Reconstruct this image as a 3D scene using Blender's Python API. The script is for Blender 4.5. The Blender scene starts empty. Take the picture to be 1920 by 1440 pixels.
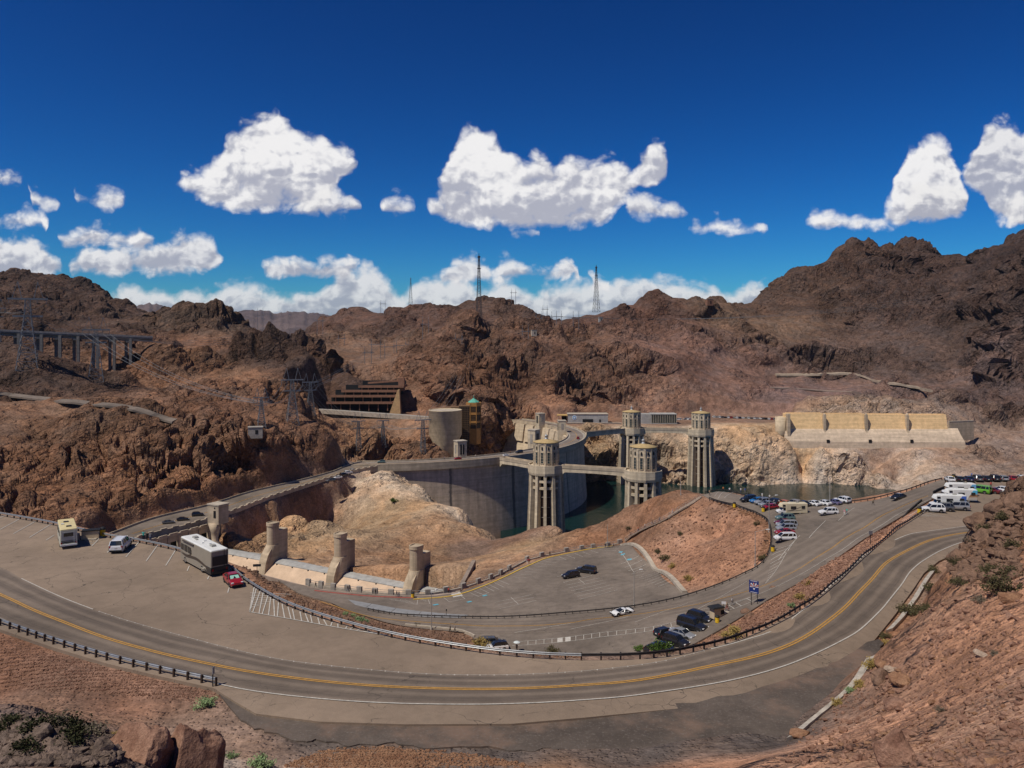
import bpy, bmesh, math, random
import numpy as np
from mathutils import Vector, Matrix
from mathutils.geometry import delaunay_2d_cdt, tessellate_polygon
R = math.radians
random.seed(7); RNG = np.random.default_rng(7)
scene = bpy.context.scene
COL = scene.collection

# ---------------------------------------------------------------- camera
CAMZ, FOC, PH = 77.0, 1500.0, 633.0          # height above the dam crest, focal length and horizon row of the 1920 px photograph
cam_d = bpy.data.cameras.new('camera'); cam = bpy.data.objects.new('camera', cam_d); COL.objects.link(cam)
cam.location = (0, 0, CAMZ); cam.rotation_euler = (R(90), 0, 0)
cam_d.sensor_width = 36; cam_d.lens = 36 * FOC / 1920; cam_d.shift_y = -(720 - PH) / 1920
cam_d.clip_start = 1; cam_d.clip_end = 60000
scene.camera = cam

# ---------------------------------------------------------------- light
SUN = Vector((-20, -14, 39)).normalized()      # towards the sun
sd = bpy.data.lights.new('sun', 'SUN'); sd.energy = 4.1; sd.angle = R(0.53); sd.color = (1.0, 0.925, 0.80)
so = bpy.data.objects.new('sun', sd); COL.objects.link(so)
so.rotation_euler = SUN.to_track_quat('Z', 'Y').to_euler(); so.location = (-300, -200, 700)
scene.view_settings.view_transform = 'Standard'; scene.view_settings.look = 'None'
scene.view_settings.exposure = 0.0; scene.view_settings.gamma = 1.0; scene.view_settings.use_curve_mapping = False

def build_world():
    w = bpy.data.worlds.new('World'); scene.world = w; w.use_nodes = True
    nt = w.node_tree; N = nt.nodes; L = nt.links; N.clear()
    def nd(t, **k):
        n = N.new(t)
        for a, b in k.items(): setattr(n, a, b)
        return n
    def val(x):
        return x
    def put(sock, x):
        if isinstance(x, (int, float, tuple)): sock.default_value = x
        else: L.new(x, sock)
    def M(op, a, b=None, c=None, clamp=False):
        n = nd('ShaderNodeMath', operation=op, use_clamp=clamp); put(n.inputs[0], a)
        if b is not None: put(n.inputs[1], b)
        if c is not None: put(n.inputs[2], c)
        return n.outputs[0]
    def mapr(x, a, b, c=0.0, d=1.0, smooth=True):
        n = nd('ShaderNodeMapRange', interpolation_type='SMOOTHSTEP' if smooth else 'LINEAR')
        put(n.inputs[0], x); n.inputs[1].default_value = a; n.inputs[2].default_value = b; n.inputs[3].default_value = c; n.inputs[4].default_value = d
        return n.outputs[0]
    def mixc(f, a, b):
        n = nd('ShaderNodeMix', data_type='RGBA'); put(n.inputs[0], f); put(n.inputs[6], a); put(n.inputs[7], b); return n.outputs[2]
    sky = nd('ShaderNodeTexSky', sky_type='NISHITA', sun_disc=False, sun_elevation=math.asin(SUN.z),
             sun_rotation=math.atan2(SUN.x, SUN.y), altitude=700, air_density=1.0, dust_density=0.3, ozone_density=3.0)
    tint = nd('ShaderNodeMix', data_type='RGBA', blend_type='MULTIPLY'); tint.inputs[0].default_value = 1
    L.new(sky.outputs[0], tint.inputs[6]); tint.inputs[7].default_value = SKYTINT
    hs = nd('ShaderNodeHueSaturation'); hs.inputs['Saturation'].default_value = SKYSAT; L.new(tint.outputs[2], hs.inputs['Color'])
    gm = nd('ShaderNodeGamma'); gm.inputs[1].default_value = SKYGAM; L.new(hs.outputs[0], gm.inputs[0])
    skyc = gm.outputs[0]
    tc = nd('ShaderNodeTexCoord'); sp = nd('ShaderNodeSeparateXYZ'); L.new(tc.outputs['Generated'], sp.inputs[0])
    ay = M('MAXIMUM', M('ABSOLUTE', sp.outputs[1]), 0.02)
    u = M('DIVIDE', sp.outputs[0], ay); v = M('DIVIDE', sp.outputs[2], ay)   # tangent-plane angles of the sky
    U = M('MULTIPLY', u, 1.5); V = M('MULTIPLY', v, 1.5)
    cv = nd('ShaderNodeCombineXYZ'); L.new(U, cv.inputs[0]); L.new(M('MULTIPLY', V, 1.25), cv.inputs[1]); P = cv.outputs[0]
    def addv(a, t):
        n = nd('ShaderNodeVectorMath', operation='ADD'); L.new(a, n.inputs[0]); n.inputs[1].default_value = t; return n.outputs[0]
    def noise(p, s, det, rough):
        n = nd('ShaderNodeTexNoise', noise_dimensions='2D'); L.new(p, n.inputs['Vector']); n.inputs['Scale'].default_value = s
        n.inputs['Detail'].default_value = det; n.inputs['Roughness'].default_value = rough; return n
    # wobble the lookup so that outlines break up
    wn = noise(P, 9.0, 3, 0.6)
    ws = nd('ShaderNodeVectorMath', operation='SUBTRACT'); L.new(wn.outputs['Color'], ws.inputs[0]); ws.inputs[1].default_value = (.5, .5, .5)
    wm = nd('ShaderNodeVectorMath', operation='SCALE'); L.new(ws.outputs[0], wm.inputs[0]); wm.inputs['Scale'].default_value = 0.035
    wa = nd('ShaderNodeVectorMath', operation='ADD'); L.new(P, wa.inputs[0]); L.new(wm.outputs[0], wa.inputs[1]); PW = wa.outputs[0]
    ws2 = nd('ShaderNodeSeparateXYZ'); L.new(wm.outputs[0], ws2.inputs[0])
    UW = M('ADD', U, M('MULTIPLY', ws2.outputs[0], 0.75))
    def voro(p, s):
        n = nd('ShaderNodeTexVoronoi', feature='F1', voronoi_dimensions='2D'); L.new(p, n.inputs['Vector']); n.inputs['Scale'].default_value = s
        n.inputs['Detail'].default_value = 2; n.inputs['Roughness'].default_value = 0.5
        return n.outputs['Distance']
    def puff(p):
        return M('MULTIPLY_ADD', voro(p, 24.0), -0.75, M('MULTIPLY_ADD', noise(p, 13.0, 7, 0.62).outputs['Fac'], 2.1, -0.72))
    p0 = puff(PW); p1 = puff(addv(PW, (-0.008, 0.014, 0)))
    XF = M('DIVIDE', M('ADD', UW, 1.2), 2.4, clamp=True)        # px -240 .. 2160
    def curve(pts):
        n = nd('ShaderNodeFloatCurve'); c = n.mapping.curves[0]
        xs = [((x - 960) / 1000 + 1.2) / 2.4 for x, y in pts]; ys = [y for x, y in pts]
        n.mapping.clip_min_x = 0; n.mapping.clip_max_x = 1; n.mapping.clip_min_y = -1; n.mapping.clip_max_y = 1; n.mapping.use_clip = False
        c.points[0].location = (0, ys[0]); c.points[1].location = (1, ys[-1])
        for x, y in zip(xs, ys):
            if 0 < x < 1: c.points.new(x, y)
        for q in c.points: q.handle_type = 'VECTOR'
        n.mapping.update(); L.new(XF, n.inputs['Value']); return n.outputs[0]
    col = skyc
    for base, soft, white, shapes in CLOUDS:
        top = []; bot = []
        last = -300
        for sh in shapes:                        # each cloud: list of (px, top, bottom)
            x0 = sh[0][0]; x1 = sh[-1][0]
            g = [(x0 - 12, -60, 0)] if x0 - 12 > last + 3 else []
            for (x, t, b) in g: top.append((x, (PH - sh[0][1] - 40) / 1000)); bot.append((x, (PH - sh[0][2] + 40) / 1000))
            for (x, t, b) in sh: top.append((x, (PH - t) / 1000)); bot.append((x, (PH - b) / 1000))
            top.append((x1 + 12, (PH - sh[-1][1] - 40) / 1000)); bot.append((x1 + 12, (PH - sh[-1][2] + 40) / 1000)); last = x1 + 12
        T = curve(top); B = curve(bot)
        a = M('SUBTRACT', T, V); b = M('SUBTRACT', V, B)
        E = M('MULTIPLY', M('SMOOTH_MIN', M('MULTIPLY', a, 1.0), M('MULTIPLY', b, 1.5), 0.012), 44.0)
        E = M('MAXIMUM', M('MINIMUM', E, 1.5), -2.0)
        F = M('ADD', E, M('MULTIPLY', p0, 1.15))
        dens = mapr(F, base, base + soft)
        hfrac = M('DIVIDE', b, M('MAXIMUM', M('ADD', a, b), 0.004), clamp=True)
        lit = M('ADD', M('MULTIPLY', M('SUBTRACT', p0, p1), 1.15), M('ADD', mapr(hfrac, 0.0, 0.8, -0.55, 0.30), mapr(noise(PW, 6.5, 2, 0.5).outputs['Fac'], 0.3, 0.7, -0.32, 0.32)))
        lit = M('ADD', lit, mapr(F, base, base + 1.6, 0.22, -0.10))
        lit = mapr(lit, -0.70, 0.42)
        cc = mixc(lit, (0.47 * white, 0.48 * white, 0.56 * white, 1), (0.97 * white, 0.955 * white, 0.95 * white, 1))
        thin = nd('ShaderNodeMath', operation='MULTIPLY'); L.new(dens, thin.inputs[0]); thin.inputs[1].default_value = min(1, white * 1.02)
        col = mixc(thin.outputs[0], col, cc)
    bg = nd('ShaderNodeBackground'); L.new(col, bg.inputs[0]); bg.inputs[1].default_value = 1.0
    # the physical sky is scaled to 0.05..0.15 before the clouds (already display-referred) are laid over it
    sc_ = nd('ShaderNodeVectorMath', operation='SCALE'); L.new(sky.outputs[0], sc_.inputs[0]); sc_.inputs['Scale'].default_value = SKYSTR
    L.new(sc_.outputs[0], tint.inputs[6])
    out = nd('ShaderNodeOutputWorld'); L.new(bg.outputs[0], out.inputs[0])
    w.cycles.sampling_method = 'MANUAL'; w.cycles.sample_map_resolution = 512

SKYSTR = 0.10; SKYTINT = (0.50, 0.865, 1.04, 1); SKYSAT = 1.12; SKYGAM = 1.72
CLOUDS = [  # threshold, softness, whiteness, clouds as (px, top row, bottom row)
 (-0.65, 1.3, 0.86, [
  [(-160, 520, 575), (0, 535, 590), (120, 560, 600), (215, 552, 600), (250, 545, 600), (295, 540, 600), (335, 550, 600), (400, 548, 600), (450, 530, 600), (490, 538, 600), (530, 550, 600), (590, 545, 600), (640, 500, 600), (680, 494, 600), (715, 512, 600), (740, 536, 602), (765, 546, 602), (790, 528, 602), (830, 520, 605), (860, 522, 605), (900, 535, 605), (950, 522, 605), (1000, 545, 605), (1060, 530, 605), (1130, 532, 605), (1200, 524, 600), (1280, 528, 598), (1360, 540, 590), (1440, 533, 580), (1500, 545, 570)],
  [(1600, 540, 580), (1800, 530, 580), (2000, 525, 580), (2150, 535, 580)]]),
 (-0.50, 1.1, 0.9, [
  [(-170, 462, 505), (-60, 445, 515), (0, 448, 522), (50, 440, 525), (80, 458, 522), (120, 478, 512)],
  [(132, 480, 512), (160, 462, 514), (200, 470, 516), (230, 462, 516), (300, 455, 516), (345, 440, 514), (385, 438, 512), (410, 462, 500)],
  [(488, 490, 516), (515, 480, 520), (545, 486, 518), (590, 492, 522), (640, 482, 522), (668, 482, 510)],
  [(826, 512, 530), (850, 484, 530), (880, 470, 530), (905, 482, 528), (930, 496, 528), (955, 480, 524), (985, 500, 520), (1030, 496, 528), (1060, 484, 522), (1080, 478, 505)],
  [(1085, 524, 540), (1110, 514, 540), (1140, 524, 540)],
  [(1806, 322, 342), (1824, 292, 354), (1840, 248, 364), (1862, 222, 412), (1892, 228, 420), (1930, 250, 420), (2000, 262, 424), (2080, 300, 420), (2150, 330, 410)]]),
 (-0.34, 1.25, 0.95, [
  [(-150, 372, 430), (-60, 380, 434), (0, 392, 434), (40, 388, 432), (85, 398, 422)],
  [(92, 425, 460), (120, 432, 468), (150, 420, 466), (178, 408, 462), (210, 424, 462), (232, 422, 468), (265, 418, 470), (292, 432, 460)],
  [(325, 335, 348), (345, 318, 362), (380, 310, 384), (412, 290, 392), (430, 248, 398), (460, 225, 400), (490, 212, 400), (520, 205, 402), (545, 232, 400), (575, 250, 398), (605, 246, 396), (640, 272, 340), (668, 290, 318)],
  [(718, 372, 402), (742, 362, 408), (772, 375, 400)],
  [(795, 372, 392), (825, 345, 420), (845, 278, 424), (870, 232, 424), (893, 222, 426), (925, 242, 428), (955, 280, 430), (985, 298, 440), (1010, 285, 432), (1040, 306, 430), (1068, 278, 432), (1100, 298, 428), (1130, 288, 424), (1160, 292, 384), (1190, 312, 362), (1204, 288, 352), (1225, 252, 350), (1250, 262, 336)],
  [(1290, 410, 440), (1335, 400, 444), (1380, 408, 444), (1436, 418, 436)],
  [(1515, 405, 428), (1545, 396, 432), (1575, 400, 430), (1610, 394, 432), (1650, 394, 430), (1672, 368, 428), (1688, 310, 426), (1700, 268, 424), (1730, 255, 420), (1765, 250, 414), (1790, 272, 404), (1802, 312, 398), (1814, 345, 388)]]),
 (-0.45, 1.25, 0.9, [
  [(-120, 320, 352), (-40, 318, 345), (10, 318, 342), (46, 326, 340)],
  [(60, 356, 382), (85, 358, 394), (112, 374, 394)],
  [(143, 362, 382), (165, 360, 384), (190, 348, 398), (215, 350, 390), (236, 366, 380)],
  [(560, 360, 402), (590, 352, 404), (620, 340, 406), (650, 365, 402), (678, 376, 396)],
  [(955, 418, 440), (985, 424, 446), (1006, 430, 442)],
  [(1174, 370, 408), (1200, 352, 412), (1228, 372, 410), (1262, 376, 408), (1284, 390, 408)],
  [(1395, 422, 438), (1434, 416, 436)],
  [(1700, 360, 420), (1740, 330, 424), (1790, 346, 410), (1812, 352, 392)],
  [(1862, 380, 412), (1900, 360, 418), (1960, 372, 424)]]),
]
build_world()
# ---------------------------------------------------------------- helpers
def W(px, py, z=None, d=None):
    """point of the place that the photograph shows at (px, py), at height z or at distance d"""
    if d is None: d = (CAMZ - z) * FOC / (py - PH)
    return Vector(((px - 960) / FOC * d, d, CAMZ - (py - PH) / FOC * d))

class MB:
    def __init__(s): s.v = []; s.f = []; s.m = []; s.uv = None
    def add(s, vs, fs, mi=0):
        o = len(s.v); s.v += [tuple(q) for q in vs]; s.f += [tuple(i + o for i in f) for f in fs]; s.m += [mi] * len(fs); return s
    def box(s, c, d, rz=0.0, mi=0, taper=1.0):
        x, y, z = d[0] / 2, d[1] / 2, d[2] / 2; ca, sa = math.cos(rz), math.sin(rz); vs = []
        for dz, t in ((-z, 1), (z, taper)):
            for dx, dy in ((-x, -y), (x, -y), (x, y), (-x, y)):
                dx *= t; dy *= t; vs.append((c[0] + dx * ca - dy * sa, c[1] + dx * sa + dy * ca, c[2] + dz))
        return s.add(vs, [(3, 2, 1, 0), (4, 5, 6, 7), (0, 1, 5, 4), (1, 2, 6, 5), (2, 3, 7, 6), (3, 0, 4, 7)], mi)
    def bar(s, a, b, w, h=None, mi=0, n=4):
        a = Vector(a); b = Vector(b); t = (b - a).normalized(); up = Vector((0, 0, 1)) if abs(t.z) < .95 else Vector((0, 1, 0))
        sx = t.cross(up).normalized(); sy = sx.cross(t).normalized(); h = h or w; vs = []
        for p in (a, b):
            for k in range(n):
                q = 2 * math.pi * (k + .5) / n; r = .7071 if n == 4 else .5
                vs.append(p + sx * (math.cos(q) * w * r) + sy * (math.sin(q) * h * r))
        return s.add(vs, [tuple(range(n))[::-1], tuple(range(n, 2 * n))] + [(k, (k + 1) % n, n + (k + 1) % n, n + k) for k in range(n)], mi)
    def prism(s, poly, z0, z1, mi=0):
        n = len(poly); a = sum(poly[i][0] * poly[(i + 1) % n][1] - poly[(i + 1) % n][0] * poly[i][1] for i in range(n))
        if a < 0: poly = poly[::-1]
        f0 = z0 if callable(z0) else (lambda x, y: z0); f1 = z1 if callable(z1) else (lambda x, y: z1)
        vs = [(p[0], p[1], f0(p[0], p[1])) for p in poly] + [(p[0], p[1], f1(p[0], p[1])) for p in poly]
        return s.add(vs, [tuple(range(n))[::-1], tuple(range(n, 2 * n))] + [(k, (k + 1) % n, n + (k + 1) % n, n + k) for k in range(n)], mi)
    def lathe(s, prof, c=(0, 0, 0), n=16, mi=0, a0=0.0, a1=2 * math.pi, cap=True):
        full = abs(a1 - a0 - 2 * math.pi) < 1e-6; m = n if full else n + 1; vs = []
        for r, z in prof:
            for k in range(m):
                q = a0 + (a1 - a0) * k / n; vs.append((c[0] + r * math.cos(q), c[1] + r * math.sin(q), c[2] + z))
        fs = []
        for j in range(len(prof) - 1):
            for k in range(n):
                k2 = (k + 1) % m; fs.append((j * m + k, j * m + k2, (j + 1) * m + k2, (j + 1) * m + k))
        if cap:
            fs.append(tuple(range(m))[::-1]); fs.append(tuple((len(prof) - 1) * m + k for k in range(m)))
        return s.add(vs, fs, mi)
    def loft(s, rings, mi=0, cap=True):
        n = len(rings[0]); vs = [p for r in rings for p in r]; fs = []
        for j in range(len(rings) - 1):
            for k in range(n): fs.append((j * n + k, j * n + (k + 1) % n, (j + 1) * n + (k + 1) % n, (j + 1) * n + k))
        if cap: fs.append(tuple(range(n))[::-1]); fs.append(tuple((len(rings) - 1) * n + k for k in range(n)))
        return s.add(vs, fs, mi)
    def extr(s, prof, o, ux, w0, w1, mi=0):
        """extrude a (u, z) profile: u runs along horizontal direction ux from o, thickness w0..w1 across"""
        n = len(prof); p = Vector((-ux[1], ux[0], 0)); U = Vector((ux[0], ux[1], 0)); o = Vector(o); vs = []
        for w in (w0, w1):
            for u, z in prof: vs.append(o + U * u + p * w + Vector((0, 0, z)))
        a = sum(prof[i][0] * prof[(i + 1) % n][1] - prof[(i + 1) % n][0] * prof[i][1] for i in range(n))
        fs = [tuple(range(n)), tuple(range(n, 2 * n))[::-1]] + [(k, n + k, n + (k + 1) % n, (k + 1) % n) for k in range(n)]
        if a < 0: fs = [f[::-1] for f in fs]
        return s.add(vs, fs, mi)
    def mesh(s, name, mats, smooth=False):
        me = bpy.data.meshes.new(name); me.from_pydata(s.v, [], s.f)
        for m in (mats if isinstance(mats, (list, tuple)) else [mats]): me.materials.append(m)
        if any(s.m): me.polygons.foreach_set('material_index', s.m)
        if smooth: me.polygons.foreach_set('use_smooth', [True] * len(me.polygons))
        me.update(); return me

def link(name, me, parent=None, label=None, cat=None, group=None, kind=None, loc=None, rz=None):
    o = bpy.data.objects.new(name, me); COL.objects.link(o)
    if parent is not None: o.parent = parent
    if loc is not None: o.location = loc
    if rz is not None: o.rotation_euler = (0, 0, rz)
    if label: o['label'] = label
    if cat: o['category'] = cat
    if group: o['group'] = group
    if kind: o['kind'] = kind
    return o
def obj(name, mb, mats, parent=None, smooth=False, **k): return link(name, mb.mesh(name, mats, smooth), parent, **k)
def thing(name, label, cat, loc=(0, 0, 0), rz=0.0, group=None): return link(name, None, None, label, cat, group, None, loc, rz)
def copy_tree(o, parent=None):
    c = o.copy(); COL.objects.link(c); c.parent = parent
    for ch in o.children: copy_tree(ch, c)
    return c

# ---------------------------------------------------------------- materials
MATS = {}
def mat(name, col, rough=0.8, var=0.12, scale=1.0, bump=0.0, metal=0.0, spec=0.3, col2=None, detail=5, coat=0.0, emit=None):
    if name in MATS: return MATS[name]
    m = bpy.data.materials.new(name); m.use_nodes = True; nt = m.node_tree; b = nt.nodes['Principled BSDF']
    b.inputs['Roughness'].default_value = rough; b.inputs['Metallic'].default_value = metal; b.inputs['Specular IOR Level'].default_value = spec
    b.inputs['Coat Weight'].default_value = coat
    c2 = col2 or tuple(min(1, x * (1 + 2.2 * var)) for x in col); c1 = tuple(x * (1 - 1.6 * var) for x in col)
    if var > 0:
        g = nt.nodes.new('ShaderNodeNewGeometry'); n = nt.nodes.new('ShaderNodeTexNoise'); n.inputs['Scale'].default_value = scale
        n.inputs['Detail'].default_value = detail; n.inputs['Roughness'].default_value = 0.65; nt.links.new(g.outputs['Position'], n.inputs['Vector'])
        r = nt.nodes.new('ShaderNodeValToRGB'); r.color_ramp.elements[0].position = .28; r.color_ramp.elements[1].position = .72
        r.color_ramp.elements[0].color = (*c1, 1); r.color_ramp.elements[1].color = (*c2, 1)
        nt.links.new(n.outputs['Fac'], r.inputs[0]); nt.links.new(r.outputs[0], b.inputs['Base Color'])
        if bump:
            bp = nt.nodes.new('ShaderNodeBump'); bp.inputs['Strength'].default_value = bump; bp.inputs['Distance'].default_value = .3 / scale
            nt.links.new(n.outputs['Fac'], bp.inputs['Height']); nt.links.new(bp.outputs[0], b.inputs['Normal'])
    else: b.inputs['Base Color'].default_value = (*col, 1)
    MATS[name] = m; return m

class NG:
    """small helper for hand-built node materials"""
    def __init__(s, name):
        s.m = bpy.data.materials.new(name); s.m.use_nodes = True; s.nt = s.m.node_tree; s.b = s.nt.nodes['Principled BSDF']; MATS[name] = s.m
    def n(s, t, ins=None, **k):
        q = s.nt.nodes.new(t)
        for a, b in k.items(): setattr(q, a, b)
        for a, b in (ins or {}).items(): s.put(q.inputs[a], b)
        return q
    def put(s, sock, x):
        if isinstance(x, (int, float, tuple, list)): sock.default_value = x
        else: s.nt.links.new(x, sock)
    def M(s, op, a, b=None, c=None, clamp=False):
        q = s.n('ShaderNodeMath', operation=op, use_clamp=clamp)
        for i, x in enumerate((a, b, c)):
            if x is not None: s.put(q.inputs[i], x)
        return q.outputs[0]
    def noise(s, vec, scale, det=4, rough=.6, dist=0.0):
        return s.n('ShaderNodeTexNoise', {'Vector': vec, 'Scale': scale, 'Detail': det, 'Roughness': rough, 'Distortion': dist}).outputs['Fac']
    def mr(s, x, a, b, c=0.0, d=1.0):
        return s.n('ShaderNodeMapRange', {0: x, 1: a, 2: b, 3: c, 4: d}, interpolation_type='SMOOTHSTEP').outputs[0]
    def mix(s, f, a, b, bt='MIX'):
        return s.n('ShaderNodeMix', {0: f, 6: a, 7: b}, data_type='RGBA', blend_type=bt).outputs[2]
    def grey(s, f): return s.n('ShaderNodeCombineColor', {0: f, 1: f, 2: f}).outputs[0]
    def pos(s): return s.n('ShaderNodeNewGeometry').outputs['Position']
    def bump(s, h, st, dist): s.put(s.b.inputs['Normal'], s.n('ShaderNodeBump', {'Height': h, 'Strength': st, 'Distance': dist}).outputs[0])

# ---------------------------------------------------------------- noise for the ground (numpy)
def _h(ix, iy, iz, seed):
    h = (ix.astype(np.uint32) * np.uint32(374761393) + iy.astype(np.uint32) * np.uint32(668265263) + iz.astype(np.uint32) * np.uint32(2246822519) + np.uint32(seed * 3266489917 & 0xffffffff))
    h = (h ^ (h >> np.uint32(13))) * np.uint32(1274126177); return h ^ (h >> np.uint32(16))
def perlin(x, y, z, seed=1):
    x0 = np.floor(x); y0 = np.floor(y); z0 = np.floor(z); fx = (x - x0).astype(np.float32); fy = (y - y0).astype(np.float32); fz = (z - z0).astype(np.float32)
    ix = x0.astype(np.int64); iy = y0.astype(np.int64); iz = z0.astype(np.int64)
    u = fx * fx * fx * (fx * (fx * 6 - 15) + 10); v = fy * fy * fy * (fy * (fy * 6 - 15) + 10); w = fz * fz * fz * (fz * (fz * 6 - 15) + 10)
    def g(dx, dy, dz):
        h = _h(ix + dx, iy + dy, iz + dz, seed)
        gx = ((h & np.uint32(1023)).astype(np.float32) / 511.5 - 1); gy = (((h >> np.uint32(10)) & np.uint32(1023)).astype(np.float32) / 511.5 - 1); gz = (((h >> np.uint32(20)) & np.uint32(1023)).astype(np.float32) / 511.5 - 1)
        return gx * (fx - dx) + gy * (fy - dy) + gz * (fz - dz)
    def lerp(a, b, t): return a + (b - a) * t
    return lerp(lerp(lerp(g(0, 0, 0), g(1, 0, 0), u), lerp(g(0, 1, 0), g(1, 1, 0), u), v), lerp(lerp(g(0, 0, 1), g(1, 0, 1), u), lerp(g(0, 1, 1), g(1, 1, 1), u), v), w)
def worley(x, y, z, seed=1):
    ix = np.floor(x).astype(np.int64); iy = np.floor(y).astype(np.int64); iz = np.floor(z).astype(np.int64)
    f1 = np.full(x.shape, 9.0, np.float32); f2 = f1.copy()
    for dx in (-1, 0, 1):
        for dy in (-1, 0, 1):
            for dz in (-1, 0, 1):
                h = _h(ix + dx, iy + dy, iz + dz, seed)
                d = (ix + dx + (h & np.uint32(1023)) / 1023.0 - x) ** 2 + (iy + dy + ((h >> np.uint32(10)) & np.uint32(1023)) / 1023.0 - y) ** 2 + (iz + dz + ((h >> np.uint32(20)) & np.uint32(1023)) / 1023.0 - z) ** 2
                d = d.astype(np.float32); f2 = np.minimum(f2, np.maximum(f1, d)); f1 = np.minimum(f1, d)
    return np.sqrt(f1), np.sqrt(f2)
def sstep(x, a, b):
    t = np.clip((x - a) / (b - a), 0, 1); return t * t * (3 - 2 * t)

class RBF:
    def __init__(s, P, V, eps=0.0, lam=1e-6):
        s.P = np.asarray(P, float); n = len(s.P); V = np.asarray(V, float); s.e = eps
        D = np.sqrt(((s.P[:, None] - s.P[None]) ** 2).sum(-1) + eps * eps); A = np.zeros((n + 3, n + 3)); A[:n, :n] = D - lam * np.eye(n)
        A[:n, n] = 1; A[:n, n + 1:] = s.P; A[n, :n] = 1; A[n + 1:, :n] = s.P.T
        s.c = np.linalg.lstsq(A, np.concatenate([V, np.zeros((3,) + V.shape[1:])]), rcond=None)[0]
    def __call__(s, x, y):
        sh = np.shape(x); x = np.ravel(x).astype(float); y = np.ravel(y).astype(float); n = len(s.P); out = np.empty(x.shape)
        for i in range(0, len(x), 60000):
            a = x[i:i + 60000]; b = y[i:i + 60000]; D = np.sqrt((a[:, None] - s.P[None, :, 0]) ** 2 + (b[:, None] - s.P[None, :, 1]) ** 2 + s.e ** 2)
            out[i:i + 60000] = D @ s.c[:n] + s.c[n] + a * s.c[n + 1] + b * s.c[n + 2]
        return out.reshape(sh)
def poly_sd(x, y, poly):
    """signed distance to a polygon, negative inside"""
    d = np.full(x.shape, 1e9); ins = np.zeros(x.shape, bool); n = len(poly)
    for i in range(n):
        ax, ay = poly[i]; bx, by = poly[(i + 1) % n]; ex, ey = bx - ax, by - ay; L2 = ex * ex + ey * ey + 1e-12
        t = np.clip(((x - ax) * ex + (y - ay) * ey) / L2, 0, 1); d = np.minimum(d, (x - ax - t * ex) ** 2 + (y - ay - t * ey) ** 2)
        c = (ay > y) != (by > y)
        if ey != 0: ins ^= c & (x < (y - ay) / ey * ex + ax)
    d = np.sqrt(d); return np.where(ins, -d, d)
def spline(pts, step=None, n=None):
    """Catmull-Rom through points (tuples of any size)"""
    P = [np.array(p, float) for p in pts]; P = [2 * P[0] - P[1]] + P + [2 * P[-1] - P[-2]]; out = []
    for i in range(1, len(P) - 2):
        a, b, c, d = P[i - 1:i + 3]; k = n or max(1, int(np.linalg.norm((c - b)[:2]) / step + .5))
        for j in range(k):
            t = j / k; out.append(.5 * (2 * b + (c - a) * t + (2 * a - 5 * b + 4 * c - d) * t * t + (3 * b - a - 3 * c + d) * t ** 3))
    out.append(P[-2]); return out
# ---------------------------------------------------------------- pavements: key lines as (px, py) of the photograph with their heights
def interp(x, tab): return float(np.interp(x, [a for a, b in tab], [b for a, b in tab]))
def zU(px): return interp(px, [(1250, 43), (1450, 41.5), (1600, 39.5), (1700, 38), (1800, 36.2), (1920, 35.3)])
def zL(px): return interp(px, [(520, 4.5), (900, 6.5), (1165, 10), (1300, 14), (1440, 20.5), (1560, 26), (1700, 32), (1790, 35)])
def lineU(pts): return [W(x, y, zU(x)) for x, y in pts]
def lineL(pts): return [W(x, y, zL(x)) for x, y in pts]
def line3(pts): return [W(x, y, z) for x, y, z in pts]
U_OUT = lineU([(-150, 1112), (0, 1180), (100, 1214), (200, 1244), (300, 1268), (400, 1290), (445, 1318), (480, 1338), (600, 1353), (760, 1358), (960, 1357), (1100, 1345), (1270, 1328), (1400, 1305), (1530, 1262), (1580, 1240), (1640, 1200), (1680, 1150), (1712, 1105), (1732, 1075), (1760, 1052), (1800, 1034), (1850, 1023), (1950, 1012), (2060, 1005)])
U_IN = lineU([(-150, 938), (0, 964), (100, 982), (190, 1003), (250, 1013), (330, 1030), (430, 1064), (470, 1094), (540, 1134), (640, 1169), (760, 1199), (900, 1222), (1000, 1233), (1100, 1238), (1200, 1236), (1300, 1222), (1400, 1194), (1500, 1144), (1560, 1099), (1620, 1044), (1680, 994)]) + line3([(1740, 953, 35.6), (1768, 925, 35)])
U_TOP = line3([(1776, 897, 35), (1850, 893, 35), (1920, 893, 35), (2060, 892, 35)])
L_FAR = line3([(520, 1086, 4.5), (600, 1106, 4.5), (700, 1116, 4.5), (790, 1119, 4.5), (850, 1113, 4.5), (930, 1088, 5), (965, 1068, 5), (1020, 1046, 5), (1100, 1031, 5.5), (1170, 1021, 6), (1230, 1068, 8), (1284, 1111, 11.5)]) + \
    line3([(1300, 1112, 13), (1380, 1083, 17), (1420, 1062, 20), (1440, 1040, 22.5), (1447, 1010, 24), (1442, 978, 25.3), (1420, 962, 25.6), (1380, 948, 25.6), (1330, 934, 25.6), (1316, 927, 25.6), (1345, 921, 25.6), (1400, 931, 25.8), (1440, 940, 26), (1520, 943, 27), (1590, 945, 28), (1640, 938, 29.5), (1700, 922, 32), (1740, 908, 33.5), (1774, 896, 34.9)])
L_NEAR = lineL([(1766, 926), (1740, 940), (1700, 962), (1620, 1010), (1560, 1052), (1500, 1091), (1440, 1124), (1400, 1150), (1350, 1180), (1300, 1208), (1260, 1218), (1200, 1224), (1100, 1226), (1000, 1226), (930, 1216), (890, 1200), (880, 1182), (850, 1175), (800, 1172), (740, 1165), (640, 1135), (560, 1112)])
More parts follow.
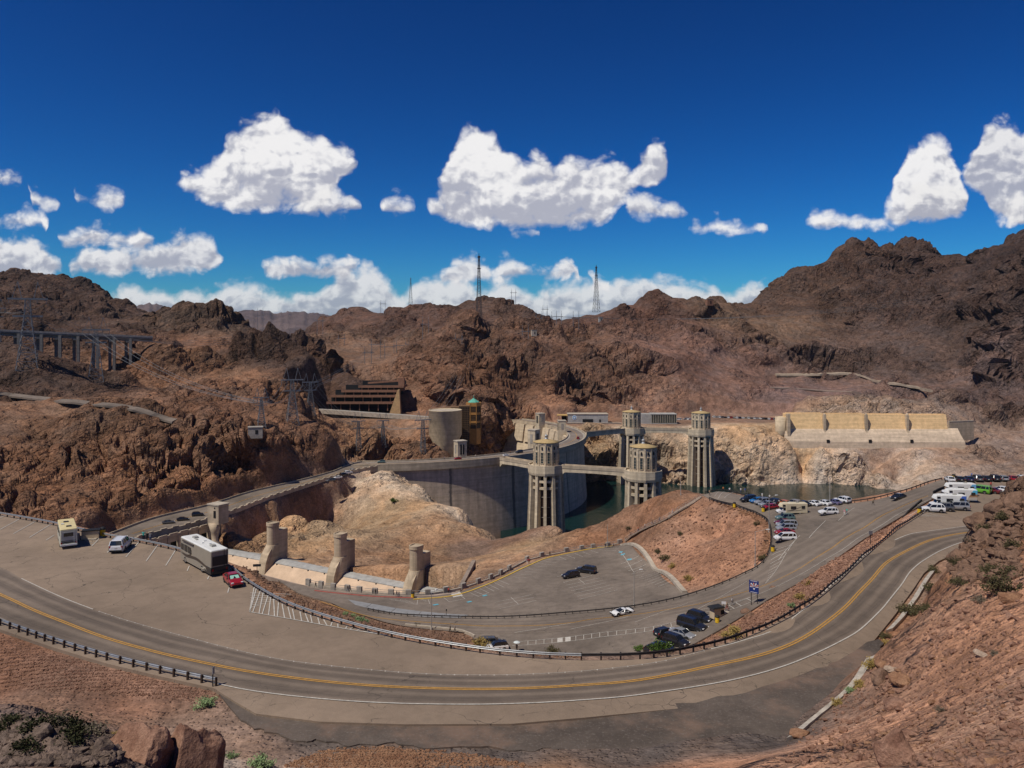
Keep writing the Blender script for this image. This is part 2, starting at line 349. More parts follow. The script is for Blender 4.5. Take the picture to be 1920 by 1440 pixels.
L_MID = lineL([(600, 1128), (700, 1157), (860, 1171), (950, 1174), (1060, 1169), (1120, 1160), (1240, 1145), (1300, 1135), (1380, 1115), (1440, 1095), (1500, 1066), (1560, 1028), (1620, 990), (1680, 955), (1740, 930)])
L_LOT = line3([(900, 1110, 5), (1000, 1090, 5.8), (1100, 1070, 6.5), (1100, 1110, 7), (1000, 1140, 6.8), (1500, 1000, 26), (1550, 960, 28)])
D_FAR = line3([(130, 1032, 1.5), (215, 999, 1.5), (290, 972, 1.5), (390, 948, 1.2), (470, 923, 1), (560, 902, .8), (620, 886, .4), (655, 872, .2), (685, 865, 0)])
D_NEAR = line3([(706, 876, 0), (662, 884, .2), (600, 902, .8), (500, 935, 1), (425, 963, 1.2), (350, 986, 1.5), (280, 1003, 1.5), (170, 1040, 1.5)])
def xy(l): return [(p[0], p[1]) for p in l]
POLY_U = xy(U_OUT) + xy(U_TOP)[::-1] + xy(U_IN)[::-1]
POLY_L = xy(L_FAR) + xy(L_NEAR)
POLY_D = xy(D_FAR) + xy(D_NEAR)
def rbf_of(*ls):
    P = [p for l in ls for p in l]; return RBF([(p[0], p[1]) for p in P], [p[2] for p in P], eps=2.0, lam=.5)
ZU = rbf_of(U_OUT, U_IN, U_TOP); ZL = rbf_of(L_FAR, L_NEAR, L_MID, L_LOT); ZD = rbf_of(D_FAR, D_NEAR)
# spillway on the near (Arizona) side: weir line through the piers
SP_A = Vector((-119.5, 323, 0)); SP_B = Vector((-26, 269.5, 0)); SP_U = (SP_B - SP_A).normalized(); SP_N = Vector((-SP_U.y, SP_U.x, 0))   # SP_N points to the lake
if SP_N.y < 0: SP_N = -SP_N
SP_END = SP_B + SP_U * 15
POLY_T = [(p.x, p.y) for p in (SP_A - SP_U * 8 + SP_N * 1, SP_END + SP_N * 1, W(856, 1110, 4.5), W(790, 1117, 4.5), W(700, 1114, 4.5), W(600, 1104, 4.5), W(500, 1080, 4.5), SP_A - SP_U * 8 - SP_N * 26)]
# the dam: centre line circle
DC = Vector((-101, 639, 0)); DR = 159.0
def dam_pt(a, r, z=0.0): return Vector((DC.x + r * math.cos(R(a)), DC.y + r * math.sin(R(a)), z))
TOWERS = [(20.6, 483), (75.8, 462), (101.5, 679), (158, 669)]

# ---------------------------------------------------------------- terrain
CT = []          # (px, py, d)
def c_(*a): CT.extend(a)
def hz(px, z, d): CT.append((px, PH + (CAMZ - z) * FOC / d, d))
def zz(px, py, z): CT.append((px, py, (CAMZ - z) * FOC / (py - PH)))
for P in (U_OUT, U_IN, U_TOP, L_FAR, L_NEAR, L_MID, L_LOT, D_FAR, D_NEAR):
    for p in P: CT.append((960 + p.x / p.y * FOC, PH + (CAMZ - p.z) / p.y * FOC, p.y))
for x, d in [(-150, 52), (0, 55), (200, 57), (400, 62), (600, 63), (800, 63), (1000, 63), (1200, 62), (1400, 56), (1500, 50), (1700, 40), (1920, 34), (2070, 30)]: c_((x, 1440, d))
for x in range(-150, 2100, 250): c_((x, 1750, 27 + (x < 1400) * 6), (x, 2300, 18))
for a in [(0, 1310, 41.5), (200, 1322, 42), (350, 1345, 42.3), (450, 1345, 42.6), (-150, 1300, 41), (600, 1400, 42.7), (900, 1400, 42.7), (1200, 1390, 42.7), (1400, 1368, 42.8), (300, 1360, 42.4), (430, 1400, 42.8), (500, 1380, 42.8),
          (1470, 1385, 42.8), (1560, 1300, 42.8), (1640, 1222, 42.3), (1690, 1160, 41.6), (1738, 1088, 39.9), (1790, 1044, 38)]: zz(*a)
c_((50, 1400, 54), (150, 1400, 57), (0, 1375, 57), (60, 1355, 60), (170, 1385, 60), (-150, 1370, 55))
c_((1600, 1380, 62), (1700, 1300, 67), (1700, 1200, 82), (1800, 1300, 57), (1900, 1300, 49), (1920, 1200, 61), (1800, 1200, 71), (1760, 1130, 94), (1850, 1100, 83), (1920, 1100, 76), (1800, 1048, 122), (1850, 1000, 118), (1920, 980, 106),
   (1825, 1000, 132), (1850, 970, 126), (1880, 945, 125), (1920, 915, 122), (2060, 870, 120), (1600, 1420, 53), (1750, 1400, 47), (1900, 1400, 41), (2060, 1200, 55), (2060, 1000, 95))
# slope between the lots, knoll over the lake, rock between spillway and dam
c_((1100, 1015, 305), (1180, 962, 292), (1240, 942, 287), (1290, 930, 280), (960, 1012, 332), (1060, 1001, 332), (1000, 1030, 305), (1300, 1030, 236), (1360, 1000, 243), (1200, 990, 272))
c_((720, 892, 462), (700, 890, 470), (800, 922, 432), (870, 962, 402), (930, 1012, 372), (600, 1000, 352), (700, 1000, 362), (800, 1020, 347), (850, 1060, 312), (700, 1050, 318), (900, 1040, 322), (672, 930, 430), (690, 905, 452), (520, 1010, 346), (760, 960, 398), (590, 985, 362))
for px, z, d in [(440, -18, 340), (470, -20, 351), (500, -22, 366), (540, -23, 384), (580, -23, 402), (615, -22, 420), (645, -18, 445), (668, -12, 462)]: hz(px, z, d)
for px, z, d in [(1000, -20, 352), (1060, -22, 352), (1000, -62, 366), (1060, -62, 366), (950, -58, 392), (900, -50, 418), (860, -40, 440), (1100, -40, 325), (1120, -62, 340), (1180, -62, 325), (1240, -62, 322), (1290, -62, 316), (1400, -62, 310), (1500, -10, 285), (1500, -60, 318), (1600, 0, 290), (1600, -58, 330), (1700, 0, 300), (1700, -56, 340), (1850, -5, 320), (1850, -56, 380), (2050, -5, 320), (2050, -56, 380),
                 (940, -62, 420), (1000, -62, 460), (1080, -62, 450), (1160, -62, 480), (1250, -62, 500), (1350, -62, 500), (1450, -62, 500), (1550, -60, 500), (1650, -58, 480), (1150, -62, 600), (1250, -62, 630), (1350, -62, 625), (1450, -60, 620), (1550, -58, 620), (1640, -54, 620), (1720, -50, 560), (1850, -52, 500), (1980, -52, 500),
                 (1180, -60, 655), (1300, -60, 648), (1400, -60, 640), (1120, -60, 640), (1085, -60, 600), (1040, -62, 520)]: hz(px, z, d)
# far shore: cliff foot, cliff top, terrace
for px, d in [(1095, 668), (1140, 675), (1200, 680), (1250, 680), (1300, 674), (1350, 664), (1400, 656), (1450, 656), (1500, 658), (1560, 662), (1620, 668), (1680, 660)]: hz(px, -48, d + 18 - 8 * (px < 1300))
for px, z, d in [(1095, -8, 692), (1140, -7, 699), (1200, -6, 706), (1250, -6, 706), (1300, -7, 702), (1350, -10, 696), (1400, -13, 690), (1450, -22, 684), (1350, -5, 720), (1400, -6, 722), (1450, -10, 716), (1500, -40, 690), (1500, -30, 706), (1560, -38, 700), (1620, -38, 704)]: hz(px, z, d)
for px in (1080, 1150, 1220, 1290, 1360, 1430, 1470): hz(px, -1.5, 735); hz(px, -1, 800); hz(px, -2, 715)
c_((1480, 834, 690), (1540, 838, 690), (1600, 848, 690), (1690, 852, 690), (1760, 842, 692), (1800, 840, 705), (1860, 828, 720), (1920, 830, 720), (2060, 810, 740), (1920, 872, 665), (1820, 880, 660), (1740, 890, 655), (1660, 885, 680))
for px in (1480, 1560, 1640, 1720, 1790): hz(px, -14, 722); hz(px, 6, 760); hz(px, 11, 800)
hz(1860, 2, 780); hz(1960, 4, 790)
c_((1500, 760, 815), (1600, 768, 815), (1700, 772, 815), (1800, 775, 812), (1880, 790, 790), (1850, 800, 770))
# left: rock mass over the road, canyon behind it
c_((0, 950, 300), (-150, 940, 290), (100, 902, 332), (100, 950, 305), (200, 962, 308), (200, 900, 342), (300, 932, 338), (300, 862, 372), (400, 885, 376), (400, 830, 412), (500, 860, 412), (520, 822, 430), (545, 870, 428), (560, 885, 432), (562, 832, 452), (600, 850, 455), (600, 802, 472), (640, 832, 474), (648, 858, 472),
   (0, 840, 362), (0, 762, 430), (100, 782, 430), (200, 772, 440), (300, 792, 440), (380, 782, 462), (450, 802, 460), (550, 777, 490), (-150, 760, 430), (460, 770, 480), (300, 772, 470), (100, 830, 380), (200, 830, 385))
for px, z, d in [(-150, 0, 240), (0, 2, 240), (100, 0, 240), (200, -2, 250), (200, 0, 278), (100, 4, 275)]: hz(px, z, d)
for px, z, d in [(620, -40, 520), (660, -70, 520), (700, -110, 545), (780, -130, 560), (850, -140, 585), (920, -130, 610), (980, -110, 640), (600, -10, 520), (560, 10, 530), (760, -60, 520), (820, -80, 545)]: hz(px, z, d)
c_((700, 862, 612), (760, 862, 612), (820, 868, 600), (880, 864, 660), (930, 862, 725), (660, 858, 600), (690, 830, 628), (700, 806, 645), (760, 820, 640), (740, 840, 628), (800, 800, 650), (860, 850, 650), (900, 840, 690), (925, 800, 740), (905, 800, 715), (936, 845, 742), (600, 800, 600), (640, 800, 640))
for px in (580, 640, 700, 760, 800): hz(px, 9, 672); hz(px, 17, 690)
for px, d in ((850, 722), (900, 752), (940, 782), (965, 792), (1000, 782), (1040, 752)): hz(px, 0, d)
for px, d in ((950, 680), (1000, 690), (960, 640)): hz(px, -110, d)
c_((600, 770, 720), (700, 765, 735), (780, 770, 740), (640, 740, 780), (740, 740, 780), (620, 720, 760), (560, 760, 560), (560, 740, 620), (500, 720, 680))
c_((60, 662, 560), (150, 692, 572), (240, 708, 598), (100, 712, 545), (0, 722, 522), (0, 648, 560), (-150, 640, 560), (-150, 720, 500), (280, 740, 600), (340, 720, 640), (230, 738, 560), (400, 720, 660), (440, 700, 690))
for px in (0, 80, 160, 220): hz(px, 38, 640); hz(px, 42, 700)
for px, z, d in [(262, 25, 640), (262, 25, 690), (300, 60, 700)]: hz(px, z, d)
c_((0, 622, 900), (100, 610, 950), (85, 498, 1500), (40, 506, 1470), (0, 522, 1400), (-150, 530, 1400), (130, 513, 1480), (180, 546, 1420), (225, 566, 1320), (275, 584, 1200), (200, 632, 850), (100, 560, 1200), (170, 590, 1100), (20, 570, 1150), (275, 622, 900), (-80, 580, 1100))
c_((293, 598, 960), (303, 576, 960), (335, 570, 965), (370, 569, 970), (410, 574, 970), (430, 590, 965), (440, 612, 950), (300, 650, 860), (370, 662, 850), (446, 655, 850), (340, 620, 900), (400, 620, 900))
c_((470, 662, 755), (500, 655, 760), (545, 648, 765), (590, 660, 770), (620, 680, 765), (650, 698, 760), (470, 695, 700), (560, 700, 705), (640, 710, 720), (520, 665, 735), (600, 680, 735), (440, 690, 740))
c_((640, 625, 1000), (700, 645, 950), (720, 672, 880), (800, 662, 900), (560, 640, 1050), (520, 645, 900), (660, 680, 850), (660, 600, 1150), (780, 600, 1150), (820, 620, 1050))
c_((750, 720, 772), (780, 690, 800), (820, 660, 830), (850, 632, 850), (870, 598, 880), (890, 604, 890), (905, 640, 872), (850, 700, 790), (900, 740, 748), (940, 700, 800), (950, 652, 862), (1000, 655, 862), (990, 625, 980), (820, 740, 745), (840, 770, 715), (950, 770, 745), (1000, 760, 762))
c_((1050, 700, 822), (1050, 762, 765), (1150, 752, 785), (1150, 645, 900), (1100, 605, 1080), (1250, 702, 855), (1250, 765, 805), (1350, 765, 815), (1300, 622, 1000), (1400, 722, 885), (1400, 652, 1000), (1450, 706, 950), (1600, 708, 950), (1690, 734, 885), (1780, 742, 865), (1880, 748, 850), (1500, 730, 880), (1600, 735, 870), (1200, 600, 1100), (1450, 760, 830), (2060, 740, 850),
   (1500, 602, 1150), (1600, 562, 1250), (1600, 642, 1080), (1700, 602, 1100), (1700, 682, 980), (1800, 562, 1100), (1800, 652, 980), (1850, 702, 900), (1900, 642, 900), (1920, 562, 950), (1700, 520, 1300), (1500, 540, 1330), (1560, 510, 1400), (1450, 580, 1250), (2060, 560, 900), (2060, 650, 850))
SKYL = [(455, 636, 1250), (500, 632, 1250), (560, 624, 1250), (586, 610, 1250), (600, 585, 1260), (628, 588, 1260), (648, 577, 1270), (668, 567, 1270), (695, 571, 1270), (704, 582, 1270), (730, 581, 1280), (740, 567, 1280), (765, 567, 1280), (800, 572, 1290), (850, 571, 1300), (880, 564, 1300), (920, 557, 1300), (945, 553, 1300), (975, 569, 1290), (1000, 590, 1280), (1038, 606, 1250),
        (1062, 602, 1150), (1076, 588, 1150), (1100, 582, 1150), (1130, 581, 1150), (1160, 575, 1160), (1200, 560, 1170), (1245, 547, 1180), (1290, 558, 1180), (1340, 565, 1180), (1380, 572, 1200), (1410, 556, 1350), (1450, 535, 1420), (1478, 512, 1450), (1490, 500, 1460), (1530, 490, 1480), (1560, 466, 1490), (1592, 451, 1500), (1640, 461, 1480), (1680, 463, 1450), (1715, 459, 1430), (1740, 474, 1400), (1790, 482, 1320), (1850, 480, 1250), (1872, 463, 1220), (1900, 440, 1200), (1925, 432, 1190), (2060, 395, 1150)]
c_(*SKYL)
for x, y, d in SKYL[::3] + [(85, 498, 1500), (0, 522, 1400), (225, 566, 1320), (-150, 530, 1400)]: c_((x, y + 75, d * 1.22), (x, y + 110, d * 1.6))
c_((370, 600, 1100), (430, 615, 1100), (310, 605, 1100))
for p in U_IN:
    q = 960 + p.x / p.y * FOC
    if 880 < q < 1340: hz(q, p.z - 9, p.y + 11); hz(q, p.z - 24, p.y + 34)
CTA = np.array(CT, float); CTA[:, 1] += 10 * sstep(CTA[:, 2], 800, 980) + 16 * ((CTA[:, 0] > 436) & (CTA[:, 0] < 600) & (CTA[:, 2] > 1000)) + 7 * ((CTA[:, 0] > 285) & (CTA[:, 0] < 450) & (CTA[:, 2] > 880) & (CTA[:, 2] < 1120))   # room for the relief added below
SURF = RBF(np.c_[(CTA[:, 0] - 960) / FOC, np.log(CTA[:, 2])], (PH - CTA[:, 1]) / FOC, eps=0.004, lam=1e-4)
# region table: px, d, roughness, colour
RED = (.285, .165, .108); GRV = (.20, .115, .078); DGR = (.085, .068, .058); TAN = (.40, .275, .165); PALE = (.46, .36, .26); BRN = (.19, .108, .070); DRK = (.088, .058, .045); RST = (.215, .120, .073); GRY = (.15, .105, .085); DUST = (.215, .140, .100); ORB = (.24, .14, .082)
REG = [(0, 60, .5, GRY), (150, 56, .5, GRY), (300, 62, .10, DUST), (50, 72, .06, DUST), (0, 85, .12, GRV), (250, 78, .12, GRV), (350, 68, .05, DUST), (400, 64, .04, (.27, .22, .18)), (1330, 900, .12, (.20, .125, .10)), (1500, 870, .1, (.17, .115, .10)), (450, 66, .05, DUST), (600, 70, .02, DGR), (900, 66, .02, DGR), (1200, 66, .02, DGR), (1400, 68, .02, DGR), (700, 60, .06, ORB), (1000, 58, .06, ORB), (1300, 58, .06, RED), (0, 40, .3, GRY), (1000, 45, .1, RED),
       (1500, 52, .5, RED), (1600, 60, .16, RED), (1750, 60, .16, RED), (1900, 45, .18, RED), (1900, 70, .25, RED), (1750, 90, .4, RST), (1850, 105, .75, RST), (1900, 120, .8, (.19, .115, .076)), (1690, 130, .15, DUST), (2000, 100, .6, RST),
       (600, 150, .12, BRN), (800, 120, .1, BRN), (500, 170, .15, BRN), (1500, 140, .2, RED), (1650, 170, .2, RED), (1300, 120, .15, RED), (1300, 230, .22, RED), (1200, 270, .22, RST), (1380, 235, .2, RED), (1180, 295, .3, RST), (1000, 310, .12, TAN), (960, 330, .2, DUST),
       (600, 350, .42, TAN), (750, 400, .40, TAN), (850, 370, .42, (.28, .185, .115)), (720, 460, .35, PALE), (800, 430, .35, PALE), (900, 330, .2, DUST), (700, 320, .4, (.25, .155, .095)), (780, 330, .4, (.26, .165, .10)), (900, 400, .22, PALE),
       (1100, 675, .8, TAN), (1200, 685, .9, PALE), (1300, 680, .9, PALE), (1400, 672, .9, PALE), (1500, 664, .6, (.52, .43, .34)), (1560, 668, .55, (.52, .43, .34)), (1640, 670, .6, (.44, .36, .28)), (1690, 662, .5, (.40, .32, .25)), (1420, 658, .65, (.52, .43, .34)), (1400, 705, .5, TAN), (1500, 700, .5, TAN), (1650, 680, .4, (.25, .17, .125)), (1800, 690, .5, (.26, .185, .14)), (1900, 700, .5, (.24, .175, .14)), (500, 1250, .15, DRK), (540, 1150, .15, (.13, .085, .062)), (1250, 740, .1, DUST), (1400, 760, .1, DUST), (1100, 745, .1, DUST),
       (0, 320, .9, RST), (200, 330, 1., RST), (400, 380, 1., RST), (520, 425, .9, BRN), (600, 460, .9, BRN), (0, 400, .5, (.19, .115, .075)), (200, 430, .5, (.19, .115, .075)), (400, 460, .6, BRN), (550, 520, .6, BRN),
       (700, 630, .7, (.25, .145, .088)), (850, 640, .7, (.22, .13, .085)), (920, 650, .8, BRN), (760, 650, .2, (.23, .14, .09)),
       (0, 540, .8, DRK), (150, 575, .8, DRK), (300, 640, .4, (.21, .12, .075)), (420, 690, .5, (.2, .115, .072)), (520, 740, .75, DRK), (620, 740, .8, (.12, .075, .055)), (350, 850, .5, BRN), (370, 950, .55, (.11, .075, .055)), (85, 1200, .7, DRK), (85, 1500, .8, DRK), (0, 1000, .7, DRK), (200, 900, .6, DRK),
       (700, 900, .3, (.18, .115, .08)), (600, 1200, .5, (.115, .07, .054)), (800, 1200, .5, (.115, .07, .054)), (950, 1280, .6, (.10, .065, .05)), (870, 860, .9, (.15, .09, .063)), (850, 770, 1., BRN), (950, 780, .9, BRN), (1000, 850, .7, (.155, .092, .065)),
       (1100, 830, .9, (.15, .09, .063)), (1150, 780, .7, (.25, .15, .10)), (1250, 800, .6, (.23, .14, .10)), (1050, 770, .7, (.25, .145, .095)), (1300, 900, .5, (.15, .088, .068)), (1200, 1100, .6, (.12, .07, .053)), (1400, 900, .4, (.16, .10, .08)), (1400, 1150, .5, (.15, .10, .07)), (1500, 880, .3, (.155, .10, .085)), (1700, 860, .4, (.16, .108, .09)),
       (1600, 1000, .65, (.115, .08, .066)), (1750, 1000, .75, (.11, .078, .066)), (1800, 1100, 1., (.09, .062, .052)), (1700, 1300, 1., (.085, .057, .047)), (1600, 1450, .9, (.095, .062, .048)), (1900, 1000, 1., (.088, .06, .05)), (1900, 1180, 1., (.075, .052, .045)), (1850, 850, .6, (.13, .09, .078)), (1500, 1300, .8, (.11, .072, .054))]
RA = np.array([(p, math.log(d), r, *c) for p, d, r, c in REG])
TROUGH_FLOOR = -30.0
def pxd(l): return [((p - 960) / FOC * d, d) for p, d in l]
POLY_G1 = pxd([(556, 672), (812, 664), (812, 700), (770, 745), (600, 745), (556, 700)]); POLY_G2 = pxd([(1050, 712), (1200, 716), (1300, 716), (1475, 726), (1475, 822), (1330, 822), (1200, 790), (1040, 760)])
POLY_G3 = pxd([(1468, 702), (1472, 698), (1560, 698), (1790, 698), (1798, 704), (1796, 716), (1470, 716)])
def surf_up(px, d):
    """SURF on every third row and column, filled in between"""
    def idx(n): return np.unique(np.r_[np.arange(0, n, 3), n - 1])
    r = idx(px.shape[0]); c = idx(px.shape[1]); s = SURF((np.clip(px[np.ix_(r, c)], -160, 2080) - 960) / FOC, np.log(d[np.ix_(r, c)]))
    a = np.stack([np.interp(np.arange(px.shape[1]), c, row) for row in s]); i = np.interp(np.arange(px.shape[0]), r, np.arange(len(r))); k = np.minimum(i.astype(int), len(r) - 2); t = (i - k)[:, None]
    return a[k] * (1 - t) + a[k + 1] * t
def ground(px, d):
    """smooth height and the pavement mask for arrays of px, distance"""
    x = (px - 960) / FOC * d; keep = np.ones(x.shape); z = CAMZ + d * surf_up(px, d)
    for poly, zf, w0, w1, drop in ((POLY_U, ZU, .6, 7, .35), (POLY_L, ZL, .6, 7, .35), (POLY_D, ZD, .8, 7, .5), (POLY_T, None, .3, 1.2, 0), (POLY_G1, lambda x, y: 8.5 + 0 * x, 1, 12, 0), (POLY_G2, lambda x, y: -1.6 + 0 * x, 1, 10, 0), (POLY_G3, lambda x, y: -19 + 0 * x, .5, 5, 0)):
        a = np.array(poly); bb = (x > a[:, 0].min() - 30) & (x < a[:, 0].max() + 30) & (d > a[:, 1].min() - 30) & (d < a[:, 1].max() + 30)
        if not bb.any(): continue
        sd = poly_sd(x[bb], d[bb], poly); t = 1 - sstep(sd, w0, w1)
        zp = zf(x[bb], d[bb]) - drop if zf else np.full(sd.shape, TROUGH_FLOOR)
        zb = z[bb]; zb = zb * (1 - t) + zp * t; z[bb] = zb; kb = keep[bb]; keep[bb] = np.minimum(kb, sstep(sd, w0 + (.2 if zf else .6), w1 * 2.2)) if zf else np.minimum(kb, sstep(sd, 0.5, 5))
    # cut for the dam body so that no rock stands inside it
    r = np.hypot(x - DC.x, d - DC.y); ang = np.degrees(np.arctan2(d - DC.y, x - DC.x)); m = (ang > -84) & (ang < 49)
    t = sstep(r, 132, 142) * (1 - sstep(r, 166, 172)) * m; z = z * (1 - t) + np.minimum(z, -70) * t
    return x, z, keep

def terrain_grid():
    px = np.r_[np.arange(-900, -172, 14.0), np.arange(-170, 2092, 2.0), np.arange(2104, 2900, 14.0)]; ds = [18.0]
    def step(d):
        for lim, s in ((50, .016), (120, .0085), (255, .0075), (600, .0046), (770, .0021), (1600, .0036), (9999, .012)):
            if d < lim: return s
    while ds[-1] < 2400: ds.append(ds[-1] * (1 + step(ds[-1])))
    d = np.array(ds); PX, D = np.meshgrid(px, d); x, z, keep = ground(PX, D)
    # regional
    A = ((PX.ravel() - 960) / FOC).astype(np.float32); B = np.log(D.ravel()).astype(np.float32); reg = np.empty((A.size, 4), np.float32)
    for i in range(0, A.size, 60000):
        w = 1 / ((A[i:i + 60000, None] - (RA[None, :, 0] - 960) / FOC) ** 2 + (B[i:i + 60000, None] - RA[None, :, 1]) ** 2 + 2e-4) ** 2.2
        reg[i:i + 60000] = (w @ RA[:, 2:]) / w.sum(1)[:, None]
    cl = perlin(x / 95, D / 95, z / 60, 3) + .5 * perlin(x / 38, D / 38, z / 30, 4); far_ = sstep(D, 150, 300)
    rough = reg[:, 0].reshape(PX.shape) * keep * (1 - far_ + far_ * (.52 + .75 * sstep(cl, -.18, .22))); col = reg[:, 1:]
    # rock relief along the surface normal
    # ledges: dipping beds stand out as steps
    far_ = sstep(D, 220, 320); bed = z + .22 * x + 9 * perlin(x / 70, D / 70, z / 50, 21) + 4 * perlin(x / 23, D / 23, z / 20, 22); am = sstep(perlin(x / 160, D / 160, z * 0, 23), -.25, .15)
    for stp, a_ in ((31.0, .55), (11.5, .6)):
        q = bed / stp; fr = q - np.floor(q); z = z + (sstep(fr, .28, .72) - fr) * stp * a_ * far_ * am * sstep(rough, .18, .55) * keep
    P = np.stack([x, D, z], -1)
    def normals(P):
        gu = np.gradient(P, axis=1); gv = np.gradient(P, axis=0); n = np.cross(gu, gv); n /= np.linalg.norm(n, axis=-1, keepdims=True) + 1e-9
        n[n[..., 2] < 0] *= -1; return n
    n = normals(P); n[..., 2] = np.maximum(n[..., 2], .15)
    disp = np.zeros(PX.shape, np.float32); crag = np.zeros(PX.shape, np.float32)
    X, Y, Z = (P[..., k] for k in range(3))
    wx = perlin(X / 37, Y / 37, Z / 37, 5) * 12; wy = perlin(X / 37, Y / 37, Z / 37, 6) * 12
    sp = D * .0031; vis = rough > .004
    def masked(fn, m):
        o = np.zeros(PX.shape, np.float32)
        if m.any(): o[m] = fn(m)
        return o
    for k, lam in enumerate((110, 52, 25, 12, 6, 3, 1.5, .8)):
        wgt = sstep(lam / sp, 1.2, 3.2) * (1 - sstep(lam / (D * .14), .5, 1.5) * .85); m = (wgt > .01) & vis
        if lam >= 6: q = masked(lambda m: (1 - 2.2 * np.abs(perlin((X[m] + wx[m]) / lam, (Y[m] + wy[m]) / lam, (Z[m] * 1.3) / lam, 11 + k))) - .45, m)
        else: q = masked(lambda m: perlin(X[m] / lam, Y[m] / lam, Z[m] / lam, 11 + k), m)
        disp += (q * wgt * lam * (.21 if lam >= 6 else .12)).astype(np.float32)
    for k, lam in enumerate((34, 15, 7, 2.6)):
        wgt = sstep(lam / sp, 1.6, 3.6) * (1 - sstep(lam / (D * .10), .5, 1.5)); m = (wgt > .02) & (rough > .26)
        if not m.any(): continue
        xm, ym, zm = X[m], Y[m], Z[m]; f1, f2 = worley((xm + .55 * zm + wx[m] * .3) / lam, (ym + wy[m] * .3) / (lam * 1.3), (zm - .35 * xm) / (lam * .8), 31 + k)
        disp[m] += (((.62 - f1) * .13 + (f2 - f1 - .3) * .16 - (1 - sstep(f2 - f1, 0, .12)) * .10) * wgt[m] * lam * sstep(rough[m], .25, .8)).astype(np.float32)
        crag[m] += ((1 - sstep(f2 - f1, .02, .22)) * wgt[m] * .5).astype(np.float32)
    P = P + n * (disp * np.minimum(rough, 1.15) * (1.15 + .40 * sstep(D, 550, 800) - .45 * sstep(D, 950, 1200)))[..., None]
    return px, d, P, col, rough, crag
TPX, TD, TP, TCOL, TRO, TCR = terrain_grid()
def ground_at(px, d):
    """height of the built ground at column px, distance d"""
    i = np.clip(np.searchsorted(TD, d) - 1, 0, len(TD) - 2); j = int(np.clip(np.searchsorted(TPX, px) - 1, 0, len(TPX) - 2)); a = TP[i:i + 2, j:j + 2].reshape(-1, 3)
    t = (d - TD[i]) / (TD[i + 1] - TD[i]); return float(a[:2, 2].mean() * (1 - t) + a[2:, 2].mean() * t)
def on_ground(px, py, lo=20, hi=2300):
    """first ground point seen at (px, py)"""
    j = int(np.clip(np.searchsorted(TPX, px), 0, len(TPX) - 1)); c = TP[:, j]; rows = PH + (CAMZ - c[:, 2]) / c[:, 1] * FOC
    ok = np.nonzero((rows <= py) & (TD > lo) & (TD < hi))[0]; i = ok[0] if len(ok) else len(TD) - 1
    return Vector(c[i])

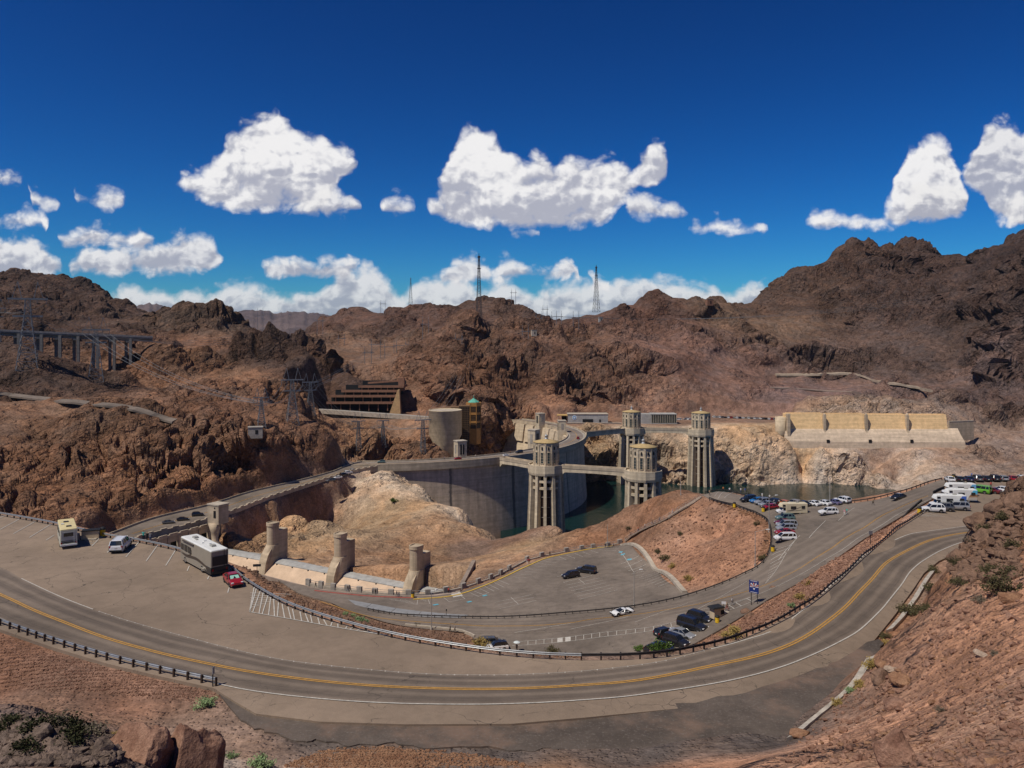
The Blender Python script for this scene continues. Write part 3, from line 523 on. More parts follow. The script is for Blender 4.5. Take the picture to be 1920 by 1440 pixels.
def m_terrain():
    g = NG('rock_ground'); p = g.pos(); at = g.n('ShaderNodeAttribute', attribute_name='Col').outputs['Color']; cr = g.n('ShaderNodeAttribute', attribute_name='crag').outputs['Fac']; ro = g.n('ShaderNodeAttribute', attribute_name='rough').outputs['Fac']
    n1 = g.noise(p, .018, 5, .62); n2 = g.noise(p, .16, 5, .68); n3 = g.noise(p, 1.1, 5, .7); n4 = g.noise(p, 5.0, 3, .7)
    st = g.n('ShaderNodeVectorMath', {0: g.n('ShaderNodeVectorRotate', {'Vector': p, 'Axis': (.25, 1, .1), 'Angle': R(38)}).outputs[0], 1: (.035, .05, .16)}, operation='MULTIPLY').outputs[0]; n5 = g.noise(st, 1.0, 5, .7, .8)
    f = g.M('MULTIPLY', g.mr(n1, .3, .7, .74, 1.26), g.mr(n2, .3, .72, .70, 1.32)); f = g.M('MULTIPLY', f, g.mr(n3, .3, .72, .74, 1.28)); f = g.M('MULTIPLY', f, g.mr(n4, .3, .7, .84, 1.18)); f = g.M('MULTIPLY', f, g.M('ADD', 1.0, g.M('MULTIPLY', g.mr(ro, .25, .7), g.mr(n5, .32, .7, -.2, .18))))
    c = g.mix(1.0, at, g.grey(f), 'MULTIPLY')
    hue = g.mix(g.mr(g.noise(p, .05, 3, .6), .42, .62), (1.20, 1.10, 1.03, 1), (1.08, 1.10, 1.14, 1)); c = g.mix(1.0, c, hue, 'MULTIPLY')
    # stones of three sizes, each with its own tone and relief
    wob = g.n('ShaderNodeTexNoise', {'Vector': p, 'Scale': .4, 'Detail': 3.0}).outputs['Color']; pw = g.n('ShaderNodeVectorMath', {0: g.n('ShaderNodeVectorMath', {0: wob, 3: 3.0}, operation='SCALE').outputs[0], 1: p}, operation='ADD').outputs[0]
    hsum = None
    for sc_, amt, ht, thr, src in ((.17, .42, 2.6, .30, pw), (.55, .50, .9, .45, pw), (2.6, .60, .16, .52, p)):
        v = g.n('ShaderNodeTexVoronoi', {'Vector': src, 'Scale': sc_, 'Randomness': 1.0}); vc = g.n('ShaderNodeSeparateColor', {0: v.outputs['Color']}); on = g.M('MULTIPLY', g.mr(v.outputs['Distance'], .30, .55, 1.0, 0.0), g.mr(vc.outputs[0], thr, thr + .08))
        if sc_ < 1: on = g.M('MULTIPLY', on, g.mr(ro, .10, .5, .15, 1.0))
        c = g.mix(g.M('MULTIPLY', on, amt), c, g.mix(1.0, c, g.mix(vc.outputs[1], (.50, .48, .47, 1), (1.6, 1.5, 1.42, 1)), 'MULTIPLY')); h_ = g.M('MULTIPLY', g.M('MULTIPLY', on, g.M('SUBTRACT', 1.1, v.outputs['Distance'])), ht); hsum = h_ if hsum is None else g.M('ADD', hsum, h_)
    g.put(g.b.inputs['Base Color'], c); g.b.inputs['Roughness'].default_value = .95; g.b.inputs['Specular IOR Level'].default_value = .12
    def rdg(q): return g.M('SUBTRACT', 1.0, g.M('ABSOLUTE', g.M('MULTIPLY_ADD', q, 4.0, -2.0)))
    n2r = rdg(n2); n6 = rdg(g.noise(p, .06, 4, .6)); n5r = rdg(n5)
    h = g.M('ADD', g.M('ADD', g.M('MULTIPLY', n2r, 1.5), g.M('MULTIPLY', n6, 3.2)), g.M('ADD', g.M('MULTIPLY', n3, .6), g.M('MULTIPLY', n4, .10))); h = g.M('ADD', h, g.M('MULTIPLY', n5r, 1.5)); h = g.M('MULTIPLY', h, g.mr(ro, .0, .7, .14, 1.0)); h = g.M('ADD', h, hsum)
    g.bump(h, 1.0, 1.0); return g.m
def build_terrain():
    nr, nc = len(TD), len(TPX); me = bpy.data.meshes.new('terrain'); V = TP.reshape(-1, 3).astype(np.float32); me.vertices.add(len(V)); me.vertices.foreach_set('co', V.ravel())
    i = np.arange(nr * nc).reshape(nr, nc); q = np.stack([i[:-1, :-1], i[:-1, 1:], i[1:, 1:], i[1:, :-1]], -1).reshape(-1, 4); nf = len(q)
    me.loops.add(nf * 4); me.loops.foreach_set('vertex_index', q.ravel().astype(np.int32)); me.polygons.add(nf); me.polygons.foreach_set('loop_start', np.arange(0, nf * 4, 4, dtype=np.int32)); me.polygons.foreach_set('loop_total', np.full(nf, 4, np.int32))
    fr = TRO[:-1, :-1].reshape(-1); me.polygons.foreach_set('use_smooth', fr < .34); me.update(calc_edges=True)
    ca = me.attributes.new('Col', 'FLOAT_COLOR', 'POINT'); ca.data.foreach_set('color', np.c_[TCOL, np.ones(len(TCOL))].astype(np.float32).ravel())
    a = me.attributes.new('crag', 'FLOAT', 'POINT'); a.data.foreach_set('value', TCR.ravel().astype(np.float32)); a = me.attributes.new('rough', 'FLOAT', 'POINT'); a.data.foreach_set('value', TRO.ravel().astype(np.float32))
    me.materials.append(m_terrain()); link('terrain', me, kind='structure')
build_terrain()

# ---------------------------------------------------------------- lake, plain to the horizon, far range
def m_water():
    g = NG('lake_water'); p = g.pos(); g.b.inputs['Base Color'].default_value = (.006, .022, .020, 1); g.b.inputs['Roughness'].default_value = .09; g.b.inputs['IOR'].default_value = 1.33; g.b.inputs['Specular IOR Level'].default_value = .35
    s = g.n('ShaderNodeVectorMath', {0: p, 1: (1.0, .55, 1)}, operation='MULTIPLY').outputs[0]
    g.bump(g.M('ADD', g.noise(s, .35, 4, .6), g.M('MULTIPLY', g.noise(s, .05, 3, .6), 2.0)), .35, .6); return g.m
mb = MB(); q = [W(930, 1, d=300), W(2300, 1, d=300), W(2300, 1, d=760), W(1040, 1, d=760), W(940, 1, d=560)]
mb.add([(p.x, p.y, -46.0) for p in q], [(0, 1, 2, 3, 4)]); obj('lake', mb, m_water(), kind='structure')
def far_land():
    g = NG('far_rock'); p = g.pos(); n = g.noise(p, .0016, 7, .65); g.put(g.b.inputs['Base Color'], g.mix(g.mr(n, .3, .7), (.085, .060, .055, 1), (.17, .12, .105, 1))); g.b.inputs['Roughness'].default_value = .95; g.b.inputs['Specular IOR Level'].default_value = .1
    g.bump(g.noise(p, .006, 6, .7), 1.0, 60)
    # plain: ring sectors around the place
    mb = MB(); rs = [1200, 2400, 5000, 10000, 20000, 40000]; n = 96
    for j, r in enumerate(rs):
        for k in range(n):
            a = 2 * math.pi * k / n; mb.v.append((r * math.sin(a), r * math.cos(a), -75 - 60 * (j > 1) - .002 * r * (j > 2)))
    for j in range(len(rs) - 1):
        for k in range(n): mb.f.append((j * n + k, j * n + (k + 1) % n, (j + 1) * n + (k + 1) % n, (j + 1) * n + k)); mb.m.append(0)
    obj('desert_plain', mb, g.m, kind='structure')
    pts = [(-250, 585), (0, 590), (200, 588), (262, 572), (280, 568), (310, 574), (350, 586), (400, 588), (436, 584), (455, 582), (480, 580), (500, 584), (525, 587), (545, 584), (565, 583), (590, 588), (640, 590), (800, 592), (1000, 596), (1040, 600), (1080, 603), (1200, 605), (1500, 600), (2100, 590)]
    px = np.arange(-250, 2100, 3.0); py = np.interp(px, [a for a, b in pts], [b for a, b in pts]); d0 = 12000.0
    rows = 34; V = np.zeros((rows, len(px), 3)); t = np.linspace(0, 1, rows)[:, None]
    d = d0 - 3800 * (1 - t) + 0 * px; x = (px - 960) / FOC * d; ztop = CAMZ + (PH - py) / FOC * d0 + 40 * perlin(px / 9, px * 0, px * 0 + .5, 3) + 18 * perlin(px / 3.1, px * 0, px * 0 + .5, 4)
    z = -160 + (ztop + 160) * t ** .8 + (1 - t) * t * 4 * 190 * (.5 - np.abs(perlin(x / 700, d / 1500, 0 * x, 9)) * 1.8 + .5 * perlin(x / 230, d / 400, 0 * x, 10))
    V[..., 0] = x; V[..., 1] = d; V[..., 2] = z; back = V[-1].copy(); back[:, 1] += 2500; back[:, 0] *= 1.2; back[:, 2] = -200; V = np.concatenate([V, back[None]]); nr, nc = V.shape[:2]
    me = bpy.data.meshes.new('far_range'); f = [(r * nc + c, r * nc + c + 1, (r + 1) * nc + c + 1, (r + 1) * nc + c) for r in range(nr - 1) for c in range(nc - 1)]
    me.from_pydata(V.reshape(-1, 3).tolist(), [], f); me.polygons.foreach_set('use_smooth', [True] * len(f)); me.materials.append(g.m); link('far_hills', me, kind='structure')
far_land()
# ---------------------------------------------------------------- pavements
scene.cycles.max_bounces = 6; scene.cycles.diffuse_bounces = 3; scene.cycles.glossy_bounces = 3; scene.cycles.transmission_bounces = 4
def m_asphalt(name, col, crack=.6, cs=.16, stain=.5):
    g = NG(name); p = g.pos(); n1 = g.noise(p, .05, 5, .6); n2 = g.noise(p, .5, 5, .65); n3 = g.noise(p, 9.0, 3, .7)
    f = g.M('MULTIPLY', g.M('MULTIPLY', g.mr(n1, .3, .7, 1 - .34 * stain, 1 + .28 * stain), g.mr(n2, .3, .7, 1 - .2 * stain, 1 + .17 * stain)), g.mr(n3, .25, .75, .9, 1.1))
    c = g.mix(1.0, (*col, 1), g.grey(f), 'MULTIPLY')
    wob = g.n('ShaderNodeTexNoise', {'Vector': p, 'Scale': .35, 'Detail': 4.0}).outputs['Color']; pw = g.n('ShaderNodeVectorMath', {0: g.n('ShaderNodeVectorMath', {0: wob, 3: 4.5}, operation='SCALE').outputs[0], 1: p}, operation='ADD').outputs[0]
    v = g.n('ShaderNodeTexVoronoi', {'Vector': pw, 'Scale': cs}, feature='DISTANCE_TO_EDGE', voronoi_dimensions='2D').outputs['Distance']
    k = g.M('MULTIPLY', g.mr(v, .003, .010, 1.0, 0.0), g.mr(g.noise(p, .11, 3), .45, .58)); v2 = g.n('ShaderNodeTexVoronoi', {'Vector': pw, 'Scale': cs * 3.1}, feature='DISTANCE_TO_EDGE', voronoi_dimensions='2D').outputs['Distance']
    k = g.M('MAXIMUM', k, g.M('MULTIPLY', g.M('MULTIPLY', g.mr(v2, .004, .016, 1.0, 0.0), g.mr(g.noise(p, .07, 3), .52, .62)), .7))
    c = g.mix(g.M('MULTIPLY', k, crack), c, (.03, .027, .025, 1))
    oil = g.mr(g.noise(p, .5, 4, .6), .60, .74); c = g.mix(g.M('MULTIPLY', oil, .35 * stain), c, (.05, .045, .042, 1))
    return g, c
def fin(g, c, rough=.9):
    g.put(g.b.inputs['Base Color'], c); g.b.inputs['Roughness'].default_value = rough; g.b.inputs['Specular IOR Level'].default_value = .25; g.bump(g.noise(g.pos(), 14, 3, .7), .25, .065); return g.m
g, c = m_asphalt('asphalt_tan', (.232, .174, .127), .75); M_TAN = fin(g, c)
g, c = m_asphalt('asphalt_grey', (.170, .138, .112), .5, .12, .8); M_GREY = fin(g, c)
def m_lanes(name, edge, track, tracks):
    g, c = m_asphalt(name, edge, .45, .10, .5); uv = g.n('ShaderNodeUVMap').outputs['UV']; s = g.n('ShaderNodeSeparateXYZ', {0: uv}); f = 0.0
    wob = g.M('MULTIPLY', g.M('SUBTRACT', g.noise(g.pos(), .12, 3), .5), .05); u = g.M('ADD', s.outputs[0], wob)
    for t, w in tracks:
        d = g.mr(g.M('ABSOLUTE', g.M('SUBTRACT', u, t)), w * .25, w, 1.0, 0.0); f = g.M('MAXIMUM', f, d) if f != 0.0 else d
    st = g.n('ShaderNodeVectorMath', {0: uv, 1: (9, .02, 1)}, operation='MULTIPLY').outputs[0]
    f = g.M('MULTIPLY', f, g.mr(g.noise(st, 6.0, 4, .6), .25, .7, .45, 1.0)); c = g.mix(f, c, g.mix(1.0, c, (*track, 1), 'MULTIPLY')); return fin(g, c)
M_LANES = m_lanes('asphalt_lanes', (.190, .149, .116), (.58, .58, .60), [(.13, .12), (.36, .12), (.63, .12), (.87, .12)])
M_LANES2 = m_lanes('asphalt_lanes_lower', (.182, .146, .117), (.78, .78, .79), [(.13, .12), (.36, .12), (.63, .12), (.87, .12)])
M_WHITE = mat('white_paint', (.44, .41, .365), .7, .18, 3.0); M_YEL = mat('yellow_paint', (.42, .225, .05), .7, .16, 3.0); M_KERBY = mat('yellow_kerb_paint', (.52, .34, .06), .7, .15, 2.0); M_KERBR = mat('red_kerb_paint', (.36, .09, .07), .7, .15, 2.0); M_CYAN = mat('blue_stall_paint', (.10, .36, .46), .7, .1, 3.0)
M_CONC = mat('concrete_pale', (.40, .345, .275), .85, .16, .45, .15); M_CONC2 = mat('concrete_grey', (.30, .27, .235), .85, .16, .5, .15); M_SLAB = mat('concrete_slab', (.225, .225, .23), .85, .10, .6)
def pad(name, poly, zf, m, lift=0.0, grid=2.6, skirt=.7):
    a = np.array(poly); n = len(poly); x0, y0 = a.min(0); x1, y1 = a.max(0); gx, gy = np.meshgrid(np.arange(x0, x1, grid), np.arange(y0, y1, grid)); gx = gx.ravel(); gy = gy.ravel()
    k = poly_sd(gx, gy, poly) < -grid * .4; vs = [Vector(p) for p in poly] + [Vector((x, y)) for x, y in zip(gx[k], gy[k])]
    v, e, f, *_ = delaunay_2d_cdt(vs, [(i, (i + 1) % n) for i in range(n)], [], 1, 1e-5)
    z = zf(np.array([p.x for p in v]), np.array([p.y for p in v])) + lift; mb = MB(); mb.v = [(p.x, p.y, float(q)) for p, q in zip(v, z)]
    for t in f:
        p, q, r = (v[i] for i in t[:3]); mb.f.append(tuple(t) if (q - p).cross(r - p) > 0 else tuple(t)[::-1]); mb.m.append(0)
    if skirt:
        zb = zf(a[:, 0], a[:, 1]) + lift; vs = [(p[0], p[1], float(q)) for p, q in zip(poly, zb)] + [(p[0], p[1], float(q) - skirt) for p, q in zip(poly, zb)]
        mb.add(vs, [(i, (i + 1) % n, n + (i + 1) % n, n + i) for i in range(n)])
    return obj(name, mb, m, kind='structure')
def resample(pts, n):
    P = np.array([(p[0], p[1]) for p in spline([(q[0], q[1]) for q in pts], step=1.0)]); s = np.r_[0, np.cumsum(np.hypot(*np.diff(P, axis=0).T))]; t = np.linspace(0, s[-1], n)
    return np.c_[np.interp(t, s, P[:, 0]), np.interp(t, s, P[:, 1])], s[-1]
def lanes(name, L1, L2, zf, m, lift, na=10, n=180, parent=None):
    A, la = resample(L1, n); B, lb = resample(L2, n); mb = MB(); uv = []
    for i in range(n):
        for k in range(na + 1):
            t = k / na; x, y = A[i] * (1 - t) + B[i] * t; mb.v.append((x, y, 0)); uv.append((t, i / (n - 1) * (la + lb) / 2))
    v = np.array(mb.v); v[:, 2] = zf(v[:, 0], v[:, 1]) + lift; mb.v = v.tolist(); w = na + 1
    for i in range(n - 1):
        for k in range(na): mb.f.append((i * w + k, (i + 1) * w + k, (i + 1) * w + k + 1, i * w + k + 1)); mb.m.append(0)
    if (B[n // 2] - A[n // 2])[0] * (A[n // 2 + 1] - A[n // 2])[1] - (B[n // 2] - A[n // 2])[1] * (A[n // 2 + 1] - A[n // 2])[0] > 0: mb.f = [f[::-1] for f in mb.f]
    me = mb.mesh(name, m); ul = me.uv_layers.new(name='UVMap'); ul.data.foreach_set('uv', np.array([uv[l.vertex_index] for l in me.loops], np.float32).ravel())
    o = link(name, me, parent, kind=None if parent else 'structure'); return o
def strip(mb, pts, w, zf, lift=.06, off=0.0, close=False):
    """painted stripe along a world polyline"""
    P = np.array([(p[0], p[1]) for p in pts]); T = np.gradient(P, axis=0); T /= np.linalg.norm(T, axis=1)[:, None] + 1e-9; Nn = np.c_[-T[:, 1], T[:, 0]]; A = P + Nn * (off + w / 2); B = P + Nn * (off - w / 2); n = len(P)
    za = zf(A[:, 0], A[:, 1]) + lift; zb = zf(B[:, 0], B[:, 1]) + lift
    mb.add([(a[0], a[1], float(z)) for a, z in zip(A, za)] + [(b[0], b[1], float(z)) for b, z in zip(B, zb)], [(i, n + i, n + i + 1, i + 1) for i in range(n - 1)])
def ln(pts, step=1.5): return [Vector((p[0], p[1], 0)) for p in spline([(q[0], q[1]) for q in pts], step=step)]
up = pad('upper_road', POLY_U, ZU, M_TAN); lo = pad('lower_road', POLY_L, ZL, M_GREY); dr = pad('dam_road', POLY_D, ZD, M_GREY)
UI = lineU([(-150, 1003), (0, 1064), (40, 1085), (120, 1122), (210, 1155), (320, 1187), (480, 1228), (600, 1247), (770, 1263), (900, 1267), (1000, 1265), (1120, 1257), (1230, 1241), (1320, 1221), (1430, 1188), (1500, 1148), (1550, 1105), (1600, 1058), (1645, 1024), (1700, 1003), (1760, 991), (1840, 982), (1950, 975)])
UY = lineU([(-150, 1050), (0, 1115), (60, 1143), (120, 1167), (200, 1197), (300, 1225), (400, 1247), (480, 1262), (600, 1278), (720, 1288), (850, 1293), (960, 1293), (1080, 1287), (1200, 1275), (1320, 1252), (1440, 1222), (1520, 1186), (1580, 1142), (1625, 1095), (1662, 1055), (1700, 1030), (1750, 1011), (1800, 1001), (1870, 992), (1950, 988)])
UO = lineU([(-150, 1095), (0, 1163), (100, 1199), (200, 1229), (300, 1256), (400, 1281), (480, 1297), (600, 1311), (720, 1319), (850, 1322), (960, 1321), (1080, 1315), (1200, 1303), (1320, 1285), (1440, 1257), (1540, 1219), (1610, 1182), (1655, 1140), (1690, 1096), (1712, 1066), (1745, 1042), (1790, 1022), (1840, 1012), (1950, 1003)])
lanes('traffic_lanes', UI, UO, ZU, M_LANES, .035, parent=up)
def line(name, parts, m, parent, zf):
    mb = MB()
    for pts, w, off, lift in parts: strip(mb, pts, w, zf, lift, off)
    return obj(name, mb, m, parent)
wUY, wUO, wUI = ln(UY), ln(UO), ln(UI)
line('centre_line', [(wUY, .17, .15, .065)], M_YEL, up, ZU); line('centre_line', [(wUY, .17, -.15, .065)], M_YEL, up, ZU)
iO = min(range(len(wUO)), key=lambda i: abs(wUO[i].x / wUO[i].y * FOC + 960 - 395)); line('edge_line', [(wUO[iO:], .16, 0, .065)], M_WHITE, up, ZU); line('edge_line', [(wUO[:iO], .13, 0.3, .065)], mat('worn_white_paint', (.30, .27, .24), .8, .2, 2.0), up, ZU)
i1 = min(range(len(wUI)), key=lambda i: abs(wUI[i].x / wUI[i].y * FOC + 960 - 190)); i2 = min(range(len(wUI)), key=lambda i: abs(wUI[i].x / wUI[i].y * FOC + 960 - 1330)); i0 = min(range(len(wUI)), key=lambda i: abs(wUI[i].x / wUI[i].y * FOC + 960 - 42))
line('edge_line', [(wUI[i0:i1], .13, 0, .065)], M_WHITE, up, ZU); line('edge_line', [(wUI[i2:], .14, 0, .065)], M_WHITE, up, ZU); line('edge_line', [(wUI[i1:i2], .09, 0, .06)], MATS['worn_white_paint'], up, ZU)
for k in range(i1, i2, 1):
    p = wUI[k]; mk = MB().box((p.x, p.y, float(ZU(p.x, p.y)) + .05), (.15, .15, .04), 0.2, taper=.7); obj('road_stud', mk, M_WHITE, up)
def seg(a, b, zf, zg): A = W(a[0], a[1], zg); B = W(b[0], b[1], zg); n = 6; return [A.lerp(B, k / n) for k in range(n + 1)]
def stalls(parent, zf, zg, segs, w=.12, m=None, name='stall_line'):
    for a in segs:
        z = zg(a[0]) if callable(zg) else zg; line(name, [(seg(a[:2], a[2:], zf, z), w, 0, .065)], m or M_WHITE, parent, zf)
stalls(up, ZU, 43, [(0, 994, 36, 974), (25, 1002, 65, 979), (55, 1009, 95, 984), (86, 1014, 102, 1004), (172, 1025, 191, 1005), (201, 1037, 206, 1031), (236, 1045, 262, 1015), (274, 1053, 296, 1022), (311, 1061, 331, 1029), (351, 1071, 355, 1062), (389, 1087, 392, 1081), (427, 1112, 430, 1102), (-30, 988, 8, 968), (-60, 982, -22, 962),
                    (160, 1012, 182, 1014), (163, 1017, 179, 1018), (166, 1021, 175, 1022)], .14)
# hatched strip inside the inner guardrail
hb = [W(x, y, 43) for x, y in [(468, 1148), (520, 1157), (560, 1164), (620, 1175), (680, 1185), (718, 1191)]]; line('hatch_border', [(ln(hb), .14, 0, .065)], M_WHITE, up, ZU); line('hatch_border', [(seg((468, 1148), (477, 1099), ZU, 43), .14, 0, .065)], M_WHITE, up, ZU)
top = [W(x, y, 43) for x, y in [(478, 1103), (500, 1116), (540, 1139), (600, 1160), (640, 1172), (700, 1186), (760, 1200)]]
hb2 = ln(hb, .5); tp2 = ln(top, .5)
for k in range(23):
    a = hb2[int(k / 23 * (len(hb2) - 1))]; b = tp2[min(len(tp2) - 1, int((k / 23 * .93 + .03) * (len(tp2) - 1)))]; line('hatch_line', [([a.lerp(b, t / 6) for t in range(7)], .13, 0, .065)], M_WHITE, up, ZU)
for a in [(468, 1143, 482, 1104), ] : pass
stalls(up, ZU, 43, [(469, 1140 - 4.6 * k, 486 + 10 * k, 1136 - 3.5 * k if k < 3 else 1136 - 3.5 * k) for k in range(0, 7)], .11, name='hatch_line')
# upper lot at the far right
stalls(up, ZU, 35.3, [(1705, 978, 1728, 956), (1712, 978, 1742, 962), (1720, 977, 1752, 966), (1729, 976, 1760, 969), (1738, 975, 1766, 971), (1703, 979, 1772, 973)], .12, name='hatch_line')
stalls(up, ZU, 35, [(1782 + 16 * k, 905, 1776 + 16 * k, 897) for k in range(10)], .1)
line('edge_line', [(ln(lineU([(1668, 1012), (1700, 999), (1760, 990), (1830, 983)])), .0001, 0, .065)], M_WHITE, up, ZU)
M_PATCH = mat('gravel_dust', (.20, .165, .14), .95, .2, .6, .3)
g, c = m_asphalt('asphalt_old_dark', (.090, .071, .058), .2, .2, .9); c = g.mix(g.mr(g.noise(g.pos(), .09, 5, .65), .50, .66), c, (.17, .115, .085, 1)); c = g.mix(g.mr(g.noise(g.pos(), 3.5, 4, .7), .52, .70, 0.0, .5), c, (.19, .165, .145, 1)); M_DARKG = fin(g, c)
POLY_G = xy([W(x, y, 42.75) for x, y in [(405, 1296), (445, 1312), (470, 1330), (600, 1346), (760, 1351), (960, 1350), (1100, 1338), (1270, 1321), (1400, 1298), (1530, 1256), (1570, 1240), (1640, 1200), (1654, 1216), (1634, 1242), (1600, 1290), (1572, 1318), (1540, 1345), (1505, 1366), (1470, 1392), (1440, 1398), (1400, 1410), (1340, 1402), (1270, 1414), (1200, 1408), (1100, 1415), (1040, 1404), (980, 1410), (900, 1400), (800, 1404), (740, 1394), (660, 1399), (600, 1388), (560, 1391), (510, 1374), (470, 1362), (430, 1330)]])
POLY_G = [(p[0], p[1]) for p in spline([(q[0], q[1]) for q in POLY_G], n=5)]; POLY_G = [(x + .14 * math.sin(i * 2.3) + .10 * math.sin(i * 5.1), y + .16 * math.sin(i * 1.7) + .10 * math.cos(i * 4.3)) for i, (x, y) in enumerate(POLY_G)]
pad('gravel_apron', POLY_G, lambda x, y: np.asarray(ZU(x, y)) * 0 + 42.82 + 0 * np.asarray(x), M_DARKG, grid=3.0, skirt=.4)
# ------------- lower road and lots
LY = ln(L_MID); LE = ln(lineL([(600, 1119), (700, 1146), (790, 1157), (860, 1161), (960, 1162), (1060, 1156), (1190, 1141), (1290, 1120), (1380, 1091), (1430, 1066), (1480, 1043), (1560, 1000), (1620, 966), (1680, 935), (1740, 913)])); LN_ = ln(lineL([(640, 1140), (740, 1171), (860, 1185), (950, 1188), (1060, 1183), (1180, 1171), (1290, 1151), (1380, 1130), (1440, 1108), (1500, 1078), (1560, 1042), (1620, 1003), (1690, 962), (1745, 936)]))
lanes('traffic_lanes', LE, LN_, ZL, M_LANES2, .035, parent=lo)
line('centre_line', [(LY, .13, .13, .065)], M_YEL, lo, ZL); line('centre_line', [(LY, .13, -.13, .065)], M_YEL, lo, ZL)
line('edge_line', [(LN_[len(LN_) // 2:], .14, 0, .065)], M_WHITE, lo, ZL)
stalls(lo, ZL, zL, [(965, 1186, 1070, 1180), (1070, 1180, 1178, 1171), (1190, 1169, 1290, 1152), (1300, 1150, 1400, 1124), (1517, 1023, 1548, 1002), (1572, 988, 1602, 968), (1460, 1058, 1500, 1036)], .13, name='edge_line')
stalls(lo, ZL, lambda x: 8.6, [(1165 + 6.3 * k, 1050 + 5.4 * k, 1198 + 6.3 * k, 1046 + 5.4 * k) for k in range(12)], .13)
stalls(lo, ZL, 6.6, [(1056, 1090, 1110, 1079), (1061, 1096, 1125, 1083.5), (1066, 1102, 1131, 1089), (1071, 1108.5, 1136, 1095), (1077, 1115, 1144, 1101), (1082, 1122, 1150, 1107.5), (1088, 1129, 1157.5, 1114), (1045, 1078, 1056, 1075), (1085, 1084, 1097, 1095),
                    (928, 1124, 996, 1112), (932, 1131, 1001, 1118), (937, 1139, 1006, 1125), (958, 1115, 972, 1131)], .13)
stalls(lo, ZL, 5.4, [(1062.5, 1040.6, 1078, 1049), (1077.5, 1038, 1093, 1047), (1092.5, 1036, 1107.5, 1044), (1107.5, 1034, 1122.5, 1042.5), (1123, 1032.5, 1155, 1046), (1048, 1043, 1062, 1051), (1036, 1049, 1060, 1051), (1040, 1045, 1056, 1046), (1016, 1050.6, 1043, 1055.6), (1008, 1055, 1034, 1060), (1001, 1060, 1026, 1064), (992, 1066, 1016, 1069), (984, 1071, 1007, 1074), (976, 1077, 998, 1079), (966, 1083, 988, 1085), (1128, 1031, 1160, 1041), (1135, 1030, 1166, 1036), (1160, 1047, 1190, 1086),
                     (800, 1124, 782, 1115), (782, 1131, 783, 1121), (730, 1119, 783, 1131), (740, 1120, 752, 1122), (750, 1120, 764, 1125), (760, 1121, 774, 1127), (803, 1120, 806, 1130), (832, 1116, 842, 1126), (862, 1111, 872, 1121), (842, 1126, 872, 1121), (881, 1108, 897, 1117), (889, 1105, 908, 1115), (900, 1101, 917, 1111), (897, 1117, 917, 1111), (909, 1097, 927, 1108), (917, 1094, 936, 1105), (926, 1090, 945, 1101), (935, 1086, 955, 1096)], .12)
mbp = MB(); P4 = [W(x, y, 4.5) for x, y in [(845, 1113), (862, 1110), (868, 1119), (850, 1122)]]; mbp.add([(p.x, p.y, float(ZL(p.x, p.y)) + .028) for p in P4], [(0, 3, 2, 1)]); obj('stall_patch', mbp, M_WHITE, lo)
for a, b in [((1161, 1047), (1167, 1049)), ((1164, 1053), (1172, 1053)), ((1176, 1062), (1184, 1063)), ((812, 1129), (822, 1127)), ((876, 1125), (884, 1123)), ((905, 1113), (913, 1111))]: stalls(lo, ZL, 6, [(*a, *b)], .9, M_CYAN, 'stall_symbol')
# ladder walk
LA = ln(lineL([(960, 1204), (1050, 1196), (1140, 1187), (1240, 1174), (1300, 1159), (1380, 1132), (1415, 1118)]), 1.9); LB = ln(lineL([(960, 1211), (1050, 1204), (1140, 1195), (1240, 1181), (1310, 1166), (1390, 1138), (1425, 1122)]), 1.9)
line('walk_line', [(LA, .13, 0, .065)], M_WHITE, lo, ZL); line('walk_line', [(LB, .13, 0, .065)], M_WHITE, lo, ZL)
for k in range(2, len(LA) - 1):
    b = LB[min(len(LB) - 1, k)]; sym = k % 16 in (6, 7)
    line('walk_symbol' if sym else 'walk_rung', [([LA[k].lerp(b, t / 3) for t in range(4)], 1.2 if sym else .12, 0, .067)], M_WHITE, lo, ZL)
stalls(lo, ZL, 23.5, [(1448 - 1.2 * k, 1031 + 3.6 * k, 1489 - (1031 + 3.6 * k - 1027) * 1.32, 1030 + 3.6 * k) for k in range(10)] + [(1435, 1068, 1489, 1027)], .11, name='hatch_line')
stalls(lo, ZL, 27.5, [(1470 + 20 * k, 946, 1460 + 20 * k, 938) for k in range(7)], .11)
stalls(lo, ZL, 25.7, [(1346, 936, 1358, 925), (1358, 936, 1376, 925), (1340, 933, 1348, 926)], .11)
# concrete slab strip, kerbs
ta = [(652, 1122), (697, 1129), (743, 1137), (790, 1143), (838, 1148), (880, 1151)]; ba = [(666, 1133), (686, 1138), (732, 1147), (783, 1154), (826, 1156), (862, 1157)]
for k in range(5):
    q = [W(*ta[k], zL(ta[k][0])), W(*ta[k + 1], zL(ta[k + 1][0])), W(*ba[k + 1], zL(ba[k + 1][0])), W(*ba[k], zL(ba[k][0]))]; ce = sum(q, Vector()) / 4; q = [ce + (p - ce) * .975 for p in q]
    mb = MB(); mb.prism([(p.x, p.y) for p in q], lambda x, y: float(ZL(x, y)) - .2, lambda x, y: float(ZL(x, y)) + .06); obj('slab', mb, M_SLAB, lo)
def kerb(parent, pts, w, h, zf, m, name='kerb', off=0.0):
    P = ln(pts, 2.0); mb = MB(); A = np.array([(p.x, p.y) for p in P]); T = np.gradient(A, axis=0); T /= np.linalg.norm(T, axis=1)[:, None]; Nn = np.c_[-T[:, 1], T[:, 0]]; r = []
    for a, n in zip(A, Nn):
        z = float(zf(a[0], a[1])); l = a + n * (off + w / 2); q = a + n * (off - w / 2); r.append([(l[0], l[1], z - .3), (q[0], q[1], z - .3), (q[0], q[1], z + h), (l[0], l[1], z + h)])
    mb.loft(r); return obj(name, mb, m, parent)
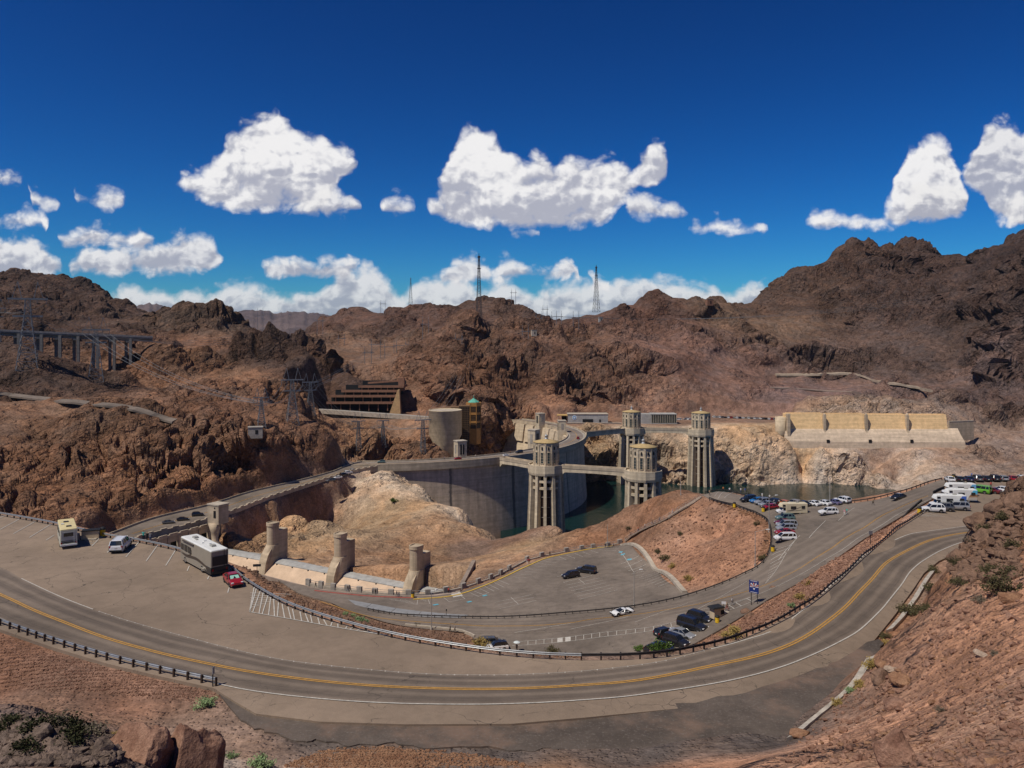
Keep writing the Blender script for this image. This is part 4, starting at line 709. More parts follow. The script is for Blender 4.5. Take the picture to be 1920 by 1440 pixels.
kerb(lo, [W(x, y, 5) for x, y in [(775, 1122), (850, 1115), (905, 1099), (945, 1083), (985, 1064), (1022, 1048), (1060, 1040), (1110, 1032), (1150, 1027)]], .5, .16, ZL, M_KERBY)
kerb(lo, [W(x, y, 4.5) for x, y in [(590, 1108), (640, 1114), (700, 1119), (775, 1122)]], .35, .16, ZL, M_KERBR)
kerb(lo, [W(x, y, z) for x, y, z in [(1166, 1023, 6), (1230, 1070, 8), (1284, 1112, 11.5)]], 1.3, .5, ZL, M_CONC)
kerb(lo, [W(x, y, 6.3) for x, y in [(760, 1168), (820, 1176), (868, 1184), (890, 1195)]], .4, .35, ZL, M_CONC)
kerb(lo, [W(x, y, 33.5) for x, y in [(1690, 960), (1712, 945), (1728, 936)]], .3, .45, lambda x, y: ZL(x, y) + .1, mat('black_rubber', (.02, .02, .02), .8, .1, 2), 'barrier')
kerb(lo, [W(x, y, 34.5) for x, y in [(1750, 929), (1760, 923), (1770, 919)]], .3, .45, lambda x, y: ZU(x, y) + .1, MATS['black_rubber'], 'barrier')

# ---------------------------------------------------------------- guardrails
M_STEEL = mat('galvanised_steel', (.30, .31, .32), .45, .10, 2.0, metal=.6); M_POST = mat('weathered_timber', (.055, .035, .025), .9, .15, 3.0)
M_RUSTR = mat('weathering_steel', (.035, .030, .030), .6, .2, 2.0, metal=.3)
POSTM = MB().box((0, 0, .15), (.16, .20, 1.3)).mesh('post', M_POST); POSTR = MB().box((0, 0, .15), (.14, .16, 1.3)).mesh('post', M_RUSTR)
def guardrail(pts, zf, label, side=1, sp=1.9, rusty=False, h=.62):
    P = ln(pts, sp); o = thing('guardrail', label, 'guardrail', (P[0].x, P[0].y, float(zf(P[0].x, P[0].y))), group='guardrails along the roads'); base = o.location
    A = np.array([(p.x, p.y) for p in P]); T = np.gradient(A, axis=0); T /= np.linalg.norm(T, axis=1)[:, None]; Nn = np.c_[-T[:, 1], T[:, 0]] * side; Z = zf(A[:, 0], A[:, 1]); rings = []
    for a, n, z in zip(A, Nn, Z):
        z = float(z); pr = [(.00, .16), (.07, .11), (.07, .06), (.0, 0), (.07, -.06), (.07, -.11), (0, -.16), (-.015, -.16), (.03, -.085), (-.03, 0), (.03, .085), (-.015, .16)]
        rings.append([(a[0] + n[0] * (.16 + u) - base.x, a[1] + n[1] * (.16 + u) - base.y, z + h + v - base.z) for u, v in pr])
    mb = MB(); mb.loft(rings); obj('rail', mb, M_RUSTR if rusty else M_STEEL, o)
    for a, t, z in zip(A, T, Z): link('post', POSTR if rusty else POSTM, o, loc=(a[0] - base.x, a[1] - base.y, float(z) - base.z), rz=math.atan2(t[1], t[0]))
    return o
def shift(pts, dx): return pts
guardrail(lineU([(-120, 1130), (0, 1173), (100, 1208), (200, 1238), (300, 1263), (405, 1286)]), ZU, 'steel guardrail on timber posts above the gravel bank, lower left', 1)
gi = lineU([(-150, 941), (0, 967), (100, 985), (190, 1006), (250, 1016), (330, 1033), (425, 1064), (466, 1095), (538, 1136), (640, 1171), (760, 1201), (900, 1224), (1000, 1234), (1090, 1238)])
guardrail(gi, ZU, 'long steel guardrail round the inner edge of the upper lot and bend', -1)
gi2 = lineU([(1090, 1238), (1200, 1235), (1300, 1221), (1400, 1192), (1500, 1142), (1560, 1097), (1620, 1042), (1680, 992)]) + [W(1742, 953, 35.6)]
guardrail(gi2, ZU, 'dark guardrail between the upper road and the red gravel median', -1, rusty=True)
guardrail(line3([(690, 1143, 5.5), (740, 1150, 6), (790, 1155, 6), (860, 1158, 6.3), (960, 1159, 7), (1060, 1153, 8), (1190, 1138, 10.3), (1290, 1115, 13.2), (1380, 1085, 17), (1420, 1064, 20), (1438, 1042, 22.3), (1445, 1010, 24), (1440, 979, 25.3), (1418, 963, 25.6), (1380, 949, 25.6), (1330, 935, 25.6)]), ZL, 'low dark guardrail along the far side of the lower road and round the red slope', -1, rusty=True)
guardrail(line3([(1590, 944, 28), (1640, 937, 29.5), (1700, 921, 32), (1740, 907, 33.5), (1766, 899, 34.7)]), ZL, 'short dark guardrail beside the lake, behind the black sedan', -1, rusty=True)
guardrail(line3([(1322, 926, 25.6), (1345, 922, 25.6), (1400, 932, 25.8), (1440, 941, 26), (1520, 944, 27), (1590, 946, 28)]), ZL, 'low dark guardrail between the lake and the parked row of cars', -1, rusty=True, h=.5)
# ---------------------------------------------------------------- the dam and its works
def part(name, mb, m, parent, smooth=False, **k):
    """mesh given in world coordinates, made a part of its thing (things here are not rotated)"""
    o = parent; off = Vector()
    while o is not None: off += o.location; o = o.parent
    mb.v = [(v[0] - off.x, v[1] - off.y, v[2] - off.z) for v in mb.v]; return obj(name, mb, m, parent, smooth, **k)
def m_conc(name, col, streak=.5, lift=1.5, stripes=(), dark=(.10, .088, .078)):
    g = NG(name); p = g.pos(); s = g.n('ShaderNodeVectorMath', {0: p, 1: (.22, .22, .02)}, operation='MULTIPLY').outputs[0]; n = g.noise(s, 1.0, 6, .65); n2 = g.noise(p, .35, 5, .65); sx = g.n('ShaderNodeSeparateXYZ', {0: p})
    z = g.M('FRACT', g.M('DIVIDE', sx.outputs[2], lift)); jl = g.M('MULTIPLY', g.mr(z, .0, .07, 1.0, 0.0), .45)
    hz_ = g.noise(g.n('ShaderNodeVectorMath', {0: p, 1: (.03, .03, .8)}, operation='MULTIPLY').outputs[0], 1.0, 4, .6)
    f = g.M('MULTIPLY', g.M('MULTIPLY', g.mr(n, .3, .72, 1 - .45 * streak, 1 + .3 * streak), g.mr(n2, .3, .7, .87, 1.12)), g.mr(hz_, .3, .7, .88, 1.1)); c = g.mix(1.0, (*col, 1), g.grey(f), 'MULTIPLY'); c = g.mix(jl, c, g.mix(1.0, c, (.72, .7, .68, 1), 'MULTIPLY'))
    if stripes:
        a = g.M('DEGREES', g.M('ARCTAN2', g.M('SUBTRACT', sx.outputs[1], DC.y), g.M('SUBTRACT', sx.outputs[0], DC.x))); a = g.M('ADD', a, g.M('MULTIPLY', g.M('SUBTRACT', g.noise(p, .3, 3), .5), .7))
        for t, w in stripes: c = g.mix(g.M('MULTIPLY', g.mr(g.M('ABSOLUTE', g.M('SUBTRACT', a, t)), w * .3, w, 1.0, 0.0), g.mr(n, .2, .7, .5, .95)), c, (*dark, 1))
    g.put(g.b.inputs['Base Color'], c); g.b.inputs['Roughness'].default_value = .88; g.b.inputs['Specular IOR Level'].default_value = .2; return g.m
M_DAMUP = m_conc('dam_concrete_upstream', (.54, .425, .315), .5, 1.5, ((-66.5, .45), (-50, .6), (-28, .35), (-6, .4)))
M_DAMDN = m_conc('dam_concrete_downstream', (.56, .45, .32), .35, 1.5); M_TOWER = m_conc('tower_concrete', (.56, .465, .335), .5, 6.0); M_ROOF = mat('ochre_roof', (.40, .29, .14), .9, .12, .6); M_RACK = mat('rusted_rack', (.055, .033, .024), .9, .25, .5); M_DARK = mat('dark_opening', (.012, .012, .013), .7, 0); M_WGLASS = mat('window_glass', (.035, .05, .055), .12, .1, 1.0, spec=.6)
M_WALLC = m_conc('wall_concrete', (.30, .235, .19), .7, 1.5); M_PIER = m_conc('pier_concrete', (.47, .375, .265), .6, 1.2); M_BEIGE = m_conc('rotunda_concrete', (.50, .40, .275), .25, 3.0); M_WEIR = mat('weir_concrete', (.54, .395, .275), .85, .10, .25, .1); M_GATE = mat('drum_gate', (.32, .315, .30), .6, .14, .4)
dam = thing('dam', 'huge curved concrete arch dam with a road along its crest', 'dam', dam_pt(-50, 152, -60))
A0, A1 = -88.0, 53.0; na = 140
def arc_loft(prof, a0, a1, n): return [[dam_pt(a0 + (a1 - a0) * k / n, r, z) for r, z in prof] for k in range(n + 1)]
mb = MB(); mb.loft(arc_loft([(158.0, -3.8), (158.4, -20), (160.2, -46), (163, -80), (164, -112), (104, -112), (126, -70), (139, -28), (144, -8), (145, -1.2), (158.0, -1.2)], A0, A1, na))
o = part('dam_wall', mb, [M_DAMUP, M_DAMDN], dam)
mi = []
for p in o.data.polygons: c = p.center + Vector(dam.location); mi.append(1 if math.hypot(c.x - DC.x, c.y - DC.y) < 150 else 0)
o.data.polygons.foreach_set('material_index', mi)
M_BAND = m_conc('crest_concrete', (.44, .36, .265), .5, 9.0)
mb = MB(); mb.loft(arc_loft([(159.6, .95), (159.6, -3.6), (158.05, -3.75), (158.05, .0), (158.9, .0), (158.9, .95)], A0, A1, na)); part('parapet', mb, M_BAND, dam)
mb = MB(); mb.loft(arc_loft([(145.5, 1.0), (145.5, .0), (144.6, .0), (144.6, -1.8), (145.05, -1.8), (145.05, 1.0)][::-1], A0, A1, na)); part('parapet', mb, M_BAND, dam)
mb = MB(); mb.loft(arc_loft([(158.9, .02), (145.5, .02), (145.5, -1.15), (158.9, -1.15)], A0 - 3, A1 + 2, na), cap=True); part('crest_deck', mb, M_CONC2, dam)
g, c = m_asphalt('asphalt_crest', (.20, .165, .14), .2, .1, .6); M_CREST = fin(g, c)
mb = MB(); mb.loft(arc_loft([(157.1, .10), (147.2, .10), (147.2, .03), (157.1, .03)], A0 - 2, A1 + 2, na)); part('crest_road', mb, M_CREST, dam)
for r in (152.05, 152.35): mb = MB(); mb.loft(arc_loft([(r + .08, .125), (r - .08, .125), (r - .08, .11), (r + .08, .11)], A0 - 2, A1 + 2, na)); part('centre_line', mb, M_YEL, dam)
for a in np.arange(-1.0, 50, 5.6):               # proud panels of the downstream face, slits between them
    mb = MB(); R_ = [[dam_pt(a + t * 4.7, r, z) for r, z in [(145.04, -1.9), (142.6, -1.9), (141.2, -9), (140.2, -17), (143, -17)]] for t in (0, .5, 1)]; mb.loft(R_); part('panel', mb, M_DAMDN, dam)
for a, r, w, h, zb in [(-61.5, 142, 6.6, 10.4, -9), (-35, 142, 6.6, 12.5, -9), (5, 142, 6.4, 9.2, -14), (27.5, 142, 6.8, 10.0, -16)]:
    c = dam_pt(a, r); rz = R(a); et = link('elevator_tower', None, dam, loc=c - Vector(dam.location), rz=0); mb = MB(); mb.box((c.x, c.y, (h + zb) / 2), (6.2, w, h - zb), rz, taper=.97); part('tower_wall', mb, M_TOWER, et)
    mb = MB(); mb.box((c.x, c.y, h + .3), (6.6, w + .4, .6), rz); part('roof_slab', mb, M_CONC, et)
    u = Vector((math.cos(rz), math.sin(rz), 0)); v = Vector((-u.y, u.x, 0))
    for s in (-1, 1):
        q = c + u * (s * 3.13); mb = MB(); mb.box((q.x, q.y, h * .52), (.25, w * .42, h * .62), rz); part('grille', mb, M_DARK, et); mb = MB(); mb.box((q.x + u.x * s * .1, q.y + u.y * s * .1, h * .52), (.3, .35, h * .64), rz); part('mullion', mb, M_CONC, et)
    for s in (-1, 1):
        q = c + v * (s * (w / 2 + .02)); mb = MB(); mb.box((q.x, q.y, h * .55), (1.8, .25, h * .5), rz); part('grille', mb, M_CONC2, et)

def intake_tower():
    t = thing('intake_tower', 'x', 'tower', group='intake towers standing in the lake'); n = 12
    mb = MB(); mb.lathe([(7.6, -64), (7.2, -13.2), (7.2, -13.0), (4.2, -13.0), (4.2, -4.8)], n=24); obj('shaft', mb, M_RACK, t)
    for k in range(n):
        a = 2 * math.pi * (k + .5) / n; u = (math.cos(a), math.sin(a)); mb = MB(); mb.extr([(6.5, -64), (12.6, -64), (10.5, -14), (10.3, -5.0), (6.5, -5.0)], (0, 0, 0), u, -.85, .85); obj('fin', mb, M_TOWER, t)
    for z in (-8.6, -12.6): mb = MB(); mb.lathe([(8.0, z - .7), (9.5, z - .7), (9.5, z + .7), (8.0, z + .7)], n=n, cap=False, a0=math.pi / n, a1=2 * math.pi + math.pi / n); mb.f += [tuple(k + o for k in f) for f in [] for o in [0]]; obj('ring_beam', mb, M_TOWER, t)
    for z in range(-60, -14, 6): mb = MB(); mb.lathe([(7.3, z - .15), (7.75, z - .15), (7.75, z + .15), (7.3, z + .15)], n=24, cap=False); obj('rack_band', mb, M_CONC2, t)
    mb = MB(); mb.lathe([(6.0, -5.0), (10.7, -5.0), (11.0, -3.6), (11.0, .9), (10.5, .9), (10.5, -.1), (6, -.1)], n=n, a0=math.pi / n, a1=2 * math.pi + math.pi / n); obj('deck', mb, M_TOWER, t)
    mb = MB(); mb.lathe([(7.7, -.12), (7.7, 1.2), (7.55, 1.3), (7.55, 12.9), (7.75, 13.1), (7.75, 13.9), (7.3, 14.0)], n=n, a0=math.pi / n, a1=2 * math.pi + math.pi / n); obj('house_wall', mb, M_TOWER, t)
    ap = 7.55 * math.cos(math.pi / n)
    for k in range(n):
        a = 2 * math.pi * k / n; u = Vector((math.cos(a), math.sin(a), 0)); p = u * ap
        mb = MB(); mb.box((p.x, p.y, 5.2), (.5, 1.55, 6.4), a); w = obj('window', mb, M_WGLASS, t); mb = MB(); v = Vector((-u.y, u.x, 0))
        for s in (-.9, .9): q = p + v * s; mb.box((q.x, q.y, 5.2), (.75, .28, 6.9), a)
        for z in (1.85, 8.6): mb.box((p.x, p.y, z), (.75, 2.05, .3), a)
        for z in (3.4, 5.0, 6.6): mb.box((p.x, p.y, z), (.58, 1.5, .09), a)
        obj('frame', mb, M_TOWER, w)
        mb = MB(); mb.extr([(-.45, 10.0), (.45, 10.0), (.45, 11.3), (.3, 11.75), (0, 11.95), (-.3, 11.75), (-.45, 11.3)], (p.x * 1.02, p.y * 1.02, 0), (v.x, v.y), -.16, .16); obj('niche', mb, M_DARK, t)
        a2 = a + math.pi / n; mb = MB(); mb.box((7.62 * math.cos(a2), 7.62 * math.sin(a2), 6.6), (.5, .7, 13.0), a2); obj('pilaster', mb, M_TOWER, t)
    mb = MB(); mb.lathe([(7.9, 13.95), (7.9, 14.35), (3, 15.4), (1.3, 15.75), (1.3, 15.9)], n=24); obj('roof', mb, M_ROOF, t, True)
    mb = MB(); mb.lathe([(1.25, 15.8), (1.25, 16.1), (.85, 16.2), (.85, 17.4), (1.1, 17.5), (.9, 18.0), (.5, 18.4), (.08, 18.55), (.08, 19.8)], n=12); obj('cupola', mb, mat('grey_metal', (.33, .34, .35), .5, .08, 2, metal=.3), t, True)
    return t
TLAB = ['concrete intake tower nearest the dam wall, joined to the crest by a footbridge', 'near intake tower standing behind the red slope, at the outer end of its footbridge', 'far intake tower beside the glass visitor building, joined to the far crest', 'tall far intake tower standing alone before the pale cliff']
it = intake_tower()
for k, (x, y) in enumerate(TOWERS):
    o = it if k == 0 else copy_tree(it); o.location = (x, y, 0); o.rotation_euler.z = R(9 + 4 * k); o['label'] = TLAB[k]
def footbridge(a, b, ra, rb, label):
    a = Vector((a[0], a[1], 0)); b = Vector((b[0], b[1], 0)); u = (b - a).normalized(); p = a + u * ra; q = b - u * rb; L = (q - p).length; t = thing('footbridge', label, 'bridge', p, group='footbridges to the intake towers')
    mb = MB(); mb.extr([(0, -5.2), (2.2, -3.2), (L * .5, -2.9), (L - 2.2, -3.2), (L, -5.2), (L, -.15), (0, -.15)], p, (u.x, u.y), -2.4, 2.4); part('deck', mb, M_TOWER, t)
    for s in (-1, 1): mb = MB(); mb.extr([(0, -.9), (L, -.9), (L, 1.0), (0, 1.0)], p, (u.x, u.y), s * 2.42 - .17, s * 2.42 + .17); part('parapet', mb, M_BAND, t)
c = dam_pt(-53.5, 159.7); footbridge(c, TOWERS[0], 0, 10.3, 'concrete footbridge from the dam crest to the nearest intake tower'); footbridge(TOWERS[0], TOWERS[1], 10.3, 10.3, 'concrete footbridge linking the two near intake towers')
c = dam_pt(2.5, 159.7); footbridge(c, TOWERS[2], 0, 10.3, 'concrete footbridge from the far end of the dam crest to a tower'); footbridge(TOWERS[2], TOWERS[3], 10.3, 10.3, 'concrete footbridge linking the two far intake towers')

# ---------------------------------------------------------------- near spillway
sw = thing('spillway', 'near spillway with a pale sloping weir and three rounded concrete piers', 'spillway', SP_A + Vector((0, 0, -30)))
Ls = (SP_END - SP_A).length
ux = (-SP_N.x, -SP_N.y)                      # from the lake side towards the trough
def weir(prof, name, m, u0, u1, n=1):
    mb = MB(); rings = []
    for k in range(n + 1):
        o = SP_A + SP_U * (u0 + (u1 - u0) * k / n); rings.append([o - SP_N * u + Vector((0, 0, z)) for u, z in prof])
    mb.loft(rings); return part(name, mb, m, sw)
weir([(-9, -30), (-9, -9.8), (-7, -9.4), (-7, -30)], 'stained_lip', mat('rust_stained_concrete', (.36, .27, .16), .9, .35, .35, .2, col2=(.50, .44, .36)), -8, Ls)
weir([(-7, -30), (-7, -9.2), (-4.5, -8.6), (-3, -8.45), (-3, -30)], 'stained_lip', MATS['rust_stained_concrete'], -8, Ls)
weir([(-3, -30), (-3, -8.2), (-1.4, -7.9), (0.2, -8.1), (1.6, -8.7), (1.6, -30)], 'gate_crest', M_GATE, -8, Ls)
weir([(1.6, -34), (1.6, -9.0), (3.2, -9.9), (5, -11.3), (7, -13.2), (10, -17), (13, -21.5), (16, -27), (18, -32), (18, -34)], 'apron', M_WEIR, -8, Ls)
for k in range(14): o = SP_A + SP_U * (4 + k * 8.0) - SP_N * 1.9; part('drain', MB().box((o.x, o.y, -9.05), (.4, .4, .35), math.atan2(SP_U.y, SP_U.x)), M_DARK, sw)
for k in range(3):
    o = SP_A + SP_U * (34.0 * (k + 1) - 2); pr = link('pier', None, sw, loc=o - Vector(sw.location)); ry = math.atan2(-SP_N.y, -SP_N.x)
    prof = [(-7.5, -24), (-7.5, 3.0), (-1.6, 3.0), (-1.6, 4.2), (2.4, 4.2), (2.4, -3.0), (3.2, -3.8), (4.6, -6.2), (5.6, -9), (6.2, -13), (6.2, -24)]
    part('base', MB().extr([(-5.8, -24), (-5.8, 3.0), (-1.7, 3.0), (1.2, 3.0), (1.2, -2.6), (2.6, -3.4), (4.2, -5.4), (5.3, -8.0), (6.0, -12), (6.2, -24)], o, ux, -1.8, 1.8), M_PIER, pr)
    # rounded shaft, taller, and its flared nose
    def stad(r, l0, l1, z, n=10):
        P = []
        for j in range(n + 1): a = -math.pi / 2 + math.pi * j / n; P.append((l1 + r * math.cos(a), r * math.sin(a)))
        for j in range(n + 1): a = math.pi / 2 + math.pi * j / n; P.append((l0 + (r * math.cos(a)) * .25, r * math.sin(a)))
        return [o + Vector((ux[0] * u - ux[1] * w, ux[1] * u + ux[0] * w, z)) for u, w in P]
    mb = MB(); mb.loft([stad(1.9, -1.2, .6, -4), stad(1.9, -1.2, .6, 5.9)]); part('shaft', mb, M_PIER, pr)
    mb = MB(); mb.loft([stad(2.1, -1.3, .6, 5.0), stad(2.1, -1.3, .6, 6.2), stad(1.75, -1.3, .6, 6.2), stad(1.75, -1.3, .6, 5.4)], cap=False); part('cap', mb, M_PIER, pr)
    mb = MB(); mb.loft([stad(1.6, -1.1, .5, 5.3), stad(1.6, -1.1, .5, 5.45)]); part('cap_well', mb, M_DARK, pr)
    mb = MB(); mb.loft([stad(2.2, -1, 3.9, -24), stad(2.2, -1, 3.7, -12), stad(2.2, -1, 3.0, -8.2), stad(2.2, -1, 2.0, -5.4), stad(2.22, -1, 1.0, -3.2), stad(2.22, -1, .55, -2.2)]); part('nose', mb, M_PIER, pr)
# wall of the trough under the walkway, end wall
mb = MB(); wl = ln([W(x, y, 4.5) for x, y in [(470, 1072), (500, 1080), (600, 1104), (700, 1114), (790, 1117), (856, 1110)]], 3); mb.loft([[(p.x, p.y, -32), (p.x + .6, p.y - 1.0, -32), (p.x + .6, p.y - 1.0, 4.62), (p.x, p.y, 4.62)] for p in wl]); part('trough_wall', mb, M_WALLC, sw)
p = SP_END + SP_N * 1; q = W(856, 1110, 4.5); mb = MB(); mb.bar((p.x, p.y, -14), (q.x, q.y, -14), 1.2, 36); part('end_wall', mb, M_WALLC, sw)
# retaining wall beside the dam road and the tower at its near end
rw = thing('retaining_wall', 'long curved brown retaining wall below the road to the dam', 'wall', W(560, 985, d=356))
dn = ln(D_NEAR, 3)
mb = MB(); mb.loft([[(p.x + .1, p.y + .2, -34), (p.x + 2.2, p.y - 2.6, -34), (p.x + .9, p.y - 1.2, float(ZD(p.x, p.y)) + .0), (p.x, p.y, float(ZD(p.x, p.y)) + .0)] for p in dn]); part('wall_face', mb, M_WALLC, rw)
mb = MB(); mb.loft([[(p.x - .1, p.y + .1, float(ZD(p.x, p.y)) - .2), (p.x + 1.0, p.y - 1.3, float(ZD(p.x, p.y)) - 2.0), (p.x + 1.0, p.y - 1.3, float(ZD(p.x, p.y)) + 1.0), (p.x + .5, p.y - .7, float(ZD(p.x, p.y)) + 1.0)] for p in dn]); part('coping', mb, M_BAND, rw)
for i in range(0, len(dn) - 1, 2):
    p = dn[i]; t = (dn[i + 1] - p).normalized(); part('parapet_block', MB().box((p.x + .7, p.y - .9, float(ZD(p.x, p.y)) + 1.2), (2.6, .8, .5), math.atan2(t.y, t.x)), M_BAND, rw)
df = ln(D_FAR, 3); mb = MB(); mb.loft([[(p.x, p.y, float(ZD(p.x, p.y)) - .4), (p.x + .3, p.y - .3, float(ZD(p.x, p.y)) - .4), (p.x + .3, p.y - .3, float(ZD(p.x, p.y)) + .8), (p.x, p.y, float(ZD(p.x, p.y)) + .8)] for p in df]); part('far_parapet', mb, M_BAND, rw)
mb = MB(); cl = ln([(a.lerp(b, .5).x, a.lerp(b, .5).y) for a, b in zip(D_FAR[1:], D_NEAR[::-1][1:])]); [strip(mb, cl, .16, ZD, .05, o) for o in (-.16, .16)]; part('centre_line', mb, M_YEL, rw)
tw = W(409, 972, d=322); et = thing('gate_tower', 'small square concrete tower at the road end of the near spillway', 'tower', (tw.x, tw.y, -30)); rz = math.atan2(SP_U.y, SP_U.x)
part('tower_wall', MB().box((tw.x, tw.y, 6.2), (6.4, 5.0, 7.4), rz), M_BAND, et); part('roof_slab', MB().box((tw.x, tw.y, 10.1), (6.8, 5.4, .5), rz), M_CONC, et)
q = tw - SP_N * 2.52; part('window', MB().box((q.x + 1.0 * SP_U.x, q.y + 1.0 * SP_U.y, 6.4), (1.3, .2, 2.8), rz), M_DARK, et); part('vent', MB().box((q.x + SP_U.x, q.y + SP_U.y, 8.9), (.6, .2, .6), rz), M_DARK, et)
mb = MB(); mb.lathe([(2.6, 2.6), (1.5, -1), (1.2, -4.2), (2.2, -5.5), (3.6, -8), (4.6, -11), (5.0, -14), (5, -30)], (tw.x - SP_N.x * 1.6, tw.y - SP_N.y * 1.6, 0), n=20); part('corbel', mb, M_PIER, et, True)
# road bridge with arches over the spillway channel
br = thing('arch_bridge', 'low concrete bridge with a row of dark arches behind the big motorhome', 'bridge', W(310, 1010, d=305))
p0 = W(262, 1012, 1.5); p1 = W(398, 976, 1.5); u = (p1 - p0); u.z = 0; Lb = u.length; u.normalize(); nrm = Vector((u.y, -u.x, 0)); nrm = nrm if nrm.y < 0 else -nrm
part('spandrel', MB().extr([(0, 1.3), (Lb, 1.3), (Lb, -1.6), (0, -1.6)], p0 + nrm * 3.4 - Vector((0, 0, 1.5)), (u.x, u.y), -.3, .3), M_BAND, br)
nA = 7; wA = Lb / nA
for k in range(nA + 1): c = p0 + u * (k * wA) + nrm * 3.4; part('arch_pier', MB().box((c.x, c.y, -9), (1.3, 1.0, 18.8), math.atan2(u.y, u.x)), M_BAND, br)
for k in range(nA):
    pr = [(.6, .2), (wA - .6, .2)] + [(wA / 2 + (wA / 2 - .6) * math.cos(a), -3.0 + 2.4 * math.sin(a)) for a in np.linspace(0, math.pi, 9)]; part('arch_ring', MB().extr(pr, p0 + u * (k * wA) + nrm * 3.42 - Vector((0, 0, .0)), (u.x, u.y), -.25, .25), M_BAND, br)
c = p0.lerp(p1, .5) + nrm * 1.6; part('back_wall', MB().box((c.x, c.y, -9), (Lb + 6, .5, 18), math.atan2(u.y, u.x)), M_DARK, br)

# ---------------------------------------------------------------- far bank: visitor buildings
vc = thing('round_building', 'tall beige round concrete building behind the dam crest', 'building', W(835, 858, d=628)); c = W(835, 700, d=632); 
mb = MB(); mb.lathe([(9.0, -24), (9.0, -7.5), (13, .5), (13, 19.3), (13.1, 19.4), (13.1, 20.1), (12.6, 20.1), (12.6, 19.5)], (c.x, c.y, 0), n=48); part('drum', mb, M_BEIGE, vc, True); part('roof', MB().lathe([(12.58, 19.0), (12.58, 19.55)], (c.x, c.y, 0), n=48), M_CONC, vc)
M_ORB = mat('orange_brown_cladding', (.36, .18, .055), .6, .12, .5); M_BGL = mat('dark_glazing', (.02, .016, .014), .25, .1, 1, spec=.5); M_BRF = mat('brown_mullion', (.17, .10, .05), .6, .1, 1); M_COPPER = mat('green_copper', (.10, .36, .27), .6, .12, .7)
gb = thing('glass_tower', 'brown glazed octagonal tower with a green pointed roof', 'building', W(888, 818, d=672)); tc_ = W(888, 700, d=672); r8 = 6.6
def oct_(r, z): return [(tc_.x + r * math.cos(R(22.5 + 45 * k)), tc_.y + r * math.sin(R(22.5 + 45 * k)), z) for k in range(8)]
def octloft(z0, z1, r): mb = MB(); mb.loft([oct_(r, z0), oct_(r, z1)]); return mb
part('core', octloft(-12, 22.4, r8 - .3), M_BGL, gb)
for z0, z1 in ((-12, 1.2), (5.8, 7.6), (12.6, 14.6), (19.6, 22.6)): part('band', octloft(z0, z1, r8), M_ORB, gb)
mb = MB(); mb.loft([oct_(r8 + .02, -12), oct_(r8 + .02, 22.5)]); 
for k in range(8): q = oct_(r8 - .02, 0)[k]; part('corner_post', MB().box((q[0], q[1], 5.3), (.5, .5, 34), 0), M_ORB, gb)
for k in (7, 0): 
    a = oct_(r8 + .05, 0)[k]; b = oct_(r8 + .05, 0)[(k + 1) % 8]; mb = MB(); mb.add([(a[0], a[1], -12), (b[0], b[1], -12), (b[0], b[1], 22.3), (a[0], a[1], 22.3), (a[0] * .999, a[1] + .3, -12), (b[0], b[1] + .3, -12), (b[0], b[1] + .3, 22.3), (a[0], a[1] + .3, 22.3)], [(0, 1, 2, 3), (7, 6, 5, 4), (0, 4, 5, 1), (3, 2, 6, 7), (0, 3, 7, 4), (1, 5, 6, 2)]); part('side_panel', mb, M_ORB, gb)
for k in range(8):
    a = Vector(oct_(r8 - .18, 0)[k]); b = Vector(oct_(r8 - .18, 0)[(k + 1) % 8]); mb = MB()
    for j in range(1, 5): q = a.lerp(b, j / 5); mb.box((q.x, q.y, 8), (.16, .16, 28))
    for z in (2.4, 3.5, 4.7, 8.8, 10, 11.3, 15.8, 17, 18.3): mb.bar((a.x, a.y, z), (b.x, b.y, z), .15)
    part('mullions', mb, M_BRF, gb)
mb = MB(); mb.loft([oct_(5.0, 22.6), oct_(5.0, 23.0), oct_(.25, 26.2), oct_(.2, 28.5)]); part('roof', mb, M_COPPER, gb)
gw = thing('glass_wing', 'low dark glazed wing between the round building and the tower', 'building', W(858, 795, d=650))
for x0, x1, y0 in ((829, 846, 766.5), (846, 861, 764.5), (861, 880, 762)):
    a = W(x0, y0, d=652); b = W(x1, y0, d=652); zt = a.z; part('glazing', MB().box(((a.x + b.x) / 2, 655, (zt - 12) / 2), (b.x - a.x - .1, 9, zt + 12)), M_BGL, gw); part('roof_edge', MB().box(((a.x + b.x) / 2, 655, zt + .3), (b.x - a.x + .5, 9.6, .6)), M_BRF, gw)
    mb = MB(); n = 6
    for k in range(n + 1): mb.box((a.x + (b.x - a.x) * k / n, 650.45, (zt - 12) / 2), (.14, .14, zt + 12))
    for z in np.arange(-10, zt, 1.5): mb.box(((a.x + b.x) / 2, 650.42, z), (b.x - a.x, .12, .14))
    part('mullions', mb, M_BRF, gw)
